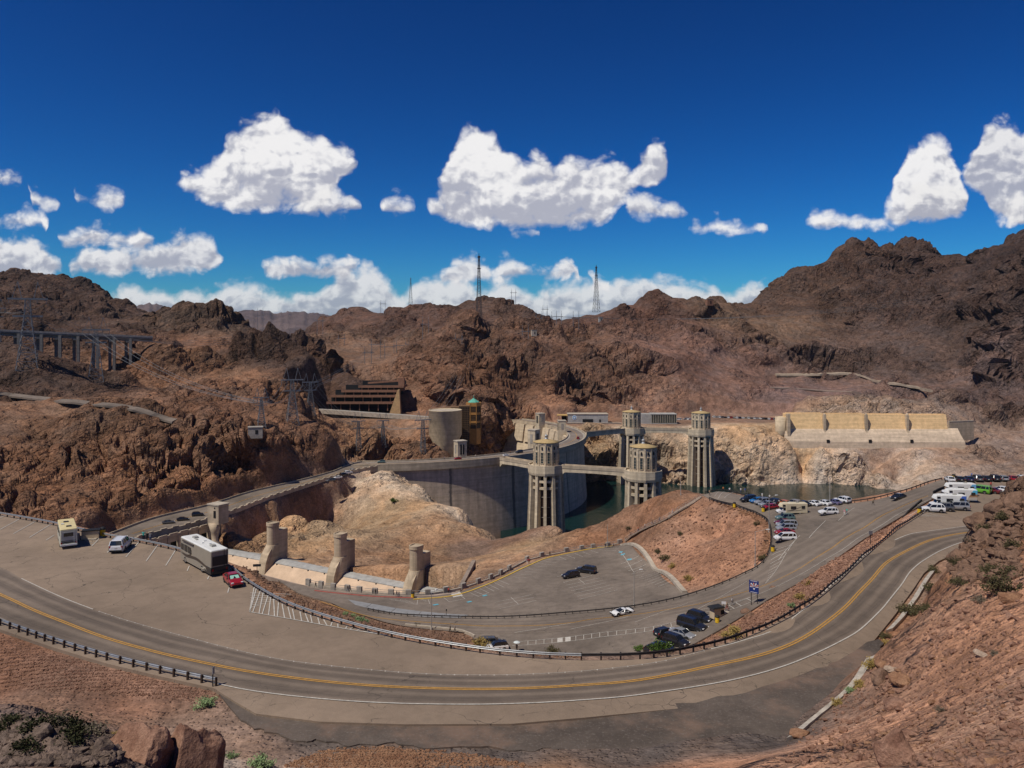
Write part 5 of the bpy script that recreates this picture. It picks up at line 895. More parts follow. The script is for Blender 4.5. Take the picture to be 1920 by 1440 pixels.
# car park terraces
M_BRK = mat('brown_fascia', (.225, .115, .072), .85, .14, .5); pg = thing('parking_garage', 'brown terraced parking garage with four open decks', 'building', W(680, 766, d=722))
for k, (x0, x1, y0, y1, dd) in enumerate(((612, 735, 753, 757.5, 716), (620, 740, 740.5, 745, 722), (640, 746, 731, 735.5, 728), (672, 756, 722.5, 727, 734))):
    a = W(x0, y0, d=dd); b = W(x1, y1, d=dd); fl = b.z; dk = link('deck', None, pg, loc=(a.x - pg.location.x, dd - pg.location.y, fl - pg.location.z)); w = b.x - a.x; cx = (a.x + b.x) / 2
    part('fascia', MB().box((cx, dd, (a.z + b.z) / 2), (w, .6, a.z - b.z)), M_BRK, dk); part('slab', MB().box((cx, dd + 14, fl + .2), (w, 28, .5)), M_CONC2, dk); part('back_wall', MB().box((cx, dd + 20, fl + 2.6), (w, .5, 6)), M_DARK, dk)  # back wall is near-black: the deck's inner shade is put into its colour
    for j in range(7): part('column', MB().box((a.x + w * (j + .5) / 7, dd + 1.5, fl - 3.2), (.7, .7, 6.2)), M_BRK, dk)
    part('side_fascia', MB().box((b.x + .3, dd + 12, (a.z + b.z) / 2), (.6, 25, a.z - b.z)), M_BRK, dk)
    part('shade_wall', MB().box((cx, dd + 6, fl - 3.2), (w - 1.5, .4, 6.2)), M_DARK, dk)  # near-black sheet painted as the shade between the open decks
c = W(752, 717, d=738); part('stair_block', MB().box((c.x, 742, c.z - 2), (5.5, 6, 12)), M_BRK, pg)
a = W(690, 718, d=744); b = W(748, 714, d=744); part('ramp', MB().bar((a.x, 744, a.z), (b.x, 744, b.z), 1.2, 1.6), M_BRK, pg)
c = W(741, 750, d=716); part('pale_abutment', MB().add([(c.x - 5, 714, 9), (c.x + 5, 714, 9), (c.x + 3.6, 716, 30), (c.x + 2, 716, 30), (c.x - 5, 722, 9), (c.x + 5, 722, 9), (c.x + 3.6, 722, 30), (c.x + 2, 722, 30)], [(0, 1, 2, 3), (7, 6, 5, 4), (0, 4, 5, 1), (3, 2, 6, 7), (0, 3, 7, 4), (1, 5, 6, 2)]), mat('ochre_plaster', (.40, .26, .13), .9, .12, .5), pg)
rv = thing('road_viaduct', 'curved concrete road deck in front of the brown parking garage', 'bridge', W(690, 800, d=680))
ce = [W(500, 764, d=690), W(565, 768, d=684), (W(620, 771, d=680)), W(690, 776, d=676), W(750, 780, d=672), W(812, 785, d=668)]; cz = RBF([(p.x, p.y) for p in ce], [p.z for p in ce], 1.0, .1); cl = ln(ce, 5)
mb = MB(); mb.loft([[(p.x, p.y, float(cz(p.x, p.y)) - 2.4), (p.x + 2, p.y + 16, float(cz(p.x, p.y)) - 2.4), (p.x + 2, p.y + 16, float(cz(p.x, p.y)) - .1), (p.x, p.y, float(cz(p.x, p.y)) - .1)] for p in cl]); part('deck', mb, M_CONC2, rv)
mb = MB(); mb.loft([[(p.x, p.y - .6, float(cz(p.x, p.y)) - 2.5), (p.x, p.y - .05, float(cz(p.x, p.y)) - 2.5), (p.x, p.y - .05, float(cz(p.x, p.y)) + 1.0), (p.x, p.y - .6, float(cz(p.x, p.y)) + 1.0)] for p in cl]); part('parapet', mb, M_CONC, rv)
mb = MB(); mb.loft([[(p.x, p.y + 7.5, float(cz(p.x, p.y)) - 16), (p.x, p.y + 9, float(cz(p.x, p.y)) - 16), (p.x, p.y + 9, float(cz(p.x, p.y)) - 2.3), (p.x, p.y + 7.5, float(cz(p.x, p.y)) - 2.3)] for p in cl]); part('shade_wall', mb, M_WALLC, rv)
for p in cl[2::4]: part('column', MB().box((p.x + 1, p.y + 5, float(cz(p.x, p.y)) - 10), (1.6, 1.6, 15.2)), M_WALLC, rv)
# exhibit hall with seal, snack bar, terrace wall
M_GCON = m_conc('hall_concrete', (.36, .35, .33), .3, 3.0); eh = thing('exhibit_hall', 'long flat grey hall with a round seal and dark doorway', 'building', W(1102, 796, d=738))
a = W(1065, 777, d=735); b = W(1140, 795, d=735); part('wall', MB().box(((a.x + b.x) / 2, 741, (a.z + b.z) / 2 - 1), (b.x - a.x, 12, a.z - b.z + 2)), M_GCON, eh); part('roof_slab', MB().box(((a.x + b.x) / 2, 741, a.z + .25), (b.x - a.x + .8, 12.8, .5)), M_CONC, eh)
c = W(1102, 789, d=734.8); part('doorway', MB().box((c.x, 734.9, c.z), (9.5, .4, 3.0)), M_DARK, eh); c = W(1125, 789, d=734.8); part('doorway', MB().box((c.x, 734.9, c.z), (1.4, .4, 2.4)), M_DARK, eh)
def disc(c, r, t, n=24): mb = MB(); mb.extr([(r * math.cos(2 * math.pi * k / n), r * math.sin(2 * math.pi * k / n)) for k in range(n)], c, (1, 0), 0, t); return mb
c = W(1077, 783, d=734.9); part('seal', disc((c.x, 734.95, c.z), 2.2, -.12), mat('seal_white', (.62, .64, .66), .6, .05, 1), eh); part('seal', disc((c.x, 734.8, c.z), 1.6, -.1), mat('seal_blue', (.10, .28, .48), .6, .1, 1), eh); part('seal', disc((c.x, 734.68, c.z), .9, -.08), MATS['seal_white'], eh)
for k in range(9): part('letter', MB().box((c.x - 2.4 + .6 * k, 734.93, c.z + 2.9), (.34, .14, .5)), M_DARK, eh)
a = W(1046, 779, d=736); b = W(1064, 779, d=736); mb = MB(); mb.prism([(a.x - 1, 736), (b.x, 735), (b.x, 745), (a.x, 744)], a.z - .3, a.z + .4); part('canopy', mb, mat('ochre_canopy', (.50, .32, .12), .8, .1, 1), eh); part('canopy_post', MB().box((a.x + 1, 740, a.z - 3), (.3, .3, 6)), M_CONC2, eh); part('recess', MB().box(((a.x + b.x) / 2 + 2, 744, a.z - 3.2), (b.x - a.x - 4, .5, 5.5)), M_DARK, eh)
tw_ = thing('terrace_wall', 'low brown terrace wall below the grey exhibit hall', 'wall', W(1100, 803, d=728)); a = W(1062, 797, d=728); b = W(1165, 800, d=726); part('wall_face', MB().bar((a.x, 728, -5.0), (b.x, 726, -5.0), .9, 8.6), M_WALLC, tw_); part('coping', MB().bar((a.x, 728, -.55), (b.x, 726, -.55), 1.2, .5), M_CONC, tw_)
sb = thing('glass_pavilion', 'dark glazed pavilion with white frames cantilevered over the far cliff', 'building', W(1236, 800, d=735)); a = W(1222, 777, d=728); b = W(1268, 795, d=728)
part('glazing', MB().box(((a.x + b.x) / 2, 734, (a.z + b.z) / 2 + .4), (b.x - a.x, 12, a.z - b.z - 1.5)), mat('green_glazing', (.035, .055, .05), .15, .1, 1, spec=.6), sb); part('roof', MB().box(((a.x + b.x) / 2, 734, a.z + .15), (b.x - a.x + 1.2, 13.4, .6)), M_GCON, sb); part('floor', MB().box(((a.x + b.x) / 2, 734, b.z + .25), (b.x - a.x + 1.6, 13.8, 1.0)), M_GCON, sb)
for k in range(15): x = a.x + (b.x - a.x) * k / 14; part('fin', MB().box((x, 727.7, (a.z + b.z) / 2 + .4), (.3, .5, a.z - b.z - 1.2)), M_CONC, sb)
a2 = W(1203, 777, d=730); part('wall', MB().box(((a2.x + a.x) / 2, 735, (a.z + b.z) / 2), (a.x - a2.x - .2, 11, a.z - b.z)), M_GCON, sb); part('underside', MB().add([(a.x - 2, 733, b.z - 4), (b.x - 4, 735, b.z - 4), (b.x, 728.5, b.z - .3), (a.x, 728.5, b.z - .3), (a.x - 2, 741, b.z - 4), (b.x - 4, 741, b.z - 4), (b.x, 740, b.z - .3), (a.x, 740, b.z - .3)], [(0, 1, 2, 3), (7, 6, 5, 4), (0, 4, 5, 1), (3, 2, 6, 7), (0, 3, 7, 4), (1, 5, 6, 2)]), M_WALLC, sb)
# far spillway
fs = thing('far_spillway', 'far spillway with four orange panels between pale piers', 'spillway', W(1630, 850, d=700))
M_OCH = m_conc('ochre_spillway_wall', (.76, .52, .27), .12, 4.0); M_PEACH = m_conc('pale_spillway_apron', (.56, .44, .32), .25, 5.0)
xs = [1475, 1545, 1623, 1700, 1778]; dS = 706
for k in range(4):
    a = W(xs[k] + (4 if k else 0), 775.5 + .8 * k, d=dS); b = W(xs[k + 1] - 4, 803 + .8 * k, d=dS); part('panel', MB().add([(a.x - 1.3, dS - .6, b.z - 1), (b.x + 1.3, dS - .6, b.z - 1), (b.x + 1.3, dS + 2.6, a.z), (a.x - 1.3, dS + 2.6, a.z), (a.x - 1.3, dS + 7, b.z - 1), (b.x + 1.3, dS + 7, b.z - 1), (b.x + 1.3, dS + 6.4, a.z), (a.x - 1.3, dS + 6.4, a.z)], [(0, 1, 2, 3), (7, 6, 5, 4), (0, 4, 5, 1), (3, 2, 6, 7), (0, 3, 7, 4), (1, 5, 6, 2)]), M_OCH, fs)
    for j in range(5): part('coping_block', MB().box((a.x + (b.x - a.x) * (j + .5) / 5, dS + 4.0, a.z + .3), ((b.x - a.x) / 5 - .5, 1.6, .7)), M_OCH, fs)
for k in range(1, 4):
    c = W(xs[k], 790, d=dS); p = link('pier', None, fs, loc=(c.x - fs.location.x, dS - fs.location.y, 0)); part('shaft', MB().box((c.x, dS - .6, 1.2), (2.2, 3.2, 15)), M_PIER, p); part('cap', MB().lathe([(1.1, 8.6), (1.1, 9.4), (.7, 10.0), (.3, 10.2)], (c.x, dS - .9, 0), n=12), M_PIER, p); part('foot', MB().add([(c.x - .9, dS - 5.4, -11), (c.x + .9, dS - 5.4, -11), (c.x + .9, dS + 1, -11), (c.x - .9, dS + 1, -11), (c.x - .7, dS - 2.5, -5), (c.x + .7, dS - 2.5, -5), (c.x + .9, dS, -4), (c.x - .9, dS, -4)], [(3, 2, 1, 0), (4, 5, 6, 7), (0, 1, 5, 4), (1, 2, 6, 5), (2, 3, 7, 6), (3, 0, 4, 7)]), M_PIER, p); part('inlet', MB().box((c.x + .5, dS - 8.1, -13.4), (2.6, .6, 2.8)), M_DARK, p)
a = W(1470, 803, d=dS); b = W(1796, 806, d=dS)
mb = MB(); mb.loft([[(a.x, dS + .5, -2.4), (a.x, dS - 4, -7.0), (a.x - 2, dS - 8, -13.5), (a.x - 2, dS - 9, -22), (a.x - 2, dS + .5, -20)], [(b.x, dS + .5, -3.0), (b.x, dS - 4, -7.6), (b.x + 2, dS - 8, -14.5), (b.x + 2, dS - 9, -24), (b.x, dS + .5, -20)]]); part('apron', mb, M_PEACH, fs)
c = W(1463, 800, d=704); mb = MB(); mb.lathe([(5.0, -18), (5.0, 7), (4.5, 7), (4.5, 6.2)], (c.x + 2, 708, 0), n=28); part('end_drum', mb, M_BEIGE, fs, True); part('end_pier', MB().box((c.x + 6.5, 703, -3), (2.4, 5, 26)), M_PIER, fs)
c = W(1672, 795, d=690); p = on_ground(1717, 870)
wr = thing('end_wall', 'plain pale concrete wall to the right of the orange panels', 'wall', W(1805, 820, d=706)); a = W(1780, 803, d=706); b = W(1830, 800, d=712); part('wall_face', MB().bar((a.x, 707, -6), (b.x, 716, -6), 1.0, 17), m_conc('buff_concrete', (.46, .36, .25), .3, 3.0), wr); part('coping', MB().bar((a.x, 707, 2.75), (b.x, 716, 2.75), 1.3, .5), M_CONC, wr)
# the high bypass bridge at the left
hb_ = thing('highway_bridge', 'high concrete highway bridge on tall paired piers, far left', 'bridge', W(230, 700, d=690)); a = W(-160, 612.5, d=640); b = W(286, 632, d=715); u = (b - a).normalized()
M_BRG = m_conc('bridge_concrete', (.19, .18, .165), .3, 6.0)
part('deck', MB().bar(a - Vector((0, 0, 1.2)), b - Vector((0, 0, 1.2)), 9, 1.2), M_BRG, hb_); part('girder', MB().bar(a - Vector((0, 0, 3.0)) , b - Vector((0, 0, 3.0)), 5, 2.6), M_BRG, hb_)
nv = Vector((u.y, -u.x, 0)).normalized(); nv = nv if nv.y < 0 else -nv
for s in (1, -1): part('parapet', MB().bar(a + nv * (4.4 * s) + Vector((0, 0, .1)), b + nv * (4.4 * s) + Vector((0, 0, .1)), .4, 1.6), M_CONC2, hb_)
for x in (20, 62, 97, 132, 170, 203, 236):
    t = (x + 160) / 446; c = a.lerp(b, t)
    for s in (-2.2, 2.2): q = c + nv * s * 1.9; part('pier', MB().box((q.x + s * .9, q.y, c.z - 27), (2.2, 2.4, 50), .25), M_BRG, hb_)
    part('pier_cap', MB().box((c.x, c.y, c.z - 4.9), (4.4, 11, 1.5), math.atan2(u.y, u.x)), M_BRG, hb_)
# ---------------------------------------------------------------- vehicles
M_TYRE = mat('tyre', (.018, .018, .018), .85, 0); M_RIM = mat('alloy_rim', (.42, .43, .44), .35, 0, metal=.7); M_GLS = mat('car_glass', (.012, .014, .016), .08, 0, spec=.7); M_TRIM = mat('black_trim', (.02, .02, .02), .6, 0); M_HEAD = mat('headlamp', (.75, .76, .74), .2, 0, spec=.6); M_TAIL = mat('tail_lamp', (.30, .012, .012), .3, 0); M_CHROME = mat('chrome', (.6, .6, .6), .2, 0, metal=.9)
PAINTS = {'white': (.70, .70, .69), 'black': (.016, .016, .018), 'silver': (.36, .37, .38), 'grey': (.12, .125, .13), 'red': (.28, .012, .014), 'maroon': (.14, .012, .016), 'blue': (.02, .16, .42), 'navy': (.012, .018, .055), 'green': (.12, .36, .03), 'orange': (.55, .16, .02), 'tan': (.30, .26, .20), 'purple': (.17, .16, .26), 'beige': (.56, .49, .33), 'teal': (.10, .16, .15)}
def paint(c): return mat('paint_' + c, PAINTS[c], .28, 0, spec=.5, coat=.6, metal=.35 if c in ('silver', 'grey', 'purple') else 0)
WHEEL = {}
def wheel_mesh(r, w):
    k = (r, w)
    if k not in WHEEL:
        t = MB(); n = 18; prof = [(.62, -.5), (.93, -.5), (1, -.32), (1, .32), (.93, .5), (.62, .5)]
        t.loft([[(r * q * math.cos(2 * math.pi * j / n), w * h, r * q * math.sin(2 * math.pi * j / n)) for j in range(n)] for q, h in prof], cap=False)
        m = MB(); m.loft([[(r * q * math.cos(2 * math.pi * j / n), w * h, r * q * math.sin(2 * math.pi * j / n)) for j in range(n)] for q, h in [(.62, -.42), (.18, -.34), (.18, .34), (.62, .42)]], cap=True)
        WHEEL[k] = (t.mesh('tyre', M_TYRE, True), m.mesh('rim', M_RIM))
    return WHEEL[k]
# kind: length, width, hood z, belt z, tail z, roof z, greenhouse x (rear bottom, front bottom, rear top, front top), wheel r, wheelbase half
KINDS = {'sedan': (4.7, 1.82, .92, .98, 1.02, 1.44, -1.80, 1.02, -1.05, .22, .33, 1.36), 'hatch': (4.2, 1.78, .95, 1.0, 1.02, 1.48, -2.0, .95, -1.6, .22, .32, 1.28), 'suv': (4.75, 1.90, 1.08, 1.12, 1.14, 1.74, -2.28, 1.02, -1.95, .36, .37, 1.38), 'van': (5.1, 1.98, 1.05, 1.08, 1.10, 1.78, -2.45, 1.55, -2.25, .60, .35, 1.50), 'bigsuv': (5.6, 2.04, 1.16, 1.20, 1.22, 1.92, -2.70, 1.15, -2.55, .45, .40, 1.62), 'jeep': (4.6, 1.90, 1.14, 1.16, 1.18, 1.86, -2.1, .85, -2.0, .62, .43, 1.38), 'sports': (4.7, 2.02, .70, .76, .88, 1.14, -1.55, 1.15, -.75, -.05, .36, 1.32), 'pickup': (5.9, 2.02, 1.16, 1.18, 1.18, 1.88, -2.75, 1.15, -2.6, .42, .40, 1.75)}
PROTO = {}
def car_meshes(kind):
    if kind in PROTO: return PROTO[kind]
    L, Wd, zh, zb, zt, zr, gr, gf, tr, tf, wr, wb = KINDS[kind]; h = L / 2; w = Wd / 2; lo_ = wr * .62
    low = kind == 'sports'
    st = [(-h, zt * .80, .78, .52), (-h + .06, zt * .96, .90, .40), (-h + .35, zt, .97, lo_), (gr, max(zt, zb), 1.0, lo_), (-wb, zb, 1.0, lo_), (0, zb, 1.0, lo_), (gf, zb, 1.0, lo_), (gf + .35, zh + .02, .98, lo_), (h - .45, zh - (.12 if not low else .22), .95, lo_), (h - .12, zh - (.24 if not low else .34), .86, lo_ + .06), (h, zh - (.42 if not low else .42), .72, .42)]
    body = MB(); rings = []
    for x, z, k, b in st:
        y = w * k; rings.append([(x, -y * .90, b), (x, y * .90, b), (x, y, b + (z - b) * .38), (x, y * .985, b + (z - b) * .72), (x, y * .90, z - .02), (x, y * .6, z + .025), (x, -y * .6, z + .025), (x, -y * .90, z - .02), (x, -y * .985, b + (z - b) * .72), (x, -y, b + (z - b) * .38)])
    body.loft(rings)
    gl = MB(); wg = w * .90; wt = w * (.70 if not low else .66); zg = zb - .03
    def ring(x0, x1, y, z): return [(x0, -y, z), (x1, -y * .96, z), (x1 + .06, 0, z), (x1, y * .96, z), (x0, y, z), (x0 - .04, 0, z)]
    gl.loft([ring(gr, gf, wg, zg), ring(gr + (tr - gr) * .93, gf + (tf - gf) * .93, wg + (wt - wg) * .93, zg + (zr - zg) * .93)])
    rf = MB(); rf.loft([ring(gr + (tr - gr) * .90, gf + (tf - gf) * .90, wg + (wt - wg) * .88, zg + (zr - zg) * .90), ring(tr, tf, wt, zr - .03), ring(tr + .15, tf - .2, wt * .86, zr)])
    def post(t0, side, f0, f1, th):
        a = (f0, side * wg * 1.005, zg); b = (f1, side * (wt + .03), zr - .06); rf.bar(a, b, th, th * .8)
    for s in (-1, 1):
        post(0, s, gf - .02, tf + .02, .09); post(0, s, gr + .03, tr + .05, .14); mid = (gf + gr) / 2 + .15; post(0, s, mid, (tf + tr) / 2 + .12, .08)
        if kind in ('suv', 'van', 'bigsuv', 'jeep', 'pickup'): m2 = gr + (gf - gr) * .24; post(0, s, m2, tr + (tf - tr) * .22, .12)
        if kind in ('suv', 'van', 'bigsuv', 'jeep'): rf.bar((tr + .3, s * wt * .88, zr + .06), (tf - .3, s * wt * .88, zr + .06), .04)
    if kind == 'pickup':
        for s in (-1, 1): rf.box((-1.95, s * (w - .12), (zb + zr) / 2 + .05), (1.5, .05, .0001))
    tm = MB(); tm.box((h - .05, 0, .38), (.14, Wd * .78, .16)); tm.box((-h + .05, 0, .46), (.14, Wd * .80, .18)); tm.box((h - .09, 0, zh * .62), (.10, Wd * .42, zh * .16))
    for s in (-1, 1): tm.box((0, s * w * .93, lo_ + .03), (wb * 1.5, .06, .12)); tm.box((gf - .15, s * (w + .10), zb + .08), (.12, .20, .14))
    for sx in (-wb, wb):
        for s in (-1, 1):
            n = 12; tm.extr([(sx + (wr * 1.16) * math.cos(math.pi * j / n), wr + (wr * 1.16) * math.sin(math.pi * j / n)) for j in range(n + 1)], (0, 0, 0), (1, 0), s * (w - .10), s * (w + .008))
    hd = MB(); tl = MB()
    hd.box((0, 0, 0), (.22, w * .34, .13))
    tl.box((0, 0, 0), (.12, w * .22, .30 if kind not in ('sports', 'sedan') else .14))
    pl = MB(); pl.box((-h - .005, 0, .72 * zt), (.04, .34, .16))
    wt_, wrm = wheel_mesh(wr, .24)
    PROTO[kind] = dict(body=body.mesh('body', M_TRIM), windows=gl.mesh('windows', M_GLS), roof=rf.mesh('roof', M_TRIM), trim=tm.mesh('trim', M_TRIM), headlight=hd.mesh('headlight', M_HEAD), tail_light=tl.mesh('tail_light', M_TAIL), licence_plate=pl.mesh('licence_plate', MATS.get('plate') or mat('plate', (.55, .55, .52), .6, 0)), tyre=wt_, rim=wrm, hl=[(h - .20, q * w * .70, zh * .76) for q in (-1, 1)], tl=[(-h + .07, q * w * .78, zt * .82) for q in (-1, 1)], wheels=[(sx, s * (w - .13), wr) for sx in (-wb, wb) for s in (-1, 1)])
    for k in ('body', 'roof'):
        if kind == 'sports': PROTO[kind][k].polygons.foreach_set('use_smooth', [False] * len(PROTO[kind][k].polygons))
    return PROTO[kind]
NAMES = {'sedan': 'parked_car', 'hatch': 'parked_car', 'suv': 'parked_suv', 'van': 'minivan', 'bigsuv': 'large_suv', 'jeep': 'off_road_car', 'sports': 'sports_car', 'pickup': 'pickup_truck'}
def car(kind, col, pos, hd, label, group=None, sc=1.06, name=None, roofcol=None, small=False):
    m = car_meshes(kind); t = thing(name or NAMES[kind], label, {'pickup': 'truck', 'van': 'van'}.get(kind, 'car'), pos, R(hd), group); t.scale = (sc,) * 3
    def ch(n, me, par=t, loc=None, over=None):
        o = link(n, me, par, loc=loc)
        if over: o.material_slots[0].link = 'OBJECT'; o.material_slots[0].material = over
        return o
    ch('body', m['body'], over=paint(col)); ch('windows', m['windows']); ch('roof', m['roof'], over=paint(roofcol or col))
    if not small: ch('trim', m['trim']); ch('licence_plate', m['licence_plate'])
    [ch('headlight', m['headlight'], loc=q) for q in m['hl']]; [ch('tail_light', m['tail_light'], loc=q) for q in m['tl']]
    for p in m['wheels']:
        if small: ch('wheel', m['tyre'], loc=p)
        else: wo = link('wheel', m['tyre'], t, loc=p); link('rim', m['rim'], wo)
    return t
def onU(px, py, z=43): p = W(px, py, z); return (p.x, p.y, float(ZU(p.x, p.y)) + .03)
def onL(px, py, z): p = W(px, py, z); return (p.x, p.y, float(ZL(p.x, p.y)) + .03)
GU = 'vehicles parked in the upper lot'
car('bigsuv', 'white', onU(227, 1030), 101, 'white large SUV parked nose-out beside the people at the guardrail', GU)
rc = car('sedan', 'red', onU(437, 1095), -56, 'dark red car parked right behind the large tan motorhome', GU, sc=1.0); link('sunshade', MB().add([(.98, -.6, 1.0), (.98, .6, 1.0), (.50, .55, 1.30), (.50, -.55, 1.30), (.95, -.6, 1.02), (.95, .6, 1.02), (.48, .55, 1.32), (.48, -.55, 1.32)], [(0, 1, 2, 3), (4, 7, 6, 5), (0, 4, 5, 1), (1, 5, 6, 2), (2, 6, 7, 3), (3, 7, 4, 0)]).mesh('sunshade', mat('sunshade_green', (.30, .55, .45), .5, 0)), rc)
car('bigsuv', 'black', onL(1099, 1073, 6.5), 150, 'black large SUV behind another in the open middle of the lower lot', 'two black SUVs in the lower lot', 1.12); car('suv', 'black', onL(1070, 1081, 6.5), 205, 'black SUV turning in front of the larger one in the lower lot', 'two black SUVs in the lower lot', 1.12)
sp_ = car('sports', 'white', onL(1166, 1153, 10), 203, 'white low sports car driving on the lower road', None, 1.22); link('spoiler', MB().box((-2.15, 0, 1.0), (.3, 1.7, .05)).mesh('spoiler', M_TRIM), sp_); link('side_intake', MB().box((-.45, 1.0, .62), (.9, .06, .2)).box((-.45, -1.0, .62), (.9, .06, .2)).mesh('side_intake', M_TRIM), sp_)
G3 = 'cars parked by the information kiosk'
for k, c, px, py, h, l in [('suv', 'black', 1313, 1178, -46, 'black SUV parked nearest the information kiosk'), ('bigsuv', 'black', 1299, 1187, -46, 'black large SUV between the silver car and the kiosk car'), ('sedan', 'silver', 1280, 1195, -45, 'silver sedan among the dark cars by the kiosk'), ('suv', 'black', 1268, 1205, -46, 'black SUV parked just left of the silver sedan'), ('sedan', 'navy', 1246, 1212, -45, 'dark blue sedan half hidden behind the roadside shrubs'), ('hatch', 'black', 1230, 1217, -50, 'black car at the left end of the kiosk row, mostly hidden'), ('hatch', 'black', 1247, 1183, 32, 'black hatchback standing across the row, its tail to the left')]:
    car(k, c, onL(px, py, 13.5), h, l, G3, 1.24)
car('van', 'grey', onL(921, 1207, 7.2), 8, 'grey van parked behind the guardrail beside the white SUV', None, 1.1); car('suv', 'white', onL(931, 1217, 7.2), 196, 'white SUV with dark roof parked just behind the inner guardrail', None, 1.12, roofcol='black')
GL = 'cars parked by the red slope in the middle lot'
for k, c, px, py, h, l in [('van', 'white', 1472, 1019, 183, 'white minivan at the near end of the row beside the hatching'), ('sedan', 'red', 1471, 1009, 183, 'red car right behind the white minivan'), ('suv', 'silver', 1474, 1003, 183, 'silver SUV between two red cars, second behind the minivan'), ('van', 'silver', 1475, 997, 183, 'silver van in the middle of the slope-side row'), ('sedan', 'maroon', 1470, 991, 183, 'maroon car two places from the beige camper'), ('suv', 'teal', 1472, 984, 183, 'dark green-grey SUV parked right below the beige camper'),
                         ('sedan', 'red', 1444, 962, 197, 'bright red car left of the beige camper'), ('sedan', 'silver', 1438, 956.5, 197, 'pale silver car between the bright red and the silver SUV'), ('suv', 'silver', 1430, 952, 197, 'silver SUV parked beside the bright blue car'), ('hatch', 'blue', 1419, 948.5, 197, 'bright blue car beside the black off-roader'), ('jeep', 'black', 1403, 946, 197, 'black off-road car at the lake end of the slope-side row')]:
    car(k, c, onL(px, py, 25.2 - max(0, (py - 975)) * .03), h, l, GL, 1.1)
GK = 'cars parked along the lake guardrail'
for k, c, px, py, h, l in [('suv', 'black', 1430, 939, 122, 'black SUV at the left end of the lakeside row'), ('suv', 'black', 1449, 942, 122, 'black SUV second from the left along the lake'), ('hatch', 'orange', 1468, 944.5, 122, 'orange car parked along the lake'), ('suv', 'tan', 1488, 947, 120, 'tan SUV parked next to the orange car by the lake'), ('sedan', 'black', 1505, 948.5, 120, 'black car between the tan SUV and a white car'), ('sedan', 'white', 1524, 949, 118, 'white car right of the black one by the lake'), ('sedan', 'white', 1544, 949.5, 118, 'white car below the tall lamp post by the lake'), ('sedan', 'purple', 1563, 949.5, 116, 'grey-purple car near the right end of the lakeside row'), ('suv', 'white', 1580, 948, 116, 'white SUV at the right end of the lakeside row')]:
    car(k, c, onL(px, py, 27), h, l, GK, 1.1)
car('suv', 'white', onL(1553, 965, 28), 186, 'white SUV standing out in the lane of the middle lot', None, 1.1)
car('sedan', 'black', onL(1684, 938, 31), 212, 'black sedan driving on the lower road near the lake', None, 1.15, name='moving_car')
GT = 'vehicles in the far right lot'
for k, c, px, py, h, l in [('suv', 'white', 1749, 966, 172, 'white SUV beside the hatching in the far right lot'), ('suv', 'grey', 1766, 962, 172, 'grey SUV between the white one and the silver pickup'), ('pickup', 'silver', 1790, 959, 172, 'silver pickup with a canopy next to the white campers'), ('bigsuv', 'green', 1835, 923, 132, 'bright green SUV parked right of the white campers'), ('sedan', 'maroon', 1857, 923, 130, 'maroon car next to the bright green SUV'), ('sedan', 'white', 1876, 921, 128, 'white car right of the maroon one'), ('jeep', 'black', 1899, 922, 118, 'black SUV at the edge of the rocky hill')]:
    car(k, c, onU(px, py, 35), h, l, GT, 1.1)
GB = 'back row of the far right lot'
for k, c, px, py, l in [('sedan', 'white', 1781, 903, 'white car at the left end of the back row'), ('sedan', 'black', 1798, 902, 'black car second from the left in the back row'), ('sedan', 'navy', 1816, 902, 'dark blue car in the back row'), ('suv', 'grey', 1832, 901.5, 'grey SUV right of the dark blue car in the back row'), ('sedan', 'black', 1848, 901, 'black car right of the grey SUV in the back row'), ('suv', 'black', 1864, 901, 'black SUV left of the silver car in the back row'), ('hatch', 'silver', 1881, 901, 'silver car left of the red one in the back row'), ('sedan', 'red', 1898, 901, 'bright red car in the back row'), ('suv', 'white', 1915, 902, 'white SUV at the right end of the back row')]:
    car(k, c, onU(px, py, 35), 78, l, GB, 1.08)
def onD(px, py, z=1): p = W(px, py, z); return (p.x, p.y, float(ZD(p.x, p.y)) + .04)
GD = 'cars on the road to the dam'
for k, c, px, py, h, l in [('suv', 'grey', 620, 902, 218, 'grey car, last of the line leaving the dam'), ('sedan', 'white', 633, 896, 218, 'white car behind the black one on the dam road'), ('suv', 'black', 645, 890, 40, 'black SUV on the bend at the near end of the dam'), ('suv', 'white', 653, 886, 42, 'white SUV right above the black one on the bend'), ('sedan', 'silver', 662, 881, 44, 'silver car at the top of the line of cars on the bend'), ('sedan', 'black', 343, 978, 22, 'black car on the arch bridge'), ('suv', 'black', 371, 969, 22, 'black SUV just left of the small concrete gate tower'), ('sedan', 'grey', 316, 984, 24, 'grey car on the bridge behind the parapet')]:
    car(k, c, onD(px, py), h, l, GD, 1.05, name='moving_car', small=True)
for a, r, k, c, h, l in [(-82, 149.5, 'suv', 'teal', 188, 'grey-green SUV at the near end of the dam crest'), (-63.5, 149.5, 'sedan', 'red', 205, 'red car on the crest beside the near elevator tower'), (-45, 149.5, 'bigsuv', 'black', 225, 'black large SUV on the crest behind the nearest intake tower'), (-51, 154.5, 'sedan', 'white', 40, 'white car on the crest where the first footbridge starts'), (-12, 154.6, 'suv', 'red', 80, 'red SUV on the far curve of the dam crest')]:
    p = dam_pt(a, r, .13); car(k, c, p, h, l, 'cars on the dam crest', 1.05, name='moving_car', small=True)
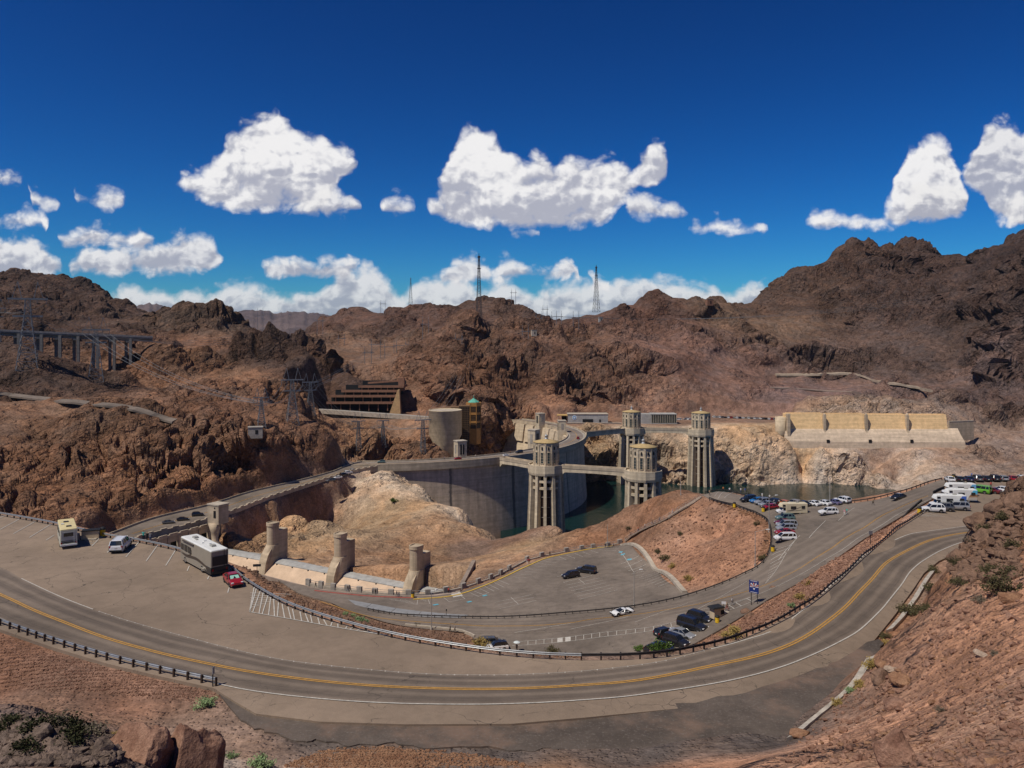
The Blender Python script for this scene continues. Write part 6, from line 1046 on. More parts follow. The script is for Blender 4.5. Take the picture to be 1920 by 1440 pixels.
# far lot: tiny cars, one mesh each
def tiny(kind, col):
    L, Wd, zh, zb, zt, zr, gr, gf, tr, tf, wr, wb = KINDS[kind]; h = L / 2; w = Wd / 2; m = MB()
    m.loft([[(x, -w * k, .3), (x, w * k, .3), (x, w * k, z), (x, -w * k, z)] for x, z, k in [(-h, zt * .85, .88), (-h + .3, zt, .97), (gf, zb, 1), (h - .3, zh - .1, .96), (h, zh - .4, .82)]])
    m.loft([[(gr, -w * .9, zb), (gf, -w * .9, zb), (gf, w * .9, zb), (gr, w * .9, zb)], [(tr, -w * .7, zr - .08), (tf, -w * .7, zr - .08), (tf, w * .7, zr - .08), (tr, w * .7, zr - .08)]], mi=1)
    m.loft([[(tr, -w * .71, zr - .1), (tf, -w * .71, zr - .1), (tf, w * .71, zr - .1), (tr, w * .71, zr - .1)], [(tr + .1, -w * .66, zr), (tf - .1, -w * .66, zr), (tf - .1, w * .66, zr), (tr + .1, w * .66, zr)]])
    for x in (-wb, wb):
        for s in (-1, 1): m.extr([(x + wr * math.cos(2 * math.pi * j / 10), wr + wr * math.sin(2 * math.pi * j / 10)) for j in range(10)], (0, 0, 0), (1, 0), s * (w - .2), s * (w + .02), mi=2)
    return m.mesh('distant_car', [paint(col), M_GLS, M_TYRE])
ORD = 'first second third fourth fifth sixth seventh eighth ninth tenth eleventh twelfth thirteenth fourteenth fifteenth sixteenth seventeenth eighteenth nineteenth twentieth'.split() + ['twenty-' + q for q in 'first second third fourth fifth sixth'.split()]
tk = {}; cols = ['white', 'silver', 'white', 'grey', 'black', 'white', 'red', 'silver', 'white', 'navy', 'white', 'tan', 'white', 'grey']
for i in range(26):
    c = cols[i % len(cols)]; kd = ('suv', 'sedan', 'van')[i % 3]; me = tk.setdefault((kd, c), None) or tiny(kd, c); tk[(kd, c)] = me; px = 1338 + i * 5.4; d = 786 - i * 1.0
    link('distant_car', me, label=f'tiny {c} ' + {'suv': 'SUV', 'sedan': 'car', 'van': 'van'}[kd] + f', {ORD[i]} from the left in the row across the lake', cat='car', group='row of cars across the lake', loc=((px - 960) / FOC * d, d, -1.55), rz=R(95 + 8 * math.sin(i * 2.1))).scale = (1.1,) * 3
for i, (px, d, c, k) in enumerate([(1262, 760, 'white', 'van'), (1272, 762, 'white', 'van'), (1286, 765, 'silver', 'suv'), (1293, 765, 'white', 'sedan'), (975, 722, 'black', 'van'), (990, 722, 'black', 'van'), (1012, 722, 'grey', 'suv'), (1026, 722, 'white', 'van')]):
    me = tk.setdefault((k, c), None) or tiny(k, c); tk[(k, c)] = me; link('distant_car', me, label=f'tiny {c} {k} parked beside the ' + ('glass pavilion' if px > 1200 else 'far end of the dam') + (', farther left', ', farther right')[i % 2], cat='car', group='vehicles by the far visitor buildings', loc=((px - 960) / FOC * d, d, ground_at(px, d) + .05), rz=R(170 + 15 * i)).scale = (1.2,) * 3

# ---------------------------------------------------------------- motorhomes
M_RVW = mat('motorhome_white', (.66, .66, .63), .45, .04, .8); M_RVT = mat('motorhome_taupe', (.27, .235, .185), .4, .05, .8); M_RVB = mat('motorhome_beige', (.55, .48, .33), .45, .05, .8); M_RVO = mat('old_cream_roof', (.56, .47, .25), .6, .10, .5); M_RVG = mat('motorhome_dark', (.035, .032, .03), .4, 0); M_RVS = mat('motorhome_swoosh', (.06, .045, .035), .4, 0)
def rbox(mb, L, Wd, z0, z1, x0=0.0, r=.14, mi=0, slope=0.0):
    def ring(z, ins): a = L / 2 - ins; b = Wd / 2 - ins; return [(x0 - a, -b, z), (x0 + a, -b, z), (x0 + a, b, z), (x0 - a, b, z)]
    def rr(z, ins):
        a = L / 2 - ins; b = Wd / 2 - ins; q = r; P = []
        for sx, sy in ((1, 1), (-1, 1), (-1, -1), (1, -1)):
            for t in ((0, 1), (.3, .3), (1, 0)) if sx * sy > 0 else ((1, 0), (.3, .3), (0, 1)): P.append((x0 + sx * (a - q * t[0]), sy * (b - q * t[1]), z))
        return P[::-1]
    mb.loft([rr(z0, 0), rr(z1 - r, 0), rr(z1 - r * .3, r * .3), rr(z1, r)], mi); return mb
def rv_windows(t, specs, m=None):
    for side, x, z, w, h, Wd in specs:
        mb = MB(); mb.box((x, side * (Wd / 2 + .015), z), (w, .06, h)); wo = obj('window', mb, M_GLS, t); f = MB()
        for dx in (-1, 1): f.box((x + dx * (w / 2 + .03), side * (Wd / 2 + .02), z), (.06, .08, h + .12))
        for dz in (-1, 1): f.box((x, side * (Wd / 2 + .02), z + dz * (h / 2 + .03)), (w + .12, .08, .06))
        obj('frame', f, m or M_TRIM, wo)
def rv_wheels(t, xs, Wd, r):
    a, b = wheel_mesh(r, .28)
    for x in xs:
        for s in (-1, 1): wo = link('wheel', a, t, loc=(x, s * (Wd / 2 - .14), r)); link('rim', b, wo)
def ac(t, x, y, z, s=1.0): mb = MB(); mb.box((x, y, z + .14 * s), (.95 * s, .7 * s, .28 * s), taper=.85); obj('roof_unit', mb, mat('roof_unit_grey', (.30, .29, .26), .6, .05, 2), t)
def swoosh(t, pts, w, Wd, side, m):
    P = spline(pts, n=8); rg = []; n = len(P)
    for i, p in enumerate(P):
        q = w * math.sin(math.pi * (i + .6) / (n + .2)); rg.append([(p[0], side * (Wd / 2 + .012), p[1] - q), (p[0], side * (Wd / 2 + .03), p[1] - q), (p[0], side * (Wd / 2 + .03), p[1] + q), (p[0], side * (Wd / 2 + .012), p[1] + q)])
    mb = MB(); mb.loft(rg); obj('stripe', mb, m, t)
# big bus-type motorhome
p = onU(397, 1083); hd = 132.5; Lm, Wm = 11.6, 2.6; ctr = Vector((-46.6, 117.6, 0)); rt = Vector((math.sin(R(hd)), -math.cos(R(hd)), 0)); ctr += rt * 1.3
t = thing('motorhome', 'long tan and brown motorhome with a white roof in the upper lot', 'motorhome', (ctr.x, ctr.y, float(ZU(ctr.x, ctr.y)) + .03), R(hd))
obj('body', rbox(MB(), Lm, Wm, 1.35, 3.62), M_RVT, t); obj('skirt', rbox(MB(), Lm - .02, Wm - .02, .38, 1.36, r=.05), M_RVT, t); obj('roof', rbox(MB(), Lm - .1, Wm - .06, 3.5, 3.72), M_RVW, t)
obj('rear_panel', MB().box((-Lm / 2 - .02, 0, 2.15), (.08, Wm * .82, 1.3)), M_RVG, t); obj('rear_skirt', rbox(MB(), 2.3, Wm + .03, .36, 1.32, -Lm / 2 + 1.12, .05), M_RVG, t); obj('windshield', MB().box((Lm / 2 + .01, 0, 2.35), (.08, Wm * .9, 1.3)), M_GLS, t)
for s in (1, -1):
    swoosh(t, [(5.6, 1.62), (4.5, 1.42), (3, 1.40), (1.9, 1.62), (1.3, 2.05), (1.45, 2.4), (2.1, 2.72), (2.9, 2.75)], .13, Wm, s, M_RVS); swoosh(t, [(5.6, 1.35), (3.5, 1.2), (1.5, 1.42), (-.5, 1.55), (-2.5, 1.38), (-4.4, 1.15), (-5.7, 1.1)], .2, Wm, s, M_RVS); swoosh(t, [(-2.0, .62), (-3, .7), (-3.8, .95), (-4.3, .6)], .12, Wm, s, mat('motorhome_light_swoosh', (.42, .38, .30), .4, 0))
    rv_windows(t, [(s, 3.5, 2.35, 1.0, .8, Wm), (s, 1.9 + .2, 2.3, .9, .75, Wm), (s, 4.9, 2.35, .8, .75, Wm)])
    obj('awning', MB().bar((4.6, s * (Wm / 2 + .1), 3.35), (.4, s * (Wm / 2 + .1), 3.35), .2, .2, n=8), M_RVS, t)
obj('tail_light', MB().box((-Lm / 2 - .03, 1.0, .9), (.08, .2, .3)).box((-Lm / 2 - .03, -1.0, .9), (.08, .2, .3)), M_TAIL, t)
obj('bumper', MB().box((-Lm / 2 - .08, 0, .6), (.2, 2.3, .2)), M_TRIM, t)
rv_wheels(t, (3.9, -2.6), Wm, .5); ac(t, 3.2, 0, 3.7); ac(t, -3.4, 0, 3.7); ac(t, 1.9, .3, 3.7, .5); obj('ladder', MB().bar((-Lm / 2 - .12, -1.0, 1.2), (-Lm / 2 - .12, -1.0, 3.7), .05).bar((-Lm / 2 - .12, -.6, 1.2), (-Lm / 2 - .12, -.6, 3.7), .05), M_TRIM, t)
obj('roof_vent', MB().box((.4, -.3, 3.78), (.4, .4, .12)).box((-.6, .4, 3.78), (.3, .3, .1)).box((-1.7, -.2, 3.78), (.4, .4, .1)), M_RVW, t)
# old cream motorhome seen from behind
r0 = W(129, 1029, 43); hd = 122; f_ = Vector((math.cos(R(hd)), math.sin(R(hd)), 0)); Lo, Wo = 8.4, 2.45; c = r0 + f_ * (Lo / 2)
t = thing('motorhome', 'old cream motorhome seen from behind at the far guardrail', 'motorhome', (c.x, c.y, float(ZU(c.x, c.y)) + .03), R(hd))
obj('body', rbox(MB(), Lo, Wo, .5, 3.05, r=.12), mat('old_cream_side', (.46, .44, .36), .5, .08, .6), t); obj('roof', rbox(MB(), Lo - .02, Wo - .02, 2.95, 3.16, r=.1), M_RVO, t)
obj('rear_panel', MB().box((-Lo / 2 - .02, 0, 1.85), (.08, 1.9, 1.6)), mat('old_rear_panel', (.34, .33, .31), .5, .1, 1), t); obj('rear_window', MB().box((-Lo / 2 - .05, .05, 2.25), (.08, 1.35, .55)), M_GLS, t); obj('bumper', MB().box((-Lo / 2 - .15, 0, .62), (.3, 2.35, .25)), M_RVW, t); obj('rear_stripe', MB().box((-Lo / 2 - .05, 0, 1.25), (.08, 2.2, .08)).box((-Lo / 2 - .05, 0, 1.0), (.08, 2.2, .2)), M_TRIM, t)
obj('ladder', MB().bar((-Lo / 2 - .1, -1.05, .9), (-Lo / 2 - .1, -1.05, 3.2), .05).bar((-Lo / 2 - .1, -.75, .9), (-Lo / 2 - .1, -.75, 3.2), .05), M_RVW, t); obj('tail_light', MB().box((-Lo / 2 - .06, 1.05, .95), (.1, .18, .25)).box((-Lo / 2 - .06, -1.05, .95), (.1, .18, .25)), M_TAIL, t)
for x, y in ((1.6, .1), (-2.2, -.1)): obj('roof_hatch', MB().box((x, y, 3.2), (.75, .75, .12)).box((x, y, 3.27), (.6, .6, .02), mi=1), [M_RVG, M_RVG], t)
obj('roof_vent', MB().box((-.2, .7, 3.24), (.4, .4, .16)), M_RVW, t); rv_windows(t, [(s, x, 2.2, 1.1, .6, Wo) for s in (-1, 1) for x in (-2.2, .6, 2.6)]); rv_wheels(t, (2.6, -2.3), Wo, .42); obj('windshield', MB().box((Lo / 2 + .02, 0, 2.1), (.08, 2.1, .9)), M_GLS, t)
# cab-over campers
def camper(pos, hd, body_m, label, mural=None, L=7.6, group=None, stripe=None):
    Wd = 2.4; t = thing('camper', label, 'camper', pos, R(hd), group); t.scale = (1.06,) * 3
    obj('body', rbox(MB(), L * .74, Wd, .55, 3.05, -L * .13, .12), body_m, t); obj('cab_over', MB().loft([[(L * .23, -Wd / 2 + .05, 2.0), (L * .23, Wd / 2 - .05, 2.0), (L * .23, Wd / 2 - .1, 3.0), (L * .23, -Wd / 2 + .1, 3.0)], [(L * .36, -Wd / 2 + .08, 2.0), (L * .36, Wd / 2 - .08, 2.0), (L * .35, Wd / 2 - .15, 2.9), (L * .35, -Wd / 2 + .15, 2.9)], [(L * .42, -Wd / 2 + .3, 2.15), (L * .42, Wd / 2 - .3, 2.15), (L * .39, Wd / 2 - .35, 2.6), (L * .39, -Wd / 2 + .35, 2.6)]]), body_m, t)
    obj('cab', MB().loft([[(x, -1.0 * k, .45), (x, 1.0 * k, .45), (x, 1.0 * k, z), (x, -1.0 * k, z)] for x, z, k in [(L * .22, 1.95, 1), (L * .30, 1.95, 1), (L * .37, 1.2, .98), (L * .47, 1.05, .92), (L * .50, .75, .85)]]), mat('cab_white', (.70, .70, .69), .3, 0, coat=.5), t); obj('windshield', MB().add([(L * .305, -.85, 1.9), (L * .305, .85, 1.9), (L * .375, .85, 1.25), (L * .375, -.85, 1.25), (L * .30, -.85, 1.85), (L * .30, .85, 1.85), (L * .37, .85, 1.2), (L * .37, -.85, 1.2)], [(0, 1, 2, 3), (4, 7, 6, 5), (0, 4, 5, 1), (1, 5, 6, 2), (2, 6, 7, 3), (3, 7, 4, 0)]), M_GLS, t)
    rv_windows(t, [(s, L * .27, 1.55, .7, .5, 2.0) for s in (-1, 1)] + [(s, -.1, 1.95, 1.3, .62, Wd) for s in (-1, 1)] + [(s, -2.75, 2.05, .8, .6, Wd) for s in (-1, 1)] + [(s, L * .30, 2.5, .6, .28, Wd - .12) for s in (-1, 1)])
    if mural:
        for s in (-1, 1):
            mb = MB(); y = s * (Wd / 2 + .03); mb.add([(-L * .495, y, .7), (-L * .18, y, .7), (-L * .38, y, 2.95), (-L * .495, y, 2.95), (-L * .495, y - s * .04, .7), (-L * .18, y - s * .04, .7), (-L * .38, y - s * .04, 2.95), (-L * .495, y - s * .04, 2.95)], [(0, 1, 2, 3), (4, 7, 6, 5), (0, 4, 5, 1), (1, 5, 6, 2), (2, 6, 7, 3), (3, 7, 4, 0)]); obj('mural', mb, mural, t)
        obj('rear_mural', MB().box((-L * .5 - .02, 0, 1.9), (.06, 2.2, 2.1)), mural, t)
    if stripe:
        for s in (-1, 1): swoosh(t, [(1.6, 1.2), (.2, 1.3), (-1.2, 1.75), (-2.6, 2.4)], .06, Wd, s, stripe); swoosh(t, [(1.6, 1.05), (.2, 1.1), (-1.4, 1.2), (-3.2, 1.5)], .05, Wd, s, stripe)
    obj('bumper', MB().box((L * .5, 0, .55), (.14, 1.9, .2)).box((-L * .5, 0, .6), (.16, 2.2, .2)), M_TRIM, t); obj('headlight', MB().box((L * .485, .7, .9), (.1, .3, .2)).box((L * .485, -.7, .9), (.1, .3, .2)), M_HEAD, t); ac(t, -1.6, 0, 3.03, .9); obj('roof_vent', MB().box((.6, 0, 3.1), (.45, .45, .14)), M_RVW, t); rv_wheels(t, (L * .36, -L * .24), 2.3, .38); return t
camper(onL(1484, 972, 25.6), 181, M_RVB, 'beige cab-over camper in the middle lot', None, 7.9, None, M_RVS)
def mural(name, a, b, c):
    g = NG(name); p = g.pos(); n = g.noise(p, .9, 4, .6); z = g.n('ShaderNodeSeparateXYZ', {0: g.n('ShaderNodeTexCoord').outputs['Object']}).outputs[2]; z = g.M('ADD', z, g.M('MULTIPLY', g.M('SUBTRACT', n, .5), 1.2)); g.put(g.b.inputs['Base Color'], g.mix(g.mr(z, 1.7, 2.2), g.mix(g.mr(z, 1.0, 1.5), (*c, 1), (*b, 1)), (*a, 1))); g.b.inputs['Roughness'].default_value = .4; return g.m
GC = 'white rental campers in the far right lot'
camper(onU(1776, 955, 35), 172, M_RVW, 'white camper with a blue and green mural next to the silver pickup', mural('mural_lake', (.05, .12, .42), (.06, .10, .07), (.25, .27, .22)), 7.4, GC); camper(onU(1798, 941, 35), 172, M_RVW, 'white camper with a sky-blue and brown mural between the other two', mural('mural_canyon', (.09, .42, .62), (.30, .16, .08), (.45, .40, .34)), 7.4, GC); camper(onU(1797, 928, 35), 172, M_RVW, 'rearmost white camper, mostly hidden by the others', mural('mural_sky', (.16, .42, .66), (.20, .40, .60), (.5, .5, .5)), 7.4, GC)
# ---------------------------------------------------------------- railings, stairs, lamps, signs, bins
M_LAMP = mat('lamp_pole_grey', (.36, .35, .33), .5, .06, 2, metal=.3); M_BARREL = mat('yellow_barrel', (.62, .40, .02), .55, .08, 3); M_DKW = mat('dark_sign', (.03, .03, .032), .6, 0)
pr = thing('walk_railing', 'concrete block and pipe railing along the spillway walk and lower lot', 'railing', W(590, 1101, 4.5))
bl = [(578, 1093), (602, 1097), (625, 1101), (651, 1104), (674, 1107), (703, 1110), (733, 1112), (766, 1113), (802, 1112), (836, 1107), (869, 1101), (897, 1093), (920, 1085), (939, 1076), (955, 1067), (988, 1048), (1016, 1040), (1062, 1031), (1091, 1027), (1112, 1024), (1140, 1020), (1162, 1017)]
bp = [W(x, y, 4.6 + max(0, x - 900) * .006) for x, y in bl]; bp = [Vector((p.x, p.y, float(ZL(p.x, p.y)) + .0)) for p in bp]
for i, p in enumerate(bp):
    q = bp[min(i + 1, len(bp) - 1)] - bp[max(i - 1, 0)]; a = math.atan2(q.y, q.x); part('block', MB().box((p.x, p.y, p.z + .35), (1.5, .8, 1.9), a), M_CONC2, pr)
    if i < len(bp) - 1:
        for z in (.45, .95): part('pipe', MB().bar(p + Vector((0, 0, z)), bp[i + 1] + Vector((0, 0, z)), .10), M_LAMP, pr)
        part('base_wall', MB().bar(p + Vector((0, 0, -.4)), bp[i + 1] + Vector((0, 0, -.4)), .5, 1.1), M_CONC, pr)
stw = thing('stairway', 'long concrete stairway climbing the red slope to the middle lot', 'stairs', W(1170, 1018, 7)); sp = spline([(1168, 1019, 280), (1200, 1000, 276), (1240, 980, 274), (1262, 968, 273), (1290, 950, 270), (1318, 932, 264)], n=9); S3 = []
for x, y, d in sp: S3.append(on_ground(x, y, 225, 330))
S3 = [Vector((np.mean([q.x for q in S3[max(0, i - 2):i + 3]]), np.mean([q.y for q in S3[max(0, i - 2):i + 3]]), np.mean([q.z for q in S3[max(0, i - 2):i + 3]]) + .25)) for i in range(len(S3))]
for i in range(len(S3) - 1): part('step', MB().bar(S3[i], S3[i + 1] + (S3[i + 1] - S3[i]) * .05, 1.6, .36), mat('step_concrete', (.25, .19, .145), .9, .12, 1), stw)
for s in (-1, 1):
    o = Vector((0, s * .9, .95)); part('handrail', MB().loft([[p + o + Vector(k) for k in ((0, -.04, -.04), (0, .04, -.04), (0, .04, .04), (0, -.04, .04))] for p in S3]), M_LAMP, stw)
    for p in S3[::5]: part('rail_post', MB().bar(p + Vector((0, s * .9, 0)), p + o, .07), M_LAMP, stw)
def lamp(base, h, label, arm=2.2, ang=0.0):
    t = thing('street_lamp', label, 'street lamp', base, ang, 'street lamps of the lots'); obj('pole', MB().lathe([(.13, -.4), (.12, .4), (.07, h)], n=8), M_LAMP, t); obj('base', MB().box((0, 0, .1), (.45, .45, .5)), M_CONC2, t)
    if arm: obj('arm', MB().bar((0, 0, h - .1), (arm, 0, h + .45), .09, n=6), M_LAMP, t); obj('lamp_head', MB().box((arm + .3, 0, h + .45), (.9, .35, .18), taper=.8), mat('lamp_head_pale', (.6, .6, .58), .5, 0), t)
def gz(px, py, lo, hi): return on_ground(px, py, lo, hi)
p = onL(809, 1178, 6.3); lamp((p[0], p[1], p[2]), 8.8, 'street lamp standing by the pale kerb left of the lower road', 1.4, R(50)); lamp(onL(1189, 1136, 10), 8.6, 'street lamp at the lower lot guardrail behind the white sports car', 1.5, R(10)); lamp(gz(1415, 1066, 150, 260), 8.6, 'street lamp at the foot of the red slope below the middle lot', 3.0, R(5)); lamp(gz(1441, 1000, 150, 260), 9.4, 'street lamp on the red slope beside the row with the white minivan', 2.6, R(30))
lamp(onL(1556, 947, 27.5), 8.0, 'plain tall lamp post by the lake among the white cars', 0); lamp(onL(1139, 1027, 5.8), 8.0, 'lamp post at the far end of the lower lot', 0); lamp(gz(1278, 930, 240, 320), 5.5, 'lamp post at the top of the stairway slope before the far tower', 0)
# state line sign
def text_mesh(body, size, m, bold=0.0):
    cu = bpy.data.curves.new('lettering', 'FONT'); cu.body = body; cu.size = size; cu.align_x = 'CENTER'; cu.align_y = 'CENTER'; cu.extrude = .01; cu.offset = bold
    o = bpy.data.objects.new('lettering', cu); COL.objects.link(o); bpy.context.view_layer.update(); me = bpy.data.meshes.new_from_object(o.evaluated_get(bpy.context.evaluated_depsgraph_get())); bpy.data.objects.remove(o); me.materials.clear(); me.materials.append(m); return me
M_SBLUE = mat('sign_blue', (.012, .03, .16), .5, 0); M_SWHITE = mat('sign_white', (.70, .70, .70), .5, 0); M_SRED = mat('sign_copper', (.62, .26, .14), .5, 0)
sg = gz(1413, 1140, 140, 220); t = thing('state_sign', 'blue road sign with a white star and sun rays on two posts', 'sign', sg, R(-38)); t.scale = (.85,) * 3
for x in (-.75, .85): obj('post', MB().box((x, 0, 2.6), (.16, .16, 6.4)), M_DKW, t)
obj('panel', MB().box((0, -.14, 4.9), (2.5, .08, 3.2)), M_SBLUE, t); cx, cz = .1, 4.75
for k in range(7):
    a = R(12 + k * 26); b = a + R(13); mb = MB(); Lr = 1.6; pts = [(cx + .25 * math.cos(a), cz + .25 * math.sin(a)), (cx + .25 * math.cos(b), cz + .25 * math.sin(b)), (cx + min(Lr, 1.1 / max(.01, abs(math.cos(b)))) * math.cos(b), cz + min(Lr, 1.1 / max(.01, abs(math.cos(b)))) * math.sin(b) * .72), (cx + min(Lr, 1.1 / max(.01, abs(math.cos(a)))) * math.cos(a), cz + min(Lr, 1.1 / max(.01, abs(math.cos(a)))) * math.sin(a) * .72)]
    mb.extr(pts, (0, -.2, 0), (1, 0), 0, .03); obj('ray', mb, M_SWHITE if k % 2 == 0 else M_SRED, t)
star = [((.34 if j % 2 == 0 else .14) * math.cos(R(90 + 36 * j)) + cx - .05, (.34 if j % 2 == 0 else .14) * math.sin(R(90 + 36 * j)) + cz - .35) for j in range(10)]; obj('star', MB().extr(star, (0, -.2, 0), (1, 0), 0, .03), M_SWHITE, t)
for x in range(8): obj('letter_mark', MB().box((-.75 + x * .22, -.2, 3.52), (.13, .03, .16)), M_SWHITE, t); obj('letter_mark', MB().box((-.75 + x * .22, -.2, 6.32), (.13, .03, .16)), M_SWHITE, t)
def small_sign(base, h, w, hh, ang, label, m=None, back=None):
    t = thing('road_sign', label, 'sign', base, ang); obj('post', MB().box((0, 0, h / 2 - .2), (.09, .09, h + .4)), M_DKW, t); obj('panel', MB().box((0, -.07, h - hh / 2), (w, .05, hh)), m or M_DKW, t)
small_sign(gz(482, 1088, 90, 140), 2.2, 1.1, .35, R(8), 'dark T-shaped sign on a post beside the inner guardrail'); p = onU(399, 1287); small_sign((p[0], p[1], p[2] - .1), 2.0, .35, .7, R(80), 'narrow road marker at the end of the lower left guardrail', mat('sign_back_grey', (.25, .25, .26), .5, 0)); small_sign(gz(1632, 1022, 130, 200), 2.6, .9, .7, R(20), 'small grey road sign on the gravel median', MATS['sign_back_grey']); p = onL(1357, 1168, 14.8); small_sign(p, 2.6, .95, .55, R(-10), 'pale sign on a post beside the information kiosk', M_SWHITE); small_sign(onL(837, 1153, 6.2), 1.8, .3, .5, R(10), 'thin post sign at the end of the pale slabs')
small_sign(gz(1436, 1022, 150, 260), 1.0, 1.3, .25, R(5), 'low dark sign board at the red slope beside the minivan')
def barrel(pos, label):
    t = thing('trash_barrel', label, 'barrel', pos, group='yellow trash barrels'); obj('drum', MB().lathe([(.36, 0), (.38, .03), (.36, .32), (.38, .35), (.36, .38), (.36, .68), (.38, .71), (.36, .74), (.38, 1.0), (.36, 1.02)], n=14), M_BARREL, t); obj('liner', MB().lathe([(.40, .92), (.42, 1.05), (.33, 1.2), (.1, 1.3), (.02, 1.3)], n=12), M_TRIM, t); t.scale = (1.25,) * 3
for pos, l in [(onU(192, 1006), 'yellow trash barrel at the upper lot guardrail right of the cream motorhome'), (onL(1345, 1182, 14.6), 'yellow trash barrel below the information kiosk'), (onL(1449, 1027, 24), 'yellow trash barrel beside the white minivan'), (onU(1724, 969, 35.4), 'yellow trash barrel beside the hatching in the far right lot'), (onU(1788, 899, 35), 'yellow trash barrel behind the back row of cars'), (onL(1402, 934, 25.8), 'yellow trash barrel near the lake rail'), (onL(1377, 949, 25.6), 'yellow trash barrel at the rail over the red slope'), (onL(1459, 945, 26.4), 'yellow trash barrel beside the orange car'), (onL(774, 1121, 4.5), 'yellow trash barrel at the start of the yellow kerb'), (onL(1431, 963, 25.4), 'yellow trash barrel at the rail beside the red car')]: barrel(pos, l)
p = onL(1344, 1172, 14.7); t = thing('information_kiosk', 'small tan information kiosk with a dark roof by the black cars', 'kiosk', p, R(25)); obj('wall', MB().box((0, 0, 1.1), (2.6, 1.6, 2.2)), M_BEIGE, t); obj('opening', MB().box((.9, -.8, 1.3), (.9, .1, .9)), M_DARK, t); obj('roof', MB().box((-.2, 0, 2.4), (3.2, 2.2, .3), taper=.9), M_TRIM, t); obj('counter', MB().box((2.2, -.2, .5), (1.6, 1.2, 1.0)), M_CONC, t)
p = onU(170, 1010); t = thing('trash_shelter', 'low tan bin shelter behind the cream motorhome', 'shelter', p, R(20)); obj('box', MB().box((0, 0, .7), (2.6, 1.4, 1.4)), M_BEIGE, t); obj('lid', MB().box((.1, 0, 1.45), (2.8, 1.6, .14)), M_DARK, t); obj('side_bin', MB().box((-2.2, -.1, .5), (1.2, 1.1, 1.0), taper=.85), mat('pink_bin', (.45, .33, .27), .7, .1, 1), t)
kerb(up, [W(x, y, 43) for x, y in [(160, 1013), (178, 1012), (192, 1006)]], .5, .2, ZU, M_CONC)

# ---------------------------------------------------------------- masts, pylons, wires
M_LAT = mat('lattice_steel', (.20, .205, .21), .5, .1, 1, metal=.3); M_LATD = mat('lattice_dark', (.06, .06, .065), .6, .1, 1)
def lattice(t, h, w0, w1, n, m, th, z0=0.0, ox=0.0, power=1.0):
    def hw(f): return (w0 + (w1 - w0) * f ** power) / 2
    for sx in (-1, 1):
        for sy in (-1, 1): obj('leg', MB().loft([[(ox + sx * hw(k / n) + a * th, sy * hw(k / n) + b * th, z0 + h * k / n) for a, b in ((-.5, -.5), (.5, -.5), (.5, .5), (-.5, .5))] for k in range(n + 1)]), m, t)
    mb = MB()
    for k in range(n + 1):
        w = hw(k / n); z = z0 + h * k / n; C = [(ox - w, -w, z), (ox + w, -w, z), (ox + w, w, z), (ox - w, w, z)]
        for j in range(4): mb.bar(C[j], C[(j + 1) % 4], th * .7)
        if k < n:
            w2 = hw((k + 1) / n); z2 = z0 + h * (k + 1) / n; D2 = [(ox - w2, -w2, z2), (ox + w2, -w2, z2), (ox + w2, w2, z2), (ox - w2, w2, z2)]
            for j in range(4): mb.bar(C[j], D2[(j + 1) % 4], th * .6); mb.bar(C[(j + 1) % 4], D2[j], th * .6)
    obj('bracing', mb, m, t, kind='stuff')
def mast(px, pyb, pyt, d, label, m=None, w0=.085):
    b = W(px, pyb, d=d); h = (pyb - pyt) * d / FOC; t = thing('lattice_mast', label, 'mast', b, R(20), 'lattice masts on the skyline'); lattice(t, h * .97, h * w0, h * .02, 11, m or M_LATD, h * .0042, power=.8); obj('top', MB().box((0, 0, h * .985), (h * .035, h * .035, h * .03)).bar((0, 0, h), (0, 0, h * 1.04), h * .008), m or M_LATD, t); obj('platform', MB().box((0, 0, h * .8), (h * .05, h * .05, h * .012)), m or M_LATD, t)
mast(898, 598, 480, 885, 'tall dark lattice mast on the middle ridge'); mast(1118, 585, 500, 1010, 'tall lattice mast on the ridge right of the saddle', w0=.13); mast(770, 571, 522, 1280, 'small distant lattice mast left of the tall one', M_LAT, .15)
WTOP = {}
def pylon(px, pyb, pyt, d, label, key, m=None, rot=25, wide=.22):
    b = on_ground(px, pyb, d * .85, d * 1.15); b = W(px, pyb, d=b.y); h = (pyb - pyt) * b.y / FOC; t = thing('power_pylon', label, 'pylon', b, R(rot), 'lattice power pylons'); m = m or M_LAT; th = max(h * .007, .28)
    lattice(t, h * .62, h * wide, h * .07, 6, m, th, -1.5); lattice(t, h * .2, h * .07, h * .05, 3, m, th * .8, h * .62 - 1.5)
    cr = MB()
    for z, w in ((.82, .20), (.62, .17)): cr.box((0, 0, h * z - 1.2), (h * w * 2, h * .03, h * .022))
    obj('cross_arm', MB().box((0, 0, h * .82 - 1.2), (h * .4, h * .03, h * .022)), m, t); obj('cross_arm', MB().box((0, 0, h * .62 - 1.2), (h * .3, h * .03, h * .022)), m, t)
    for s in (-1, 1): obj('peak', MB().bar((s * h * .06, 0, h * .80), (s * h * .10, 0, h * 1.0), th).bar((s * h * .16, 0, h * .80), (s * h * .10, 0, h * 1.0), th * .7), m, t)
    for s in (-1, -.5, .5, 1): obj('insulator', MB().lathe([(.06, 0), (.16, -.4), (.16, -2.2), (.06, -2.6)], (s * h * .19, 0, h * .82 - 1.4), n=6), m, t)
    mw = Matrix.Rotation(R(rot), 4, 'Z'); WTOP[key] = [b + mw @ Vector((s * h * .19, 0, h * .82 - 4)) for s in (-1, -.5, .5, 1)]
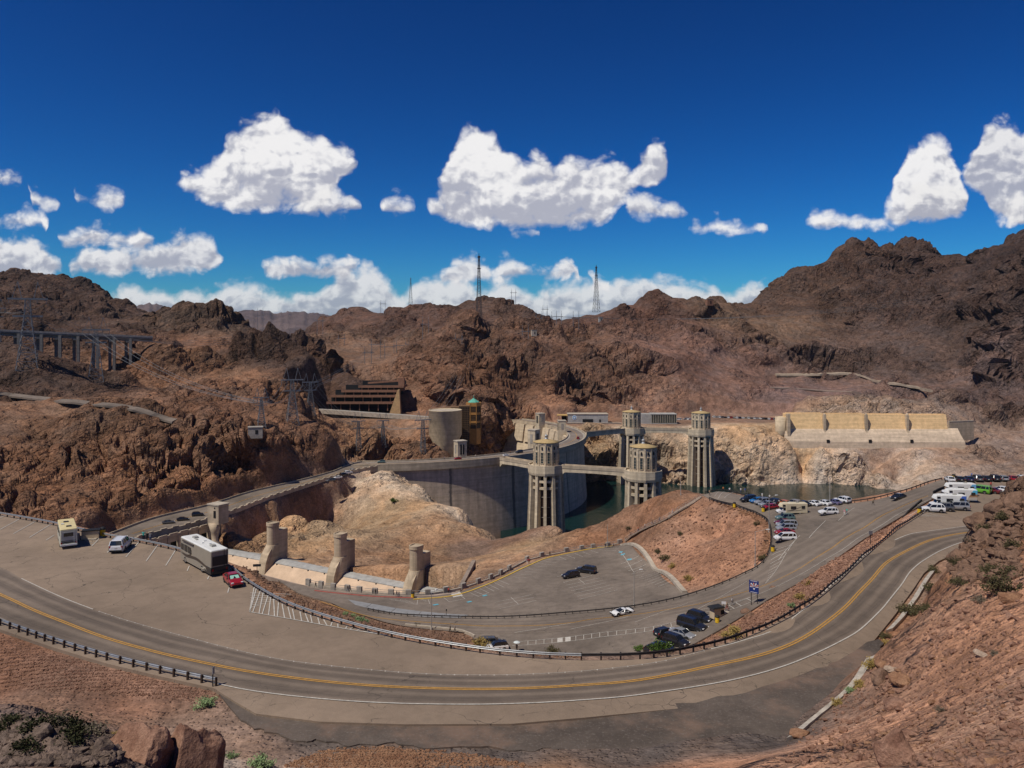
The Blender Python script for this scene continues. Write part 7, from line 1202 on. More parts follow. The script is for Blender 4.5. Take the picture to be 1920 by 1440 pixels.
pylon(52, 690, 528, 520, 'tallest steel pylon at the far left before the dark mountain', 'a'); pylon(180, 712, 594, 560, 'steel pylon in front of the high bridge piers', 'b'); pylon(-8, 640, 560, 540, 'steel pylon cut by the left edge of the picture', 'c'); pylon(548, 792, 690, 500, 'thin steel pylon left of the parking garage', 'd'); pylon(582, 775, 700, 640, 'short steel pylon behind the road deck beside the garage', 'e'); pylon(490, 800, 728, 480, 'short steel pylon on the brown rocks left of centre', 'f'); pylon(793, 850, 770, 615, 'steel pylon beside the round building', 'g', wide=.12); pylon(672, 840, 775, 600, 'short steel pylon on the rocks below the garage', 'h', wide=.16); pylon(718, 835, 775, 610, 'short steel pylon right of another on the rocks below the garage', 'i', wide=.16)
def hframe(px, pyb, pyt, d, label, w=9):
    b = W(px, pyb, d=d); b.z = min(b.z, ground_at(px, d)) if px > 0 else b.z; h = W(px, pyt, d=d).z - b.z; t = thing('switchyard_gantry', label, 'pylon', b, R(15), 'steel frames of the switchyard')
    for s in (-1, 1): obj('leg', MB().box((s * w / 2, 0, h / 2), (.5, .5, h)), M_LAT, t); obj('spike', MB().bar((s * w / 2, 0, h), (s * w / 2, 0, h * 1.15), .25), M_LAT, t)
    obj('beam', MB().box((0, 0, h * .86), (w * 1.6, .5, .6)), M_LAT, t)
for i, (px, yb, yt, d, l) in enumerate([(705, 680, 640, 880, 'steel frame at the left end of the switchyard'), (730, 684, 645, 880, 'steel frame second from the left in the switchyard'), (752, 682, 642, 880, 'steel frame in the middle of the switchyard'), (775, 680, 640, 880, 'steel frame at the right end of the switchyard'), (798, 655, 600, 930, 'tall steel frame above the switchyard'), (1010, 640, 590, 1000, 'steel frame left of the saddle'), (1030, 630, 590, 1100, 'steel frame standing in the saddle of the skyline'), (1048, 628, 588, 1100, 'steel frame at the right of the saddle'), (985, 660, 615, 900, 'steel frame on the slope right of the craggy spire'), (600, 635, 595, 1000, 'thin steel frame on the left of the middle ridge'), (488, 622, 585, 1100, 'lone thin steel frame before the far blue range'), (640, 662, 630, 950, 'low steel frame on the brown slope above the dark butte'), (718, 584, 566, 1270, 'tiny steel frame on the skyline left of the small mast'), (1022, 604, 576, 1240, 'tiny steel frame on the left lip of the saddle'), (963, 562, 545, 1285, 'tiny steel frame on the rounded summit'), (690, 700, 655, 840, 'steel frame left of the switchyard row'), (820, 690, 640, 850, 'tall steel frame right of the switchyard row'), (860, 672, 630, 830, 'steel frame beside the craggy spire'), (1080, 640, 590, 950, 'steel frame below the right-hand mast')]): hframe(px, yb, yt, d, l, 7 if i > 3 else 10)
M_WIRE = mat('wire', (.16, .16, .165), .5, 0)
def wires(A, B, sag, label):
    for i, (a, b) in enumerate(zip(A, B)):
        n = 20; rg = []; u = (b - a).normalized(); s = Vector((u.y, -u.x, 0)).normalized() * .11
        for k in range(n + 1): t = k / n; p = a.lerp(b, t) - Vector((0, 0, sag * 4 * t * (1 - t))); rg.append([p - s, p + Vector((0, 0, -.11)), p + s, p + Vector((0, 0, .11))])
        o = obj('power_line', MB().loft(rg), M_WIRE, label=('nearest', 'second', 'third', 'farthest')[i] + ' of the ' + label, cat='cable', group=label)
wires(WTOP['c'], WTOP['a'], 3, 'wires between the leftmost pylons'); wires(WTOP['a'], WTOP['b'], 5, 'wires between the two tall left pylons'); wires(WTOP['b'], [W(440 + 6 * k, 628 + 4 * k, d=800) for k in range(4)], 6, 'wires from the left pylon to the flat butte'); wires(WTOP['b'], WTOP['f'], 8, 'wires sloping down over the brown rocks'); wires(WTOP['e'], [W(700 + 5 * k, 645, d=880) for k in range(4)], 5, 'wires rising to the switchyard'); wires(WTOP['f'], WTOP['d'], 4, 'wires between the short pylons on the brown rocks'); wires(WTOP['h'], WTOP['i'], 3, 'wires between the two short pylons below the garage'); wires(WTOP['i'], WTOP['g'], 4, 'wires from the garage rocks to the round building'); wires(WTOP['e'], WTOP['h'], 5, 'wires dropping past the garage'); wires(WTOP['g'], [W(880 + 6 * k, 640, d=870) for k in range(4)], 10, 'wires rising to the craggy spire'); wires([W(1010 + 3 * k, 592, d=1000) for k in range(4)], [W(1700 + 30 * k, 560, d=1150) for k in range(4)], 14, 'wires crossing the right mountain'); wires(WTOP['d'], WTOP['e'], 4, 'wires between the pylons left of the garage')
def trail(name, pts, w, m, lo, hi, lift=.6):
    P = [on_ground(x, y, lo, hi) for x, y in [(q[0], q[1]) for q in spline(pts, n=6)]]; P = [sum(P[max(0, i - 2):i + 3], Vector()) / len(P[max(0, i - 2):i + 3]) for i in range(len(P))]
    obj(name, MB().loft([[p + Vector((0, -w / 2, lift - .2)), p + Vector((0, w / 2, lift + .6)), p + Vector((0, w / 2, -1)), p + Vector((0, -w / 2, -.6))] for p in P]), m, kind='structure')
M_TRAIL = mat('pale_track', (.34, .27, .20), .95, .12, .2); trail('hill_track', [(1440, 706), (1520, 705), (1595, 706), (1640, 716), (1690, 730), (1760, 739)], 8, M_TRAIL, 780, 1100, 1.8); trail('hill_track', [(1430, 728), (1500, 731), (1580, 736), (1620, 740)], 3, mat('dim_track', (.21, .155, .125), .95, .12, .2), 780, 1100); trail('bench_road', [(-100, 738), (0, 744), (120, 755), (240, 768), (300, 786), (330, 794)], 7, M_GREY, 380, 520)
def gutter(pts): P = [on_ground(x, y, 50, 160) for x, y in [(q[0], q[1]) for q in spline(pts, n=6)]]; P = [sum(P[max(0, i - 2):i + 3], Vector()) / len(P[max(0, i - 2):i + 3]) for i in range(len(P))]; obj('gutter', MB().loft([[p + Vector((-.5, -.3, .3)), p + Vector((.7, .3, .4)), p + Vector((.7, .3, -.6)), p + Vector((-.5, -.3, -.6))] for p in P]), mat('gutter_concrete', (.36, .32, .27), .9, .2, 1.2), kind='structure')
gutter([(1642, 1230), (1605, 1285), (1560, 1325), (1520, 1358), (1475, 1394)]); gutter([(1752, 1068), (1732, 1095), (1712, 1130), (1690, 1160), (1660, 1192)])
# small concrete hut and water tank on the slopes
for px, py, d, w, h, l, m in [(1325, 578, 1170, 9, 7, 'small brown hut on the right-hand ridge', M_BRK), (476, 820, 440, 7, 3.5, 'small concrete box on the brown rocks left of the dam', M_CONC2), (1000, 632, 900, 6, 5, 'tiny pale hut on the slope below the saddle', M_CONC), (1126, 603, 1000, 5, 5, 'pale tank at the foot of the right-hand mast', M_GCON)]:
    b = on_ground(px, py, d * .8, d * 1.25); t = thing('utility_hut', l, 'hut', b, R(15)); obj('wall', MB().box((0, 0, h / 2 - 1), (w, w * .7, h + 2)), m, t); obj('roof', MB().box((0, 0, h + .15), (w * 1.06, w * .76, .4)), M_CONC2, t); obj('door', MB().box((w * .1, -w * .355, h * .35), (w * .2, .1, h * .6)), M_DARK, t)

# ---------------------------------------------------------------- people
def skin_person(pose):
    V = []; E = []; Rr = []
    def v(p, r, par=None):
        V.append(p); Rr.append(r); i = len(V) - 1
        if par is not None: E.append((par, i))
        return i
    pel = v((0, 0, .95), .15); ab = v((0, .01, 1.12), .135, pel); ch = v((0, .01, 1.32), .155, ab); nk = v((0, .02, 1.47), .06, ch); hd = v((0, .0, 1.60), .095, nk); v((0, .0, 1.71), .085, hd); nose = v((0, -.10, 1.60), .022, hd)
    st = {'stand': 0, 'walk': .26, 'lean': .05}[pose]
    for s in (-1, 1):
        f = st * s; hip = v((s * .10, 0, .88), .105, pel); kn = v((s * .11, -f * .55 - .02, .49), .072, hip); an = v((s * .11, -f + .03, .09), .045, kn); v((s * .12, -f - .13, .045), .04, an)
        sh = v((s * .20, .01, 1.40), .065, ch); a = -.55 * f
        if pose == 'lean': el = v((s * .27, -.16, 1.16), .048, sh); wr = v((s * .20, -.38, 1.10), .035, el)
        else: el = v((s * .27, a * .4 + .03, 1.12), .048, sh); wr = v((s * .28, a - .05, .86), .034, el)
        pm = v((V[wr][0], V[wr][1] - .02, V[wr][2] - .07), .034, wr)
        for k in range(4): q = v((V[pm][0] + (k - 1.5) * .018, V[pm][1] - .02 - .008 * k, V[pm][2] - .055), .009, pm); v((V[q][0], V[q][1] - .02, V[q][2] - (.035, .045, .04, .03)[k]), .008, q)
        th = v((V[wr][0] - s * .035, V[wr][1] - .03, V[wr][2] - .05), .010, wr); v((V[th][0] - s * .01, V[th][1] - .015, V[th][2] - .035), .009, th)
    me = bpy.data.meshes.new('person'); me.from_pydata(V, E, []); o = bpy.data.objects.new('person', me); COL.objects.link(o); sk = o.modifiers.new('skin', 'SKIN'); sk.use_smooth_shade = True
    for d_, r in zip(me.skin_vertices[0].data, Rr): d_.radius = (r, r * .85)
    me.skin_vertices[0].data[0].use_root = True; ss = o.modifiers.new('sub', 'SUBSURF'); ss.levels = 1; ss.render_levels = 1
    bpy.context.view_layer.update(); m2 = bpy.data.meshes.new_from_object(o.evaluated_get(bpy.context.evaluated_depsgraph_get())); bpy.data.objects.remove(o)
    m2.materials.clear()
    for n in ('shirt', 'trousers', 'skin', 'hair', 'shoes'): m2.materials.append(mat('person_' + n, (.3, .3, .3), .8, 0))
    idx = []
    for p in m2.polygons:
        c = p.center; arm = abs(c.x) > .215 and c.z < 1.3
        idx.append(4 if c.z < .10 else 1 if c.z < .96 and not arm else 2 if (c.z > 1.445 and not (c.z > 1.66 or (c.y > .035 and c.z > 1.53))) or (arm and c.z < 1.16) else 3 if c.z > 1.5 else 0)
    m2.polygons.foreach_set('material_index', idx); m2.name = 'person_' + pose; return m2
PM = {k: skin_person(k) for k in ('stand', 'walk', 'lean')}
CL = {'white': (.62, .62, .60), 'black': (.015, .015, .017), 'teal': (.05, .38, .32), 'red': (.42, .05, .04), 'blue': (.05, .12, .35), 'grey': (.2, .2, .21), 'tan': (.38, .29, .18), 'denim': (.05, .08, .16), 'orange': (.5, .18, .06), 'pink': (.5, .25, .28), 'navy': (.02, .03, .08)}
for k, c in CL.items(): mat('cloth_' + k, c, .85, 0)
M_SK = [mat('skin_a', (.42, .25, .17), .6, 0), mat('skin_b', (.20, .11, .07), .6, 0)]; M_HR = [mat('hair_a', (.03, .02, .015), .7, 0), mat('hair_b', (.16, .10, .05), .7, 0)]
pn = 0
def person(pos, pose, top_, bot_, hd, label, grp=None, sc=1.05, hat=None):
    global pn
    o = link('person', PM[pose], None, label, 'person', grp, None, pos, R(hd)); o.scale = (sc,) * 3; ms = [MATS['cloth_' + top_], MATS['cloth_' + bot_], M_SK[pn % 3 == 2], M_HR[pn % 2], M_TRIM]
    for i, m in enumerate(ms): o.material_slots[i].link = 'OBJECT'; o.material_slots[i].material = m
    if hat: obj('hat', MB().lathe([(.20, 1.68), (.20, 1.70), (.11, 1.71), (.105, 1.80), (.05, 1.82)], n=12), MATS['cloth_' + hat], o)
    pn += 1; return o
for px, py, pose, a, b, h, l in [(269, 1015, 'lean', 'teal', 'black', 180, 'person in a teal shirt leaning at the upper lot guardrail'), (276, 1017, 'stand', 'black', 'black', 170, 'person in black beside the one in teal at the guardrail'), (282, 1018, 'lean', 'grey', 'denim', 180, 'person in grey crouched at the guardrail beside the one in black')]: person(onU(px, py), pose, a, b, h, l)
for px, py, z, pose, a, b, h, l in [(592, 1102, 4.5, 'walk', 'black', 'black', 90, 'person in black alone at the left end of the spillway walk'), (652, 1109, 4.5, 'walk', 'black', 'denim', 90, 'person in black walking beside another on the spillway walk'), (657, 1110, 4.5, 'walk', 'grey', 'black', 95, 'person in grey walking beside one in black on the spillway walk'), (699, 1114, 4.5, 'stand', 'grey', 'black', 160, 'person in grey standing at the spillway railing'), (704, 1115, 4.5, 'stand', 'black', 'black', 150, 'person in black standing beside the one in grey at the spillway railing'), (744, 1119, 4.5, 'walk', 'navy', 'grey', 80, 'person in navy walking on the spillway walk near the yellow barrel'), (748, 1120, 4.5, 'walk', 'grey', 'denim', 80, 'person in grey and jeans next to the one in navy near the barrel'), (841, 1113, 4.5, 'stand', 'red', 'black', 150, 'person in red standing on the yellow kerb'),
        (844, 1183, 6.6, 'walk', 'black', 'black', -90, 'person in black on the left of two crossing the lower road'), (853, 1183, 6.6, 'walk', 'grey', 'black', -90, 'person in grey on the right of two crossing the lower road'), (988, 1057, 5, 'walk', 'pink', 'white', 200, 'person in pink and white on the pale walk of the lower lot'), (992, 1057, 5, 'walk', 'red', 'black', 200, 'person in red next to one in pink on the lower lot walk'), (1031, 1043, 5, 'stand', 'black', 'black', 180, 'person in black leaning at the lower lot railing'), (1135, 1029, 5.6, 'stand', 'black', 'denim', 170, 'person in black at the far railing of the lower lot'), (1142, 1029, 5.6, 'stand', 'navy', 'black', 190, 'person in navy at the far railing of the lower lot'), (1150, 1028, 5.8, 'walk', 'grey', 'black', 90, 'person in grey at the foot of the stairway'),
        (1363, 1155, 15.8, 'walk', 'tan', 'red', 60, 'person in tan walking on the painted ladder walk'), (1373, 1146, 16.3, 'walk', 'white', 'grey', 60, 'person in white walking ahead on the painted ladder walk'), (969, 1222, 7.4, 'stand', 'black', 'black', 150, 'person in black with a pale sunshade behind the inner guardrail'),
        (1389, 927, 25.7, 'stand', 'white', 'denim', 180, 'person in white at the lake rail, left of a pair'), (1397, 927, 25.7, 'stand', 'blue', 'grey', 180, 'person in blue at the lake rail next to one in white'), (1429, 935, 25.9, 'walk', 'white', 'white', 120, 'person all in white at the lake rail'), (1443, 938, 26, 'stand', 'white', 'black', 160, 'person in white and black near the lakeside cars'), (1356, 926, 25.6, 'stand', 'orange', 'black', 150, 'person in orange at the tip of the middle lot'), (1368, 928, 25.6, 'stand', 'white', 'black', 170, 'person in white and black at the tip of the middle lot'), (1452, 950, 26, 'walk', 'white', 'red', 30, 'person in white and red near the beige camper'), (1461, 951, 26, 'walk', 'white', 'denim', 30, 'person in white and jeans near the orange car'), (1583, 971, 28, 'walk', 'pink', 'white', -60, 'person in pink behind the white SUV in the lane'), (1588, 970, 28, 'walk', 'teal', 'denim', -60, 'person in teal behind the white SUV in the lane'), (1637, 949, 29.5, 'walk', 'tan', 'black', 40, 'person in tan walking along the lake road'),
        (1310 + 20, 931, 25.6, 'stand', 'tan', 'black', 90, 'person in tan and black at the top of the stairway')]: person(onL(px, py, z), pose, a, b, h, l)
hb3 = onL(969, 1222, 7.4); t = thing('sunshade', 'pale sunshade held over the person behind the inner guardrail', 'umbrella', (hb3[0], hb3[1], hb3[2] + 1.2)); obj('canopy', MB().lathe([(.02, 1.12), (.4, 1.05), (.75, .85), (.74, .82), (.4, 1.0), (.02, 1.08)], n=12, cap=False), mat('pale_fabric', (.55, .60, .60), .7, 0), t); obj('shaft', MB().bar((.12, -.3, -.1), (0, 0, 1.1), .025), M_LAMP, t)
for px, py, a, b, l in [(1822, 897, 'blue', 'black', 'person in blue behind the back row of cars'), (1914, 898, 'black', 'black', 'person in black at the right end behind the back row'), (1858, 914, 'red', 'black', 'person in red between the car rows of the far right lot')]: person(onU(px, py, 35), 'stand', a, b, 150, l)
for i, (k, a, b, l) in enumerate([(4, 'black', 'black', 'person in black lowest on the stairway'), (8, 'red', 'denim', 'person in red near the bottom of the stairway'), (11, 'white', 'black', 'person in white climbing behind the one in red'), (14, 'black', 'grey', 'person in black and grey low on the stairway'), (17, 'grey', 'denim', 'person in grey and jeans on the stairway'), (27, 'pink', 'white', 'person in pink halfway up the stairway')]): person(S3[k] + Vector((0, (-.3, .3)[i % 2], .26)), 'walk', a, b, 90, l)
for i, (a, r, c1, c2) in enumerate([(-85, 157.9, 'white', 'denim'), (-84.6, 157.9, 'white', 'black'), (-78, 146.2, 'black', 'denim'), (-74, 146.2, 'red', 'black'), (-70, 146.2, 'white', 'tan'), (-66.5, 146.2, 'blue', 'black'), (-58, 146.2, 'white', 'grey'), (-55, 157.9, 'tan', 'black'), (-47, 146.3, 'orange', 'black'), (-18, 157.9, 'blue', 'grey')]): person(dam_pt(a, r, .05), ('stand', 'walk')[i % 2], c1, c2, a, f'person in {c1} and {c2} ' + ('standing' if i % 2 == 0 else 'walking') + ' on the dam crest', 'visitors on the dam crest')
# ---------------------------------------------------------------- shrubs, boulders, loose stones
def shrub_mesh(seed, n=420, leaf=.085, droop=.0, up=1.0):
    r = random.Random(seed); f = MB(); s = MB(); tips = []
    for k in range(16):
        a = r.random() * 6.283; e = r.uniform(.25, 1.35); L = r.uniform(.7, 1.05); tip = Vector((math.cos(a) * math.cos(e) * L, math.sin(a) * math.cos(e) * L, math.sin(e) * L * .85 * up)); tips.append(tip); s.bar((0, 0, -.1), tip * .55, .035); s.bar(tip * .55, tip * .95, .02)
    for k in range(n):
        t = r.choice(tips); c = t * r.uniform(.45, 1.05) + Vector((r.gauss(0, .13), r.gauss(0, .13), r.gauss(0, .10))); c.z = max(c.z, .02)
        d = Vector((r.gauss(0, 1), r.gauss(0, 1), r.gauss(.3, 1))).normalized(); u = d.orthogonal().normalized(); w = d.cross(u); q = leaf * r.uniform(.6, 1.4)
        f.add([c - u * q * .5, c + w * q * .28, c + u * q * .5 + d * q * .2, c - w * q * .28], [(0, 1, 2, 3)])
    return f, s
def m_leaf(name, a, b):
    g = NG(name); n = g.noise(g.pos(), 6, 3, .6); g.put(g.b.inputs['Base Color'], g.mix(g.mr(n, .3, .7), (*a, 1), (*b, 1))); g.b.inputs['Roughness'].default_value = .8; g.b.inputs['Specular IOR Level'].default_value = .15; return g.m
LEAF = {'green': m_leaf('leaf_green', (.055, .10, .02), (.11, .17, .035)), 'pale': m_leaf('leaf_pale_green', (.16, .24, .10), (.28, .36, .18)), 'olive': m_leaf('leaf_olive', (.055, .052, .022), (.12, .10, .05)), 'yellow': m_leaf('leaf_straw', (.24, .17, .05), (.38, .27, .09)), 'dark': m_leaf('leaf_dark', (.022, .026, .010), (.055, .055, .024)), 'grey': m_leaf('leaf_grey', (.10, .085, .06), (.2, .165, .12))}
M_STEM = mat('shrub_stem', (.11, .075, .05), .9, .1, 5); SH = {}
def shrub(px, py, r, kind, label, lo=25, hi=400, pos=None):
    k = (kind, (int(px) + int(py)) % 3)
    if k not in SH: f, s = shrub_mesh(17 * len(SH) + 3, 900 if kind in ('green', 'pale') else 800, .14 if kind in ('green', 'pale') else .13); SH[k] = (f.mesh('foliage', LEAF[kind]), s.mesh('stem', M_STEM))
    b = pos or on_ground(px, py, lo, hi); t = thing('desert_shrub', label, 'shrub', b - Vector((0, 0, .03)) if isinstance(b, Vector) else b, random.random() * 6, 'desert shrubs'); r *= 1.25; t.scale = (r, r, r * .9); link('foliage', SH[k][0], t); link('stem', SH[k][1], t)
for px, py, r, k, l, lo, hi in [(385, 1325, .9, 'pale', 'round pale green shrub below the end of the lower left guardrail', 50, 110), (490, 1439, .95, 'pale', 'round pale green shrub at the bottom edge left of the stone pile', 45, 100), (436, 1422, .5, 'pale', 'small pale green shrub beside the big red boulder', 45, 100), (405, 1424, .4, 'olive', 'tiny olive shrub right of the big red boulder', 45, 100),
        (789, 1194, 1.7, 'green', 'bright green bush on the bank left of the lower road', 85, 180), (1037, 1228, 1.9, 'olive', 'olive bush behind the inner guardrail right of the white SUV', 85, 190), (1197, 1224, 1.4, 'green', 'green bush left of the half-hidden blue sedan', 85, 190), (1241, 1222, 1.3, 'green', 'green bush right of the half-hidden black car', 85, 190), (1228, 1222, 1.0, 'yellow', 'straw-coloured tuft between two green bushes by the guardrail', 85, 190), (900, 1216, 1.1, 'yellow', 'straw-coloured bush left of the grey van', 85, 190),
        (645, 1154, .9, 'pale', 'pale green tuft on the brown bank, leftmost of four', 90, 200), (658, 1158, .9, 'pale', 'pale green tuft on the brown bank, second of four', 90, 200), (676, 1168, .8, 'pale', 'pale green tuft on the brown bank, third of four', 90, 200), (686, 1170, .9, 'pale', 'pale green tuft on the brown bank, rightmost of four', 90, 200), (782, 1176, 1.0, 'grey', 'bare grey bush beside the green one on the bank', 90, 220),
        (1370, 1196, 1.3, 'yellow', 'straw-coloured bush below the information kiosk', 85, 190), (1520, 1098, 1.0, 'yellow', 'straw-coloured bush on the median left of the bend', 85, 190), (1500, 1125, 1.0, 'yellow', 'straw-coloured bush low on the median near the guardrail', 85, 190), (1484, 1140, .7, 'pale', 'small pale shrub low on the median', 85, 190),
        (1745, 1110, 1.5, 'olive', 'tall olive shrub at the edge of the bend', 60, 150), (1750, 1075, 1.2, 'olive', 'olive shrub above another at the edge of the bend', 60, 160), (1705, 1155, 1.8, 'olive', 'wide olive shrub beside the pale gutter', 60, 140), (1742, 1148, 1.1, 'olive', 'small olive shrub right of the wide one by the gutter', 60, 140), (1660, 1200, .8, 'olive', 'small olive shrub above the straw bush on the red slope', 60, 120), (1655, 1214, 1.0, 'yellow', 'round straw-coloured bush at the foot of the red slope', 60, 120), (1642, 1253, .9, 'yellow', 'straw-coloured bush lower on the red slope edge', 55, 110), (1612, 1290, .7, 'yellow', 'straw tuft on the dark gravel edge', 55, 110), (1595, 1300, .5, 'pale', 'small pale tuft left of the straw one on the gravel edge', 55, 110), (1572, 1325, .6, 'yellow', 'straw tuft at the pale concrete strip', 55, 110), (1812, 1060, 1.1, 'olive', 'olive shrub high on the right slope', 70, 160), (1890, 1115, 1.7, 'olive', 'dark olive shrub at the right edge of the slope', 50, 130), (1865, 1080, 1.3, 'olive', 'olive shrub below the rocky knoll', 60, 140), (1905, 1085, 1.3, 'olive', 'olive shrub right below the rocky knoll', 60, 140), (1850, 1130, .7, 'grey', 'small grey shrub in the middle of the red slope', 50, 120), (1820, 1100, 1.0, 'olive', 'olive shrub in the middle of the right slope', 60, 130), (1870, 1230, .35, 'grey', 'tiny grey shrub far down the red slope', 45, 100), (1768, 1335, .4, 'grey', 'tiny grey shrub near the reddish round rock', 40, 90), (1860, 1000, 1.2, 'olive', 'olive shrub among the boulders of the knoll', 80, 160), (1890, 975, 1.1, 'olive', 'olive shrub near the top of the knoll', 80, 160), (1830, 1020, 1.0, 'grey', 'grey shrub at the left foot of the knoll', 80, 160), (1910, 1030, 1.2, 'olive', 'olive shrub at the right of the knoll', 70, 150),
        (20, 1375, 1.0, 'dark', 'dark shrub on the rocky mound, leftmost', 40, 80), (70, 1382, 1.3, 'dark', 'large dark shrub on the rocky mound', 40, 80), (120, 1390, 1.4, 'dark', 'dark shrub on the mound beside the red boulder', 40, 80), (150, 1380, 1.0, 'grey', 'grey twiggy shrub at the right of the mound', 40, 80), (50, 1420, 1.1, 'dark', 'dark shrub low on the mound', 40, 80), (95, 1366, 1.0, 'grey', 'grey twiggy shrub on the crest of the mound', 40, 85), (210, 1385, .5, 'yellow', 'small straw tuft between the mound and the boulder', 40, 85),
        (740, 945, 2.4, 'green', 'lone green bush high on the pale rock beside the dam', 300, 480), (1245, 1052, 1.9, 'olive', 'wide olive bush low on the red slope beside the lower lot', 200, 300), (1232, 1042, 1.4, 'olive', 'olive bush above the wide one beside the lower lot', 200, 300), (1262, 1066, 1.4, 'yellow', 'straw bush below the wide olive one beside the lower lot', 200, 300), (1290, 1090, 1.4, 'yellow', 'straw bush near the lower corner of the red slope', 180, 300), (1420, 985, 1.2, 'olive', 'olive bush near the top of the red slope', 180, 300), (1432, 1052, 1.3, 'olive', 'olive bush at the foot of the slope lamp', 160, 260), (1700, 905, 2.0, 'green', 'green bush behind the lake guardrail', 210, 330), (1275, 1010, 1.0, 'olive', 'small olive bush in the middle of the red slope', 200, 300), (1180, 1000, 1.1, 'olive', 'olive bush just left of the stairway', 220, 320)]:
    shrub(px, py, r, k, l, lo, hi)
def rock_mesh(seed, sub=2, rough=.35, flat=True):
    bm = bmesh.new(); bmesh.ops.create_icosphere(bm, subdivisions=sub, radius=1.0); V = np.array([v.co[:] for v in bm.verts]); n = perlin(V[:, 0] * .9 + seed * 7.3, V[:, 1] * .9 + seed * 3.1, V[:, 2] * .9, seed) * 1.1 + .4 * perlin(V[:, 0] * 2.6 + seed, V[:, 1] * 2.6, V[:, 2] * 2.6, seed + 5)
    rs = np.random.default_rng(seed)
    for v, q in zip(bm.verts, n): v.co *= 1 + rough * float(q) * 2
    if sub > 4:
        for v in bm.verts: q = float(perlin(np.array([v.co.x * 5]), np.array([v.co.y * 5]), np.array([v.co.z * 5 + seed]), 8)[0]); v.co *= 1 + .10 * (abs(q) - .2)
    for k in range(7):                                     # chip flat faces off
        d = Vector(rs.normal(size=3)).normalized(); h = rs.uniform(.62, .9)
        for v in bm.verts:
            e = v.co.dot(d) - h
            if e > 0: v.co -= d * e * .92
    me = bpy.data.meshes.new('boulder'); bm.to_mesh(me); bm.free(); return me
def m_rock(name, a, b):
    g = NG(name); p = g.pos(); n = g.noise(p, .9, 6, .68); n2 = g.noise(p, 7, 4, .7); c = g.mix(g.mr(n, .3, .7), (*a, 1), (*b, 1)); c = g.mix(1.0, c, g.grey(g.mr(n2, .3, .7, .75, 1.25)), 'MULTIPLY'); g.put(g.b.inputs['Base Color'], c); g.b.inputs['Roughness'].default_value = .93; g.b.inputs['Specular IOR Level'].default_value = .12; g.bump(g.M('ADD', n, g.M('MULTIPLY', n2, .18)), .9, .35); return g.m
MR = {'red': m_rock('rock_red', (.165, .085, .058), (.31, .18, .125)), 'orange': m_rock('rock_orange', (.19, .095, .055), (.30, .17, .10)), 'brown': m_rock('rock_brown', (.12, .072, .05), (.23, .14, .095)), 'grey': m_rock('rock_grey', (.09, .066, .052), (.20, .145, .115)), 'pale': m_rock('rock_pale', (.30, .22, .16), (.45, .34, .26))}
for px, py, w, asp, d, kind, seed, dz, l in [(258, 1470, 3.0, (1.1, .8, .86), 55, 'red', 33, 0, 'broad red boulder at the bottom left, left of a taller one'), (352, 1470, 2.7, (1.0, .8, 1.06), 56, 'red', 35, 0, 'tall red boulder at the bottom left with a steep right side'), (1678, 1330, 1.0, (1.0, .8, .75), 60, 'red', 4, 0, 'round reddish boulder alone on the red slope'), (1678, 1462, 1.3, (1, .8, 1.25), 44, 'red', 21, 0, 'pointed purple-red boulder at the bottom edge'), (1660, 1250, .7, (1.3, .8, .6), 66, 'orange', 6, 0, 'flat orange rock beside the straw bushes'), (1680, 1258, .6, (1.2, .8, .6), 66, 'pale', 7, 0, 'flat pale rock next to the orange one'), (1660, 1275, .9, (1.3, .9, .8), 63, 'brown', 8, 0, 'cracked brown rock below the pale flat one'), (1700, 1285, .9, (1.3, .8, .7), 60, 'orange', 9, 0, 'broken orange rock on the red slope'), (1500, 1382, .9, (1.1, .8, .6), 57, 'orange', 10, 0, 'orange rock at the end of the pale concrete strip'), (1850, 1230, .6, (1.6, .6, .4), 52, 'pale', 11, 0, 'long pale rock lying on the red slope'), (1905, 1128, .9, (1.2, .9, .6), 70, 'orange', 12, 0, 'flat orange rock at the right edge'), (1815, 1050, 1.4, (1.2, .9, .8), 118, 'brown', 13, 0, 'brown boulder at the left foot of the knoll'),
                              (1400, 1150, 1.0, (1.2, .9, .8), 170, 'brown', 14, 0, 'dark rock left of the state sign'), (1405, 1158, 1.1, (1.2, .9, .7), 165, 'brown', 15, 0, 'dark rock in front of the state sign'), (1450, 1105, .9, (1.3, .8, .7), 165, 'brown', 16, 0, 'dark rock on the median right of the state sign'), (170, 1412, .9, (1, .8, .9), 56, 'grey', 17, 0, 'dark grey block on the rocky mound'), (60, 1440, 1.2, (1, .9, .8), 52, 'grey', 18, 0, 'grey boulder at the bottom left corner'), (1845, 985, 2.0, (1.2, 1, .8), 122, 'brown', 19, 0, 'large brown boulder on the rocky knoll'), (1880, 960, 1.8, (1.2, 1, .8), 123, 'brown', 20, 0, 'brown boulder near the crest of the knoll'), (1910, 945, 2.0, (1.2, 1, .8), 120, 'brown', 22, 0, 'brown boulder at the right end of the knoll crest'), (1868, 1010, 1.6, (1.3, 1, .8), 112, 'brown', 23, 0, 'brown boulder in the middle of the knoll')]:
    me = rock_mesh(seed, 5 if w > 2 else 3, .34); me.materials.append(MR[kind]); g_ = on_ground(px, py, d * .8, d * 1.25) if py < 1440 else Vector(((px - 960) / FOC * d, d, ground_at(px, d))); o = link('boulder', me, None, l, 'boulder', None, None, g_ + Vector((0, 0, w * asp[2] * (.12 if w < 3 else -.05))), seed * 1.3); o.scale = tuple(w * a for a in asp)
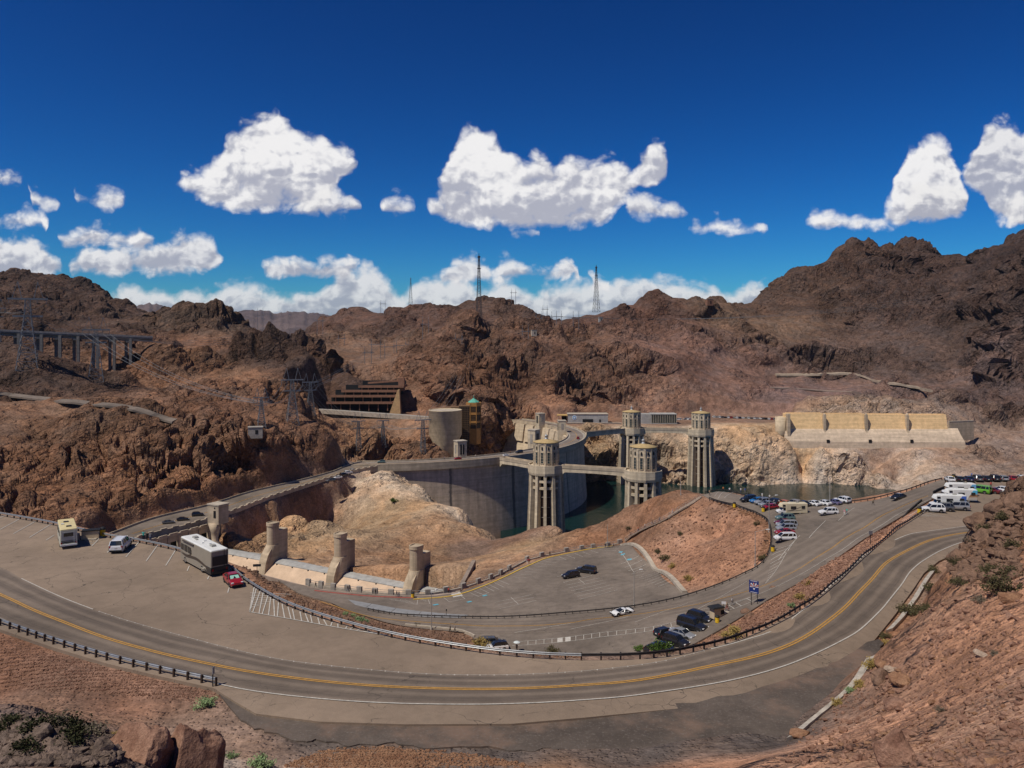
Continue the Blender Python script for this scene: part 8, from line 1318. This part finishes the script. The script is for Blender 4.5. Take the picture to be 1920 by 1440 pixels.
def stones(name, poly, n, s0, s1, kind, lo, hi, seed, flat=.7, pw=2.2):
    rs = np.random.default_rng(seed); a = np.array(poly, float); base = []
    for k in range(6):
        bm = bmesh.new(); bmesh.ops.create_icosphere(bm, subdivisions=1, radius=1.0); V = np.array([v.co[:] for v in bm.verts]); V *= (1 + rs.normal(0, .22, (len(V), 1))); F = np.array([[v.index for v in f.verts] for f in bm.faces]); bm.free(); base.append((V, F))
    VV = []; FF = []; off = 0; cnt = 0; x0, y0 = a.min(0); x1, y1 = a.max(0)
    while cnt < n:
        xs = rs.uniform(x0, x1, n); ys = rs.uniform(y0, y1, n); ok = poly_sd(xs, ys, poly) < 0
        for x, y in zip(xs[ok], ys[ok]):
            if cnt >= n: break
            p = on_ground(x, y, lo, hi); s = s0 + (s1 - s0) * rs.random() ** pw; V, F = base[cnt % 6]; t = rs.random() * 6.28; c, q = math.cos(t), math.sin(t); U = V * (s * rs.uniform(.7, 1.3), s * rs.uniform(.7, 1.3), s * flat * rs.uniform(.7, 1.2)); U = np.c_[U[:, 0] * c - U[:, 1] * q, U[:, 0] * q + U[:, 1] * c, U[:, 2]] + (p.x + rs.normal(0, .05), p.y + rs.normal(0, .1) * p.y / 60, p.z + s * .25)
            VV.append(U); FF.append(F + off); off += len(U); cnt += 1
    me = bpy.data.meshes.new(name); me.from_pydata(np.concatenate(VV).tolist(), [], np.concatenate(FF).tolist()); me.materials.append(MR[kind]); link(name, me, kind='stuff')
stones('bank_gravel', [(0, 1195), (100, 1228), (250, 1268), (420, 1300), (430, 1318), (330, 1315), (180, 1300), (0, 1292)], 5200, .03, .13, 'red', 55, 115, 41)
stones('stone_pile', [(530, 1440), (600, 1410), (720, 1404), (900, 1420), (1000, 1440)], 4200, .04, .15, 'orange', 45, 75, 42); stones('mound_stones', [(0, 1352), (90, 1356), (200, 1388), (205, 1440), (0, 1440)], 3600, .03, .42, 'grey', 40, 75, 43, .8, 3.5)
stones('slope_stones', [(1480, 1400), (1600, 1290), (1680, 1180), (1760, 1110), (1920, 1090), (1920, 1440), (1480, 1440)], 4200, .02, .22, 'red', 30, 120, 44, .7, 5); stones('slope_stones', [(1480, 1400), (1600, 1290), (1680, 1180), (1760, 1110), (1920, 1090), (1920, 1440), (1480, 1440)], 700, .02, .16, 'orange', 30, 120, 45, .6, 5)
stones('knoll_rocks', [(1800, 1050), (1840, 985), (1880, 950), (1920, 920), (1920, 1090), (1800, 1095)], 1500, .08, .75, 'brown', 70, 160, 46, .8, 3.2)
stones('median_riprap', [(1100, 1228), (1200, 1226), (1300, 1212), (1400, 1183), (1500, 1133), (1560, 1090), (1620, 1034), (1690, 978), (1690, 968), (1620, 1012), (1560, 1055), (1500, 1096), (1440, 1130), (1400, 1158), (1350, 1190), (1300, 1212), (1200, 1228)], 3600, .07, .30, 'red', 70, 230, 47, .8, 2.0)
stones('bank_stones', [(440, 1052), (480, 1085), (560, 1135), (700, 1180), (860, 1210), (890, 1205), (860, 1186), (740, 1170), (640, 1140), (560, 1110), (480, 1070)], 3000, .07, .28, 'brown', 90, 240, 48, .8, 2.2)
stones('red_slope_stones', [(1170, 1022), (1320, 936), (1440, 985), (1440, 1030), (1380, 1080), (1290, 1110)], 1800, .07, .36, 'red', 170, 320, 49, .7, 3); stones('rim_riprap', [(1330, 940), (1380, 951), (1420, 966), (1441, 985), (1445, 1012), (1436, 1042), (1418, 1060), (1424, 1040), (1434, 1012), (1430, 990), (1410, 973), (1370, 957)], 1100, .15, .42, 'orange', 150, 300, 50, .8)
stones('rail_side_gravel', [(470, 1094), (540, 1132), (640, 1168), (760, 1198), (900, 1221), (1090, 1237), (1090, 1229), (900, 1213), (760, 1190), (640, 1160), (540, 1122), (480, 1088)], 1500, .05, .18, 'orange', 75, 130, 51, .8)
stones('slope_rubble', [(1500, 1400), (1600, 1300), (1680, 1190), (1760, 1115), (1920, 1095), (1920, 1440), (1500, 1440)], 420, .10, .38, 'red', 30, 120, 52, .65, 2.5)
stones('slope_rubble', [(1540, 1400), (1640, 1290), (1720, 1190), (1920, 1140), (1920, 1440), (1540, 1440)], 160, .08, .30, 'orange', 30, 120, 53, .6, 2.5)
# ---------------------------------------------------------------- air
def haze():
    m = bpy.data.materials.new('desert_air'); m.use_nodes = True; nt = m.node_tree; nt.nodes.clear(); o = nt.nodes.new('ShaderNodeOutputMaterial'); v = nt.nodes.new('ShaderNodeVolumePrincipled'); v.inputs['Color'].default_value = (.62, .78, 1.0, 1); v.inputs['Density'].default_value = HAZE; v.inputs['Anisotropy'].default_value = .2; nt.links.new(v.outputs[0], o.inputs['Volume'])
    mb = MB(); mb.box((0, 0, (700 - 320) / 2), (82000, 82000, 1020)); ob = obj('haze', mb, m, kind='stuff'); ob.display_type = 'WIRE'
HAZE = 1.3e-5
haze()
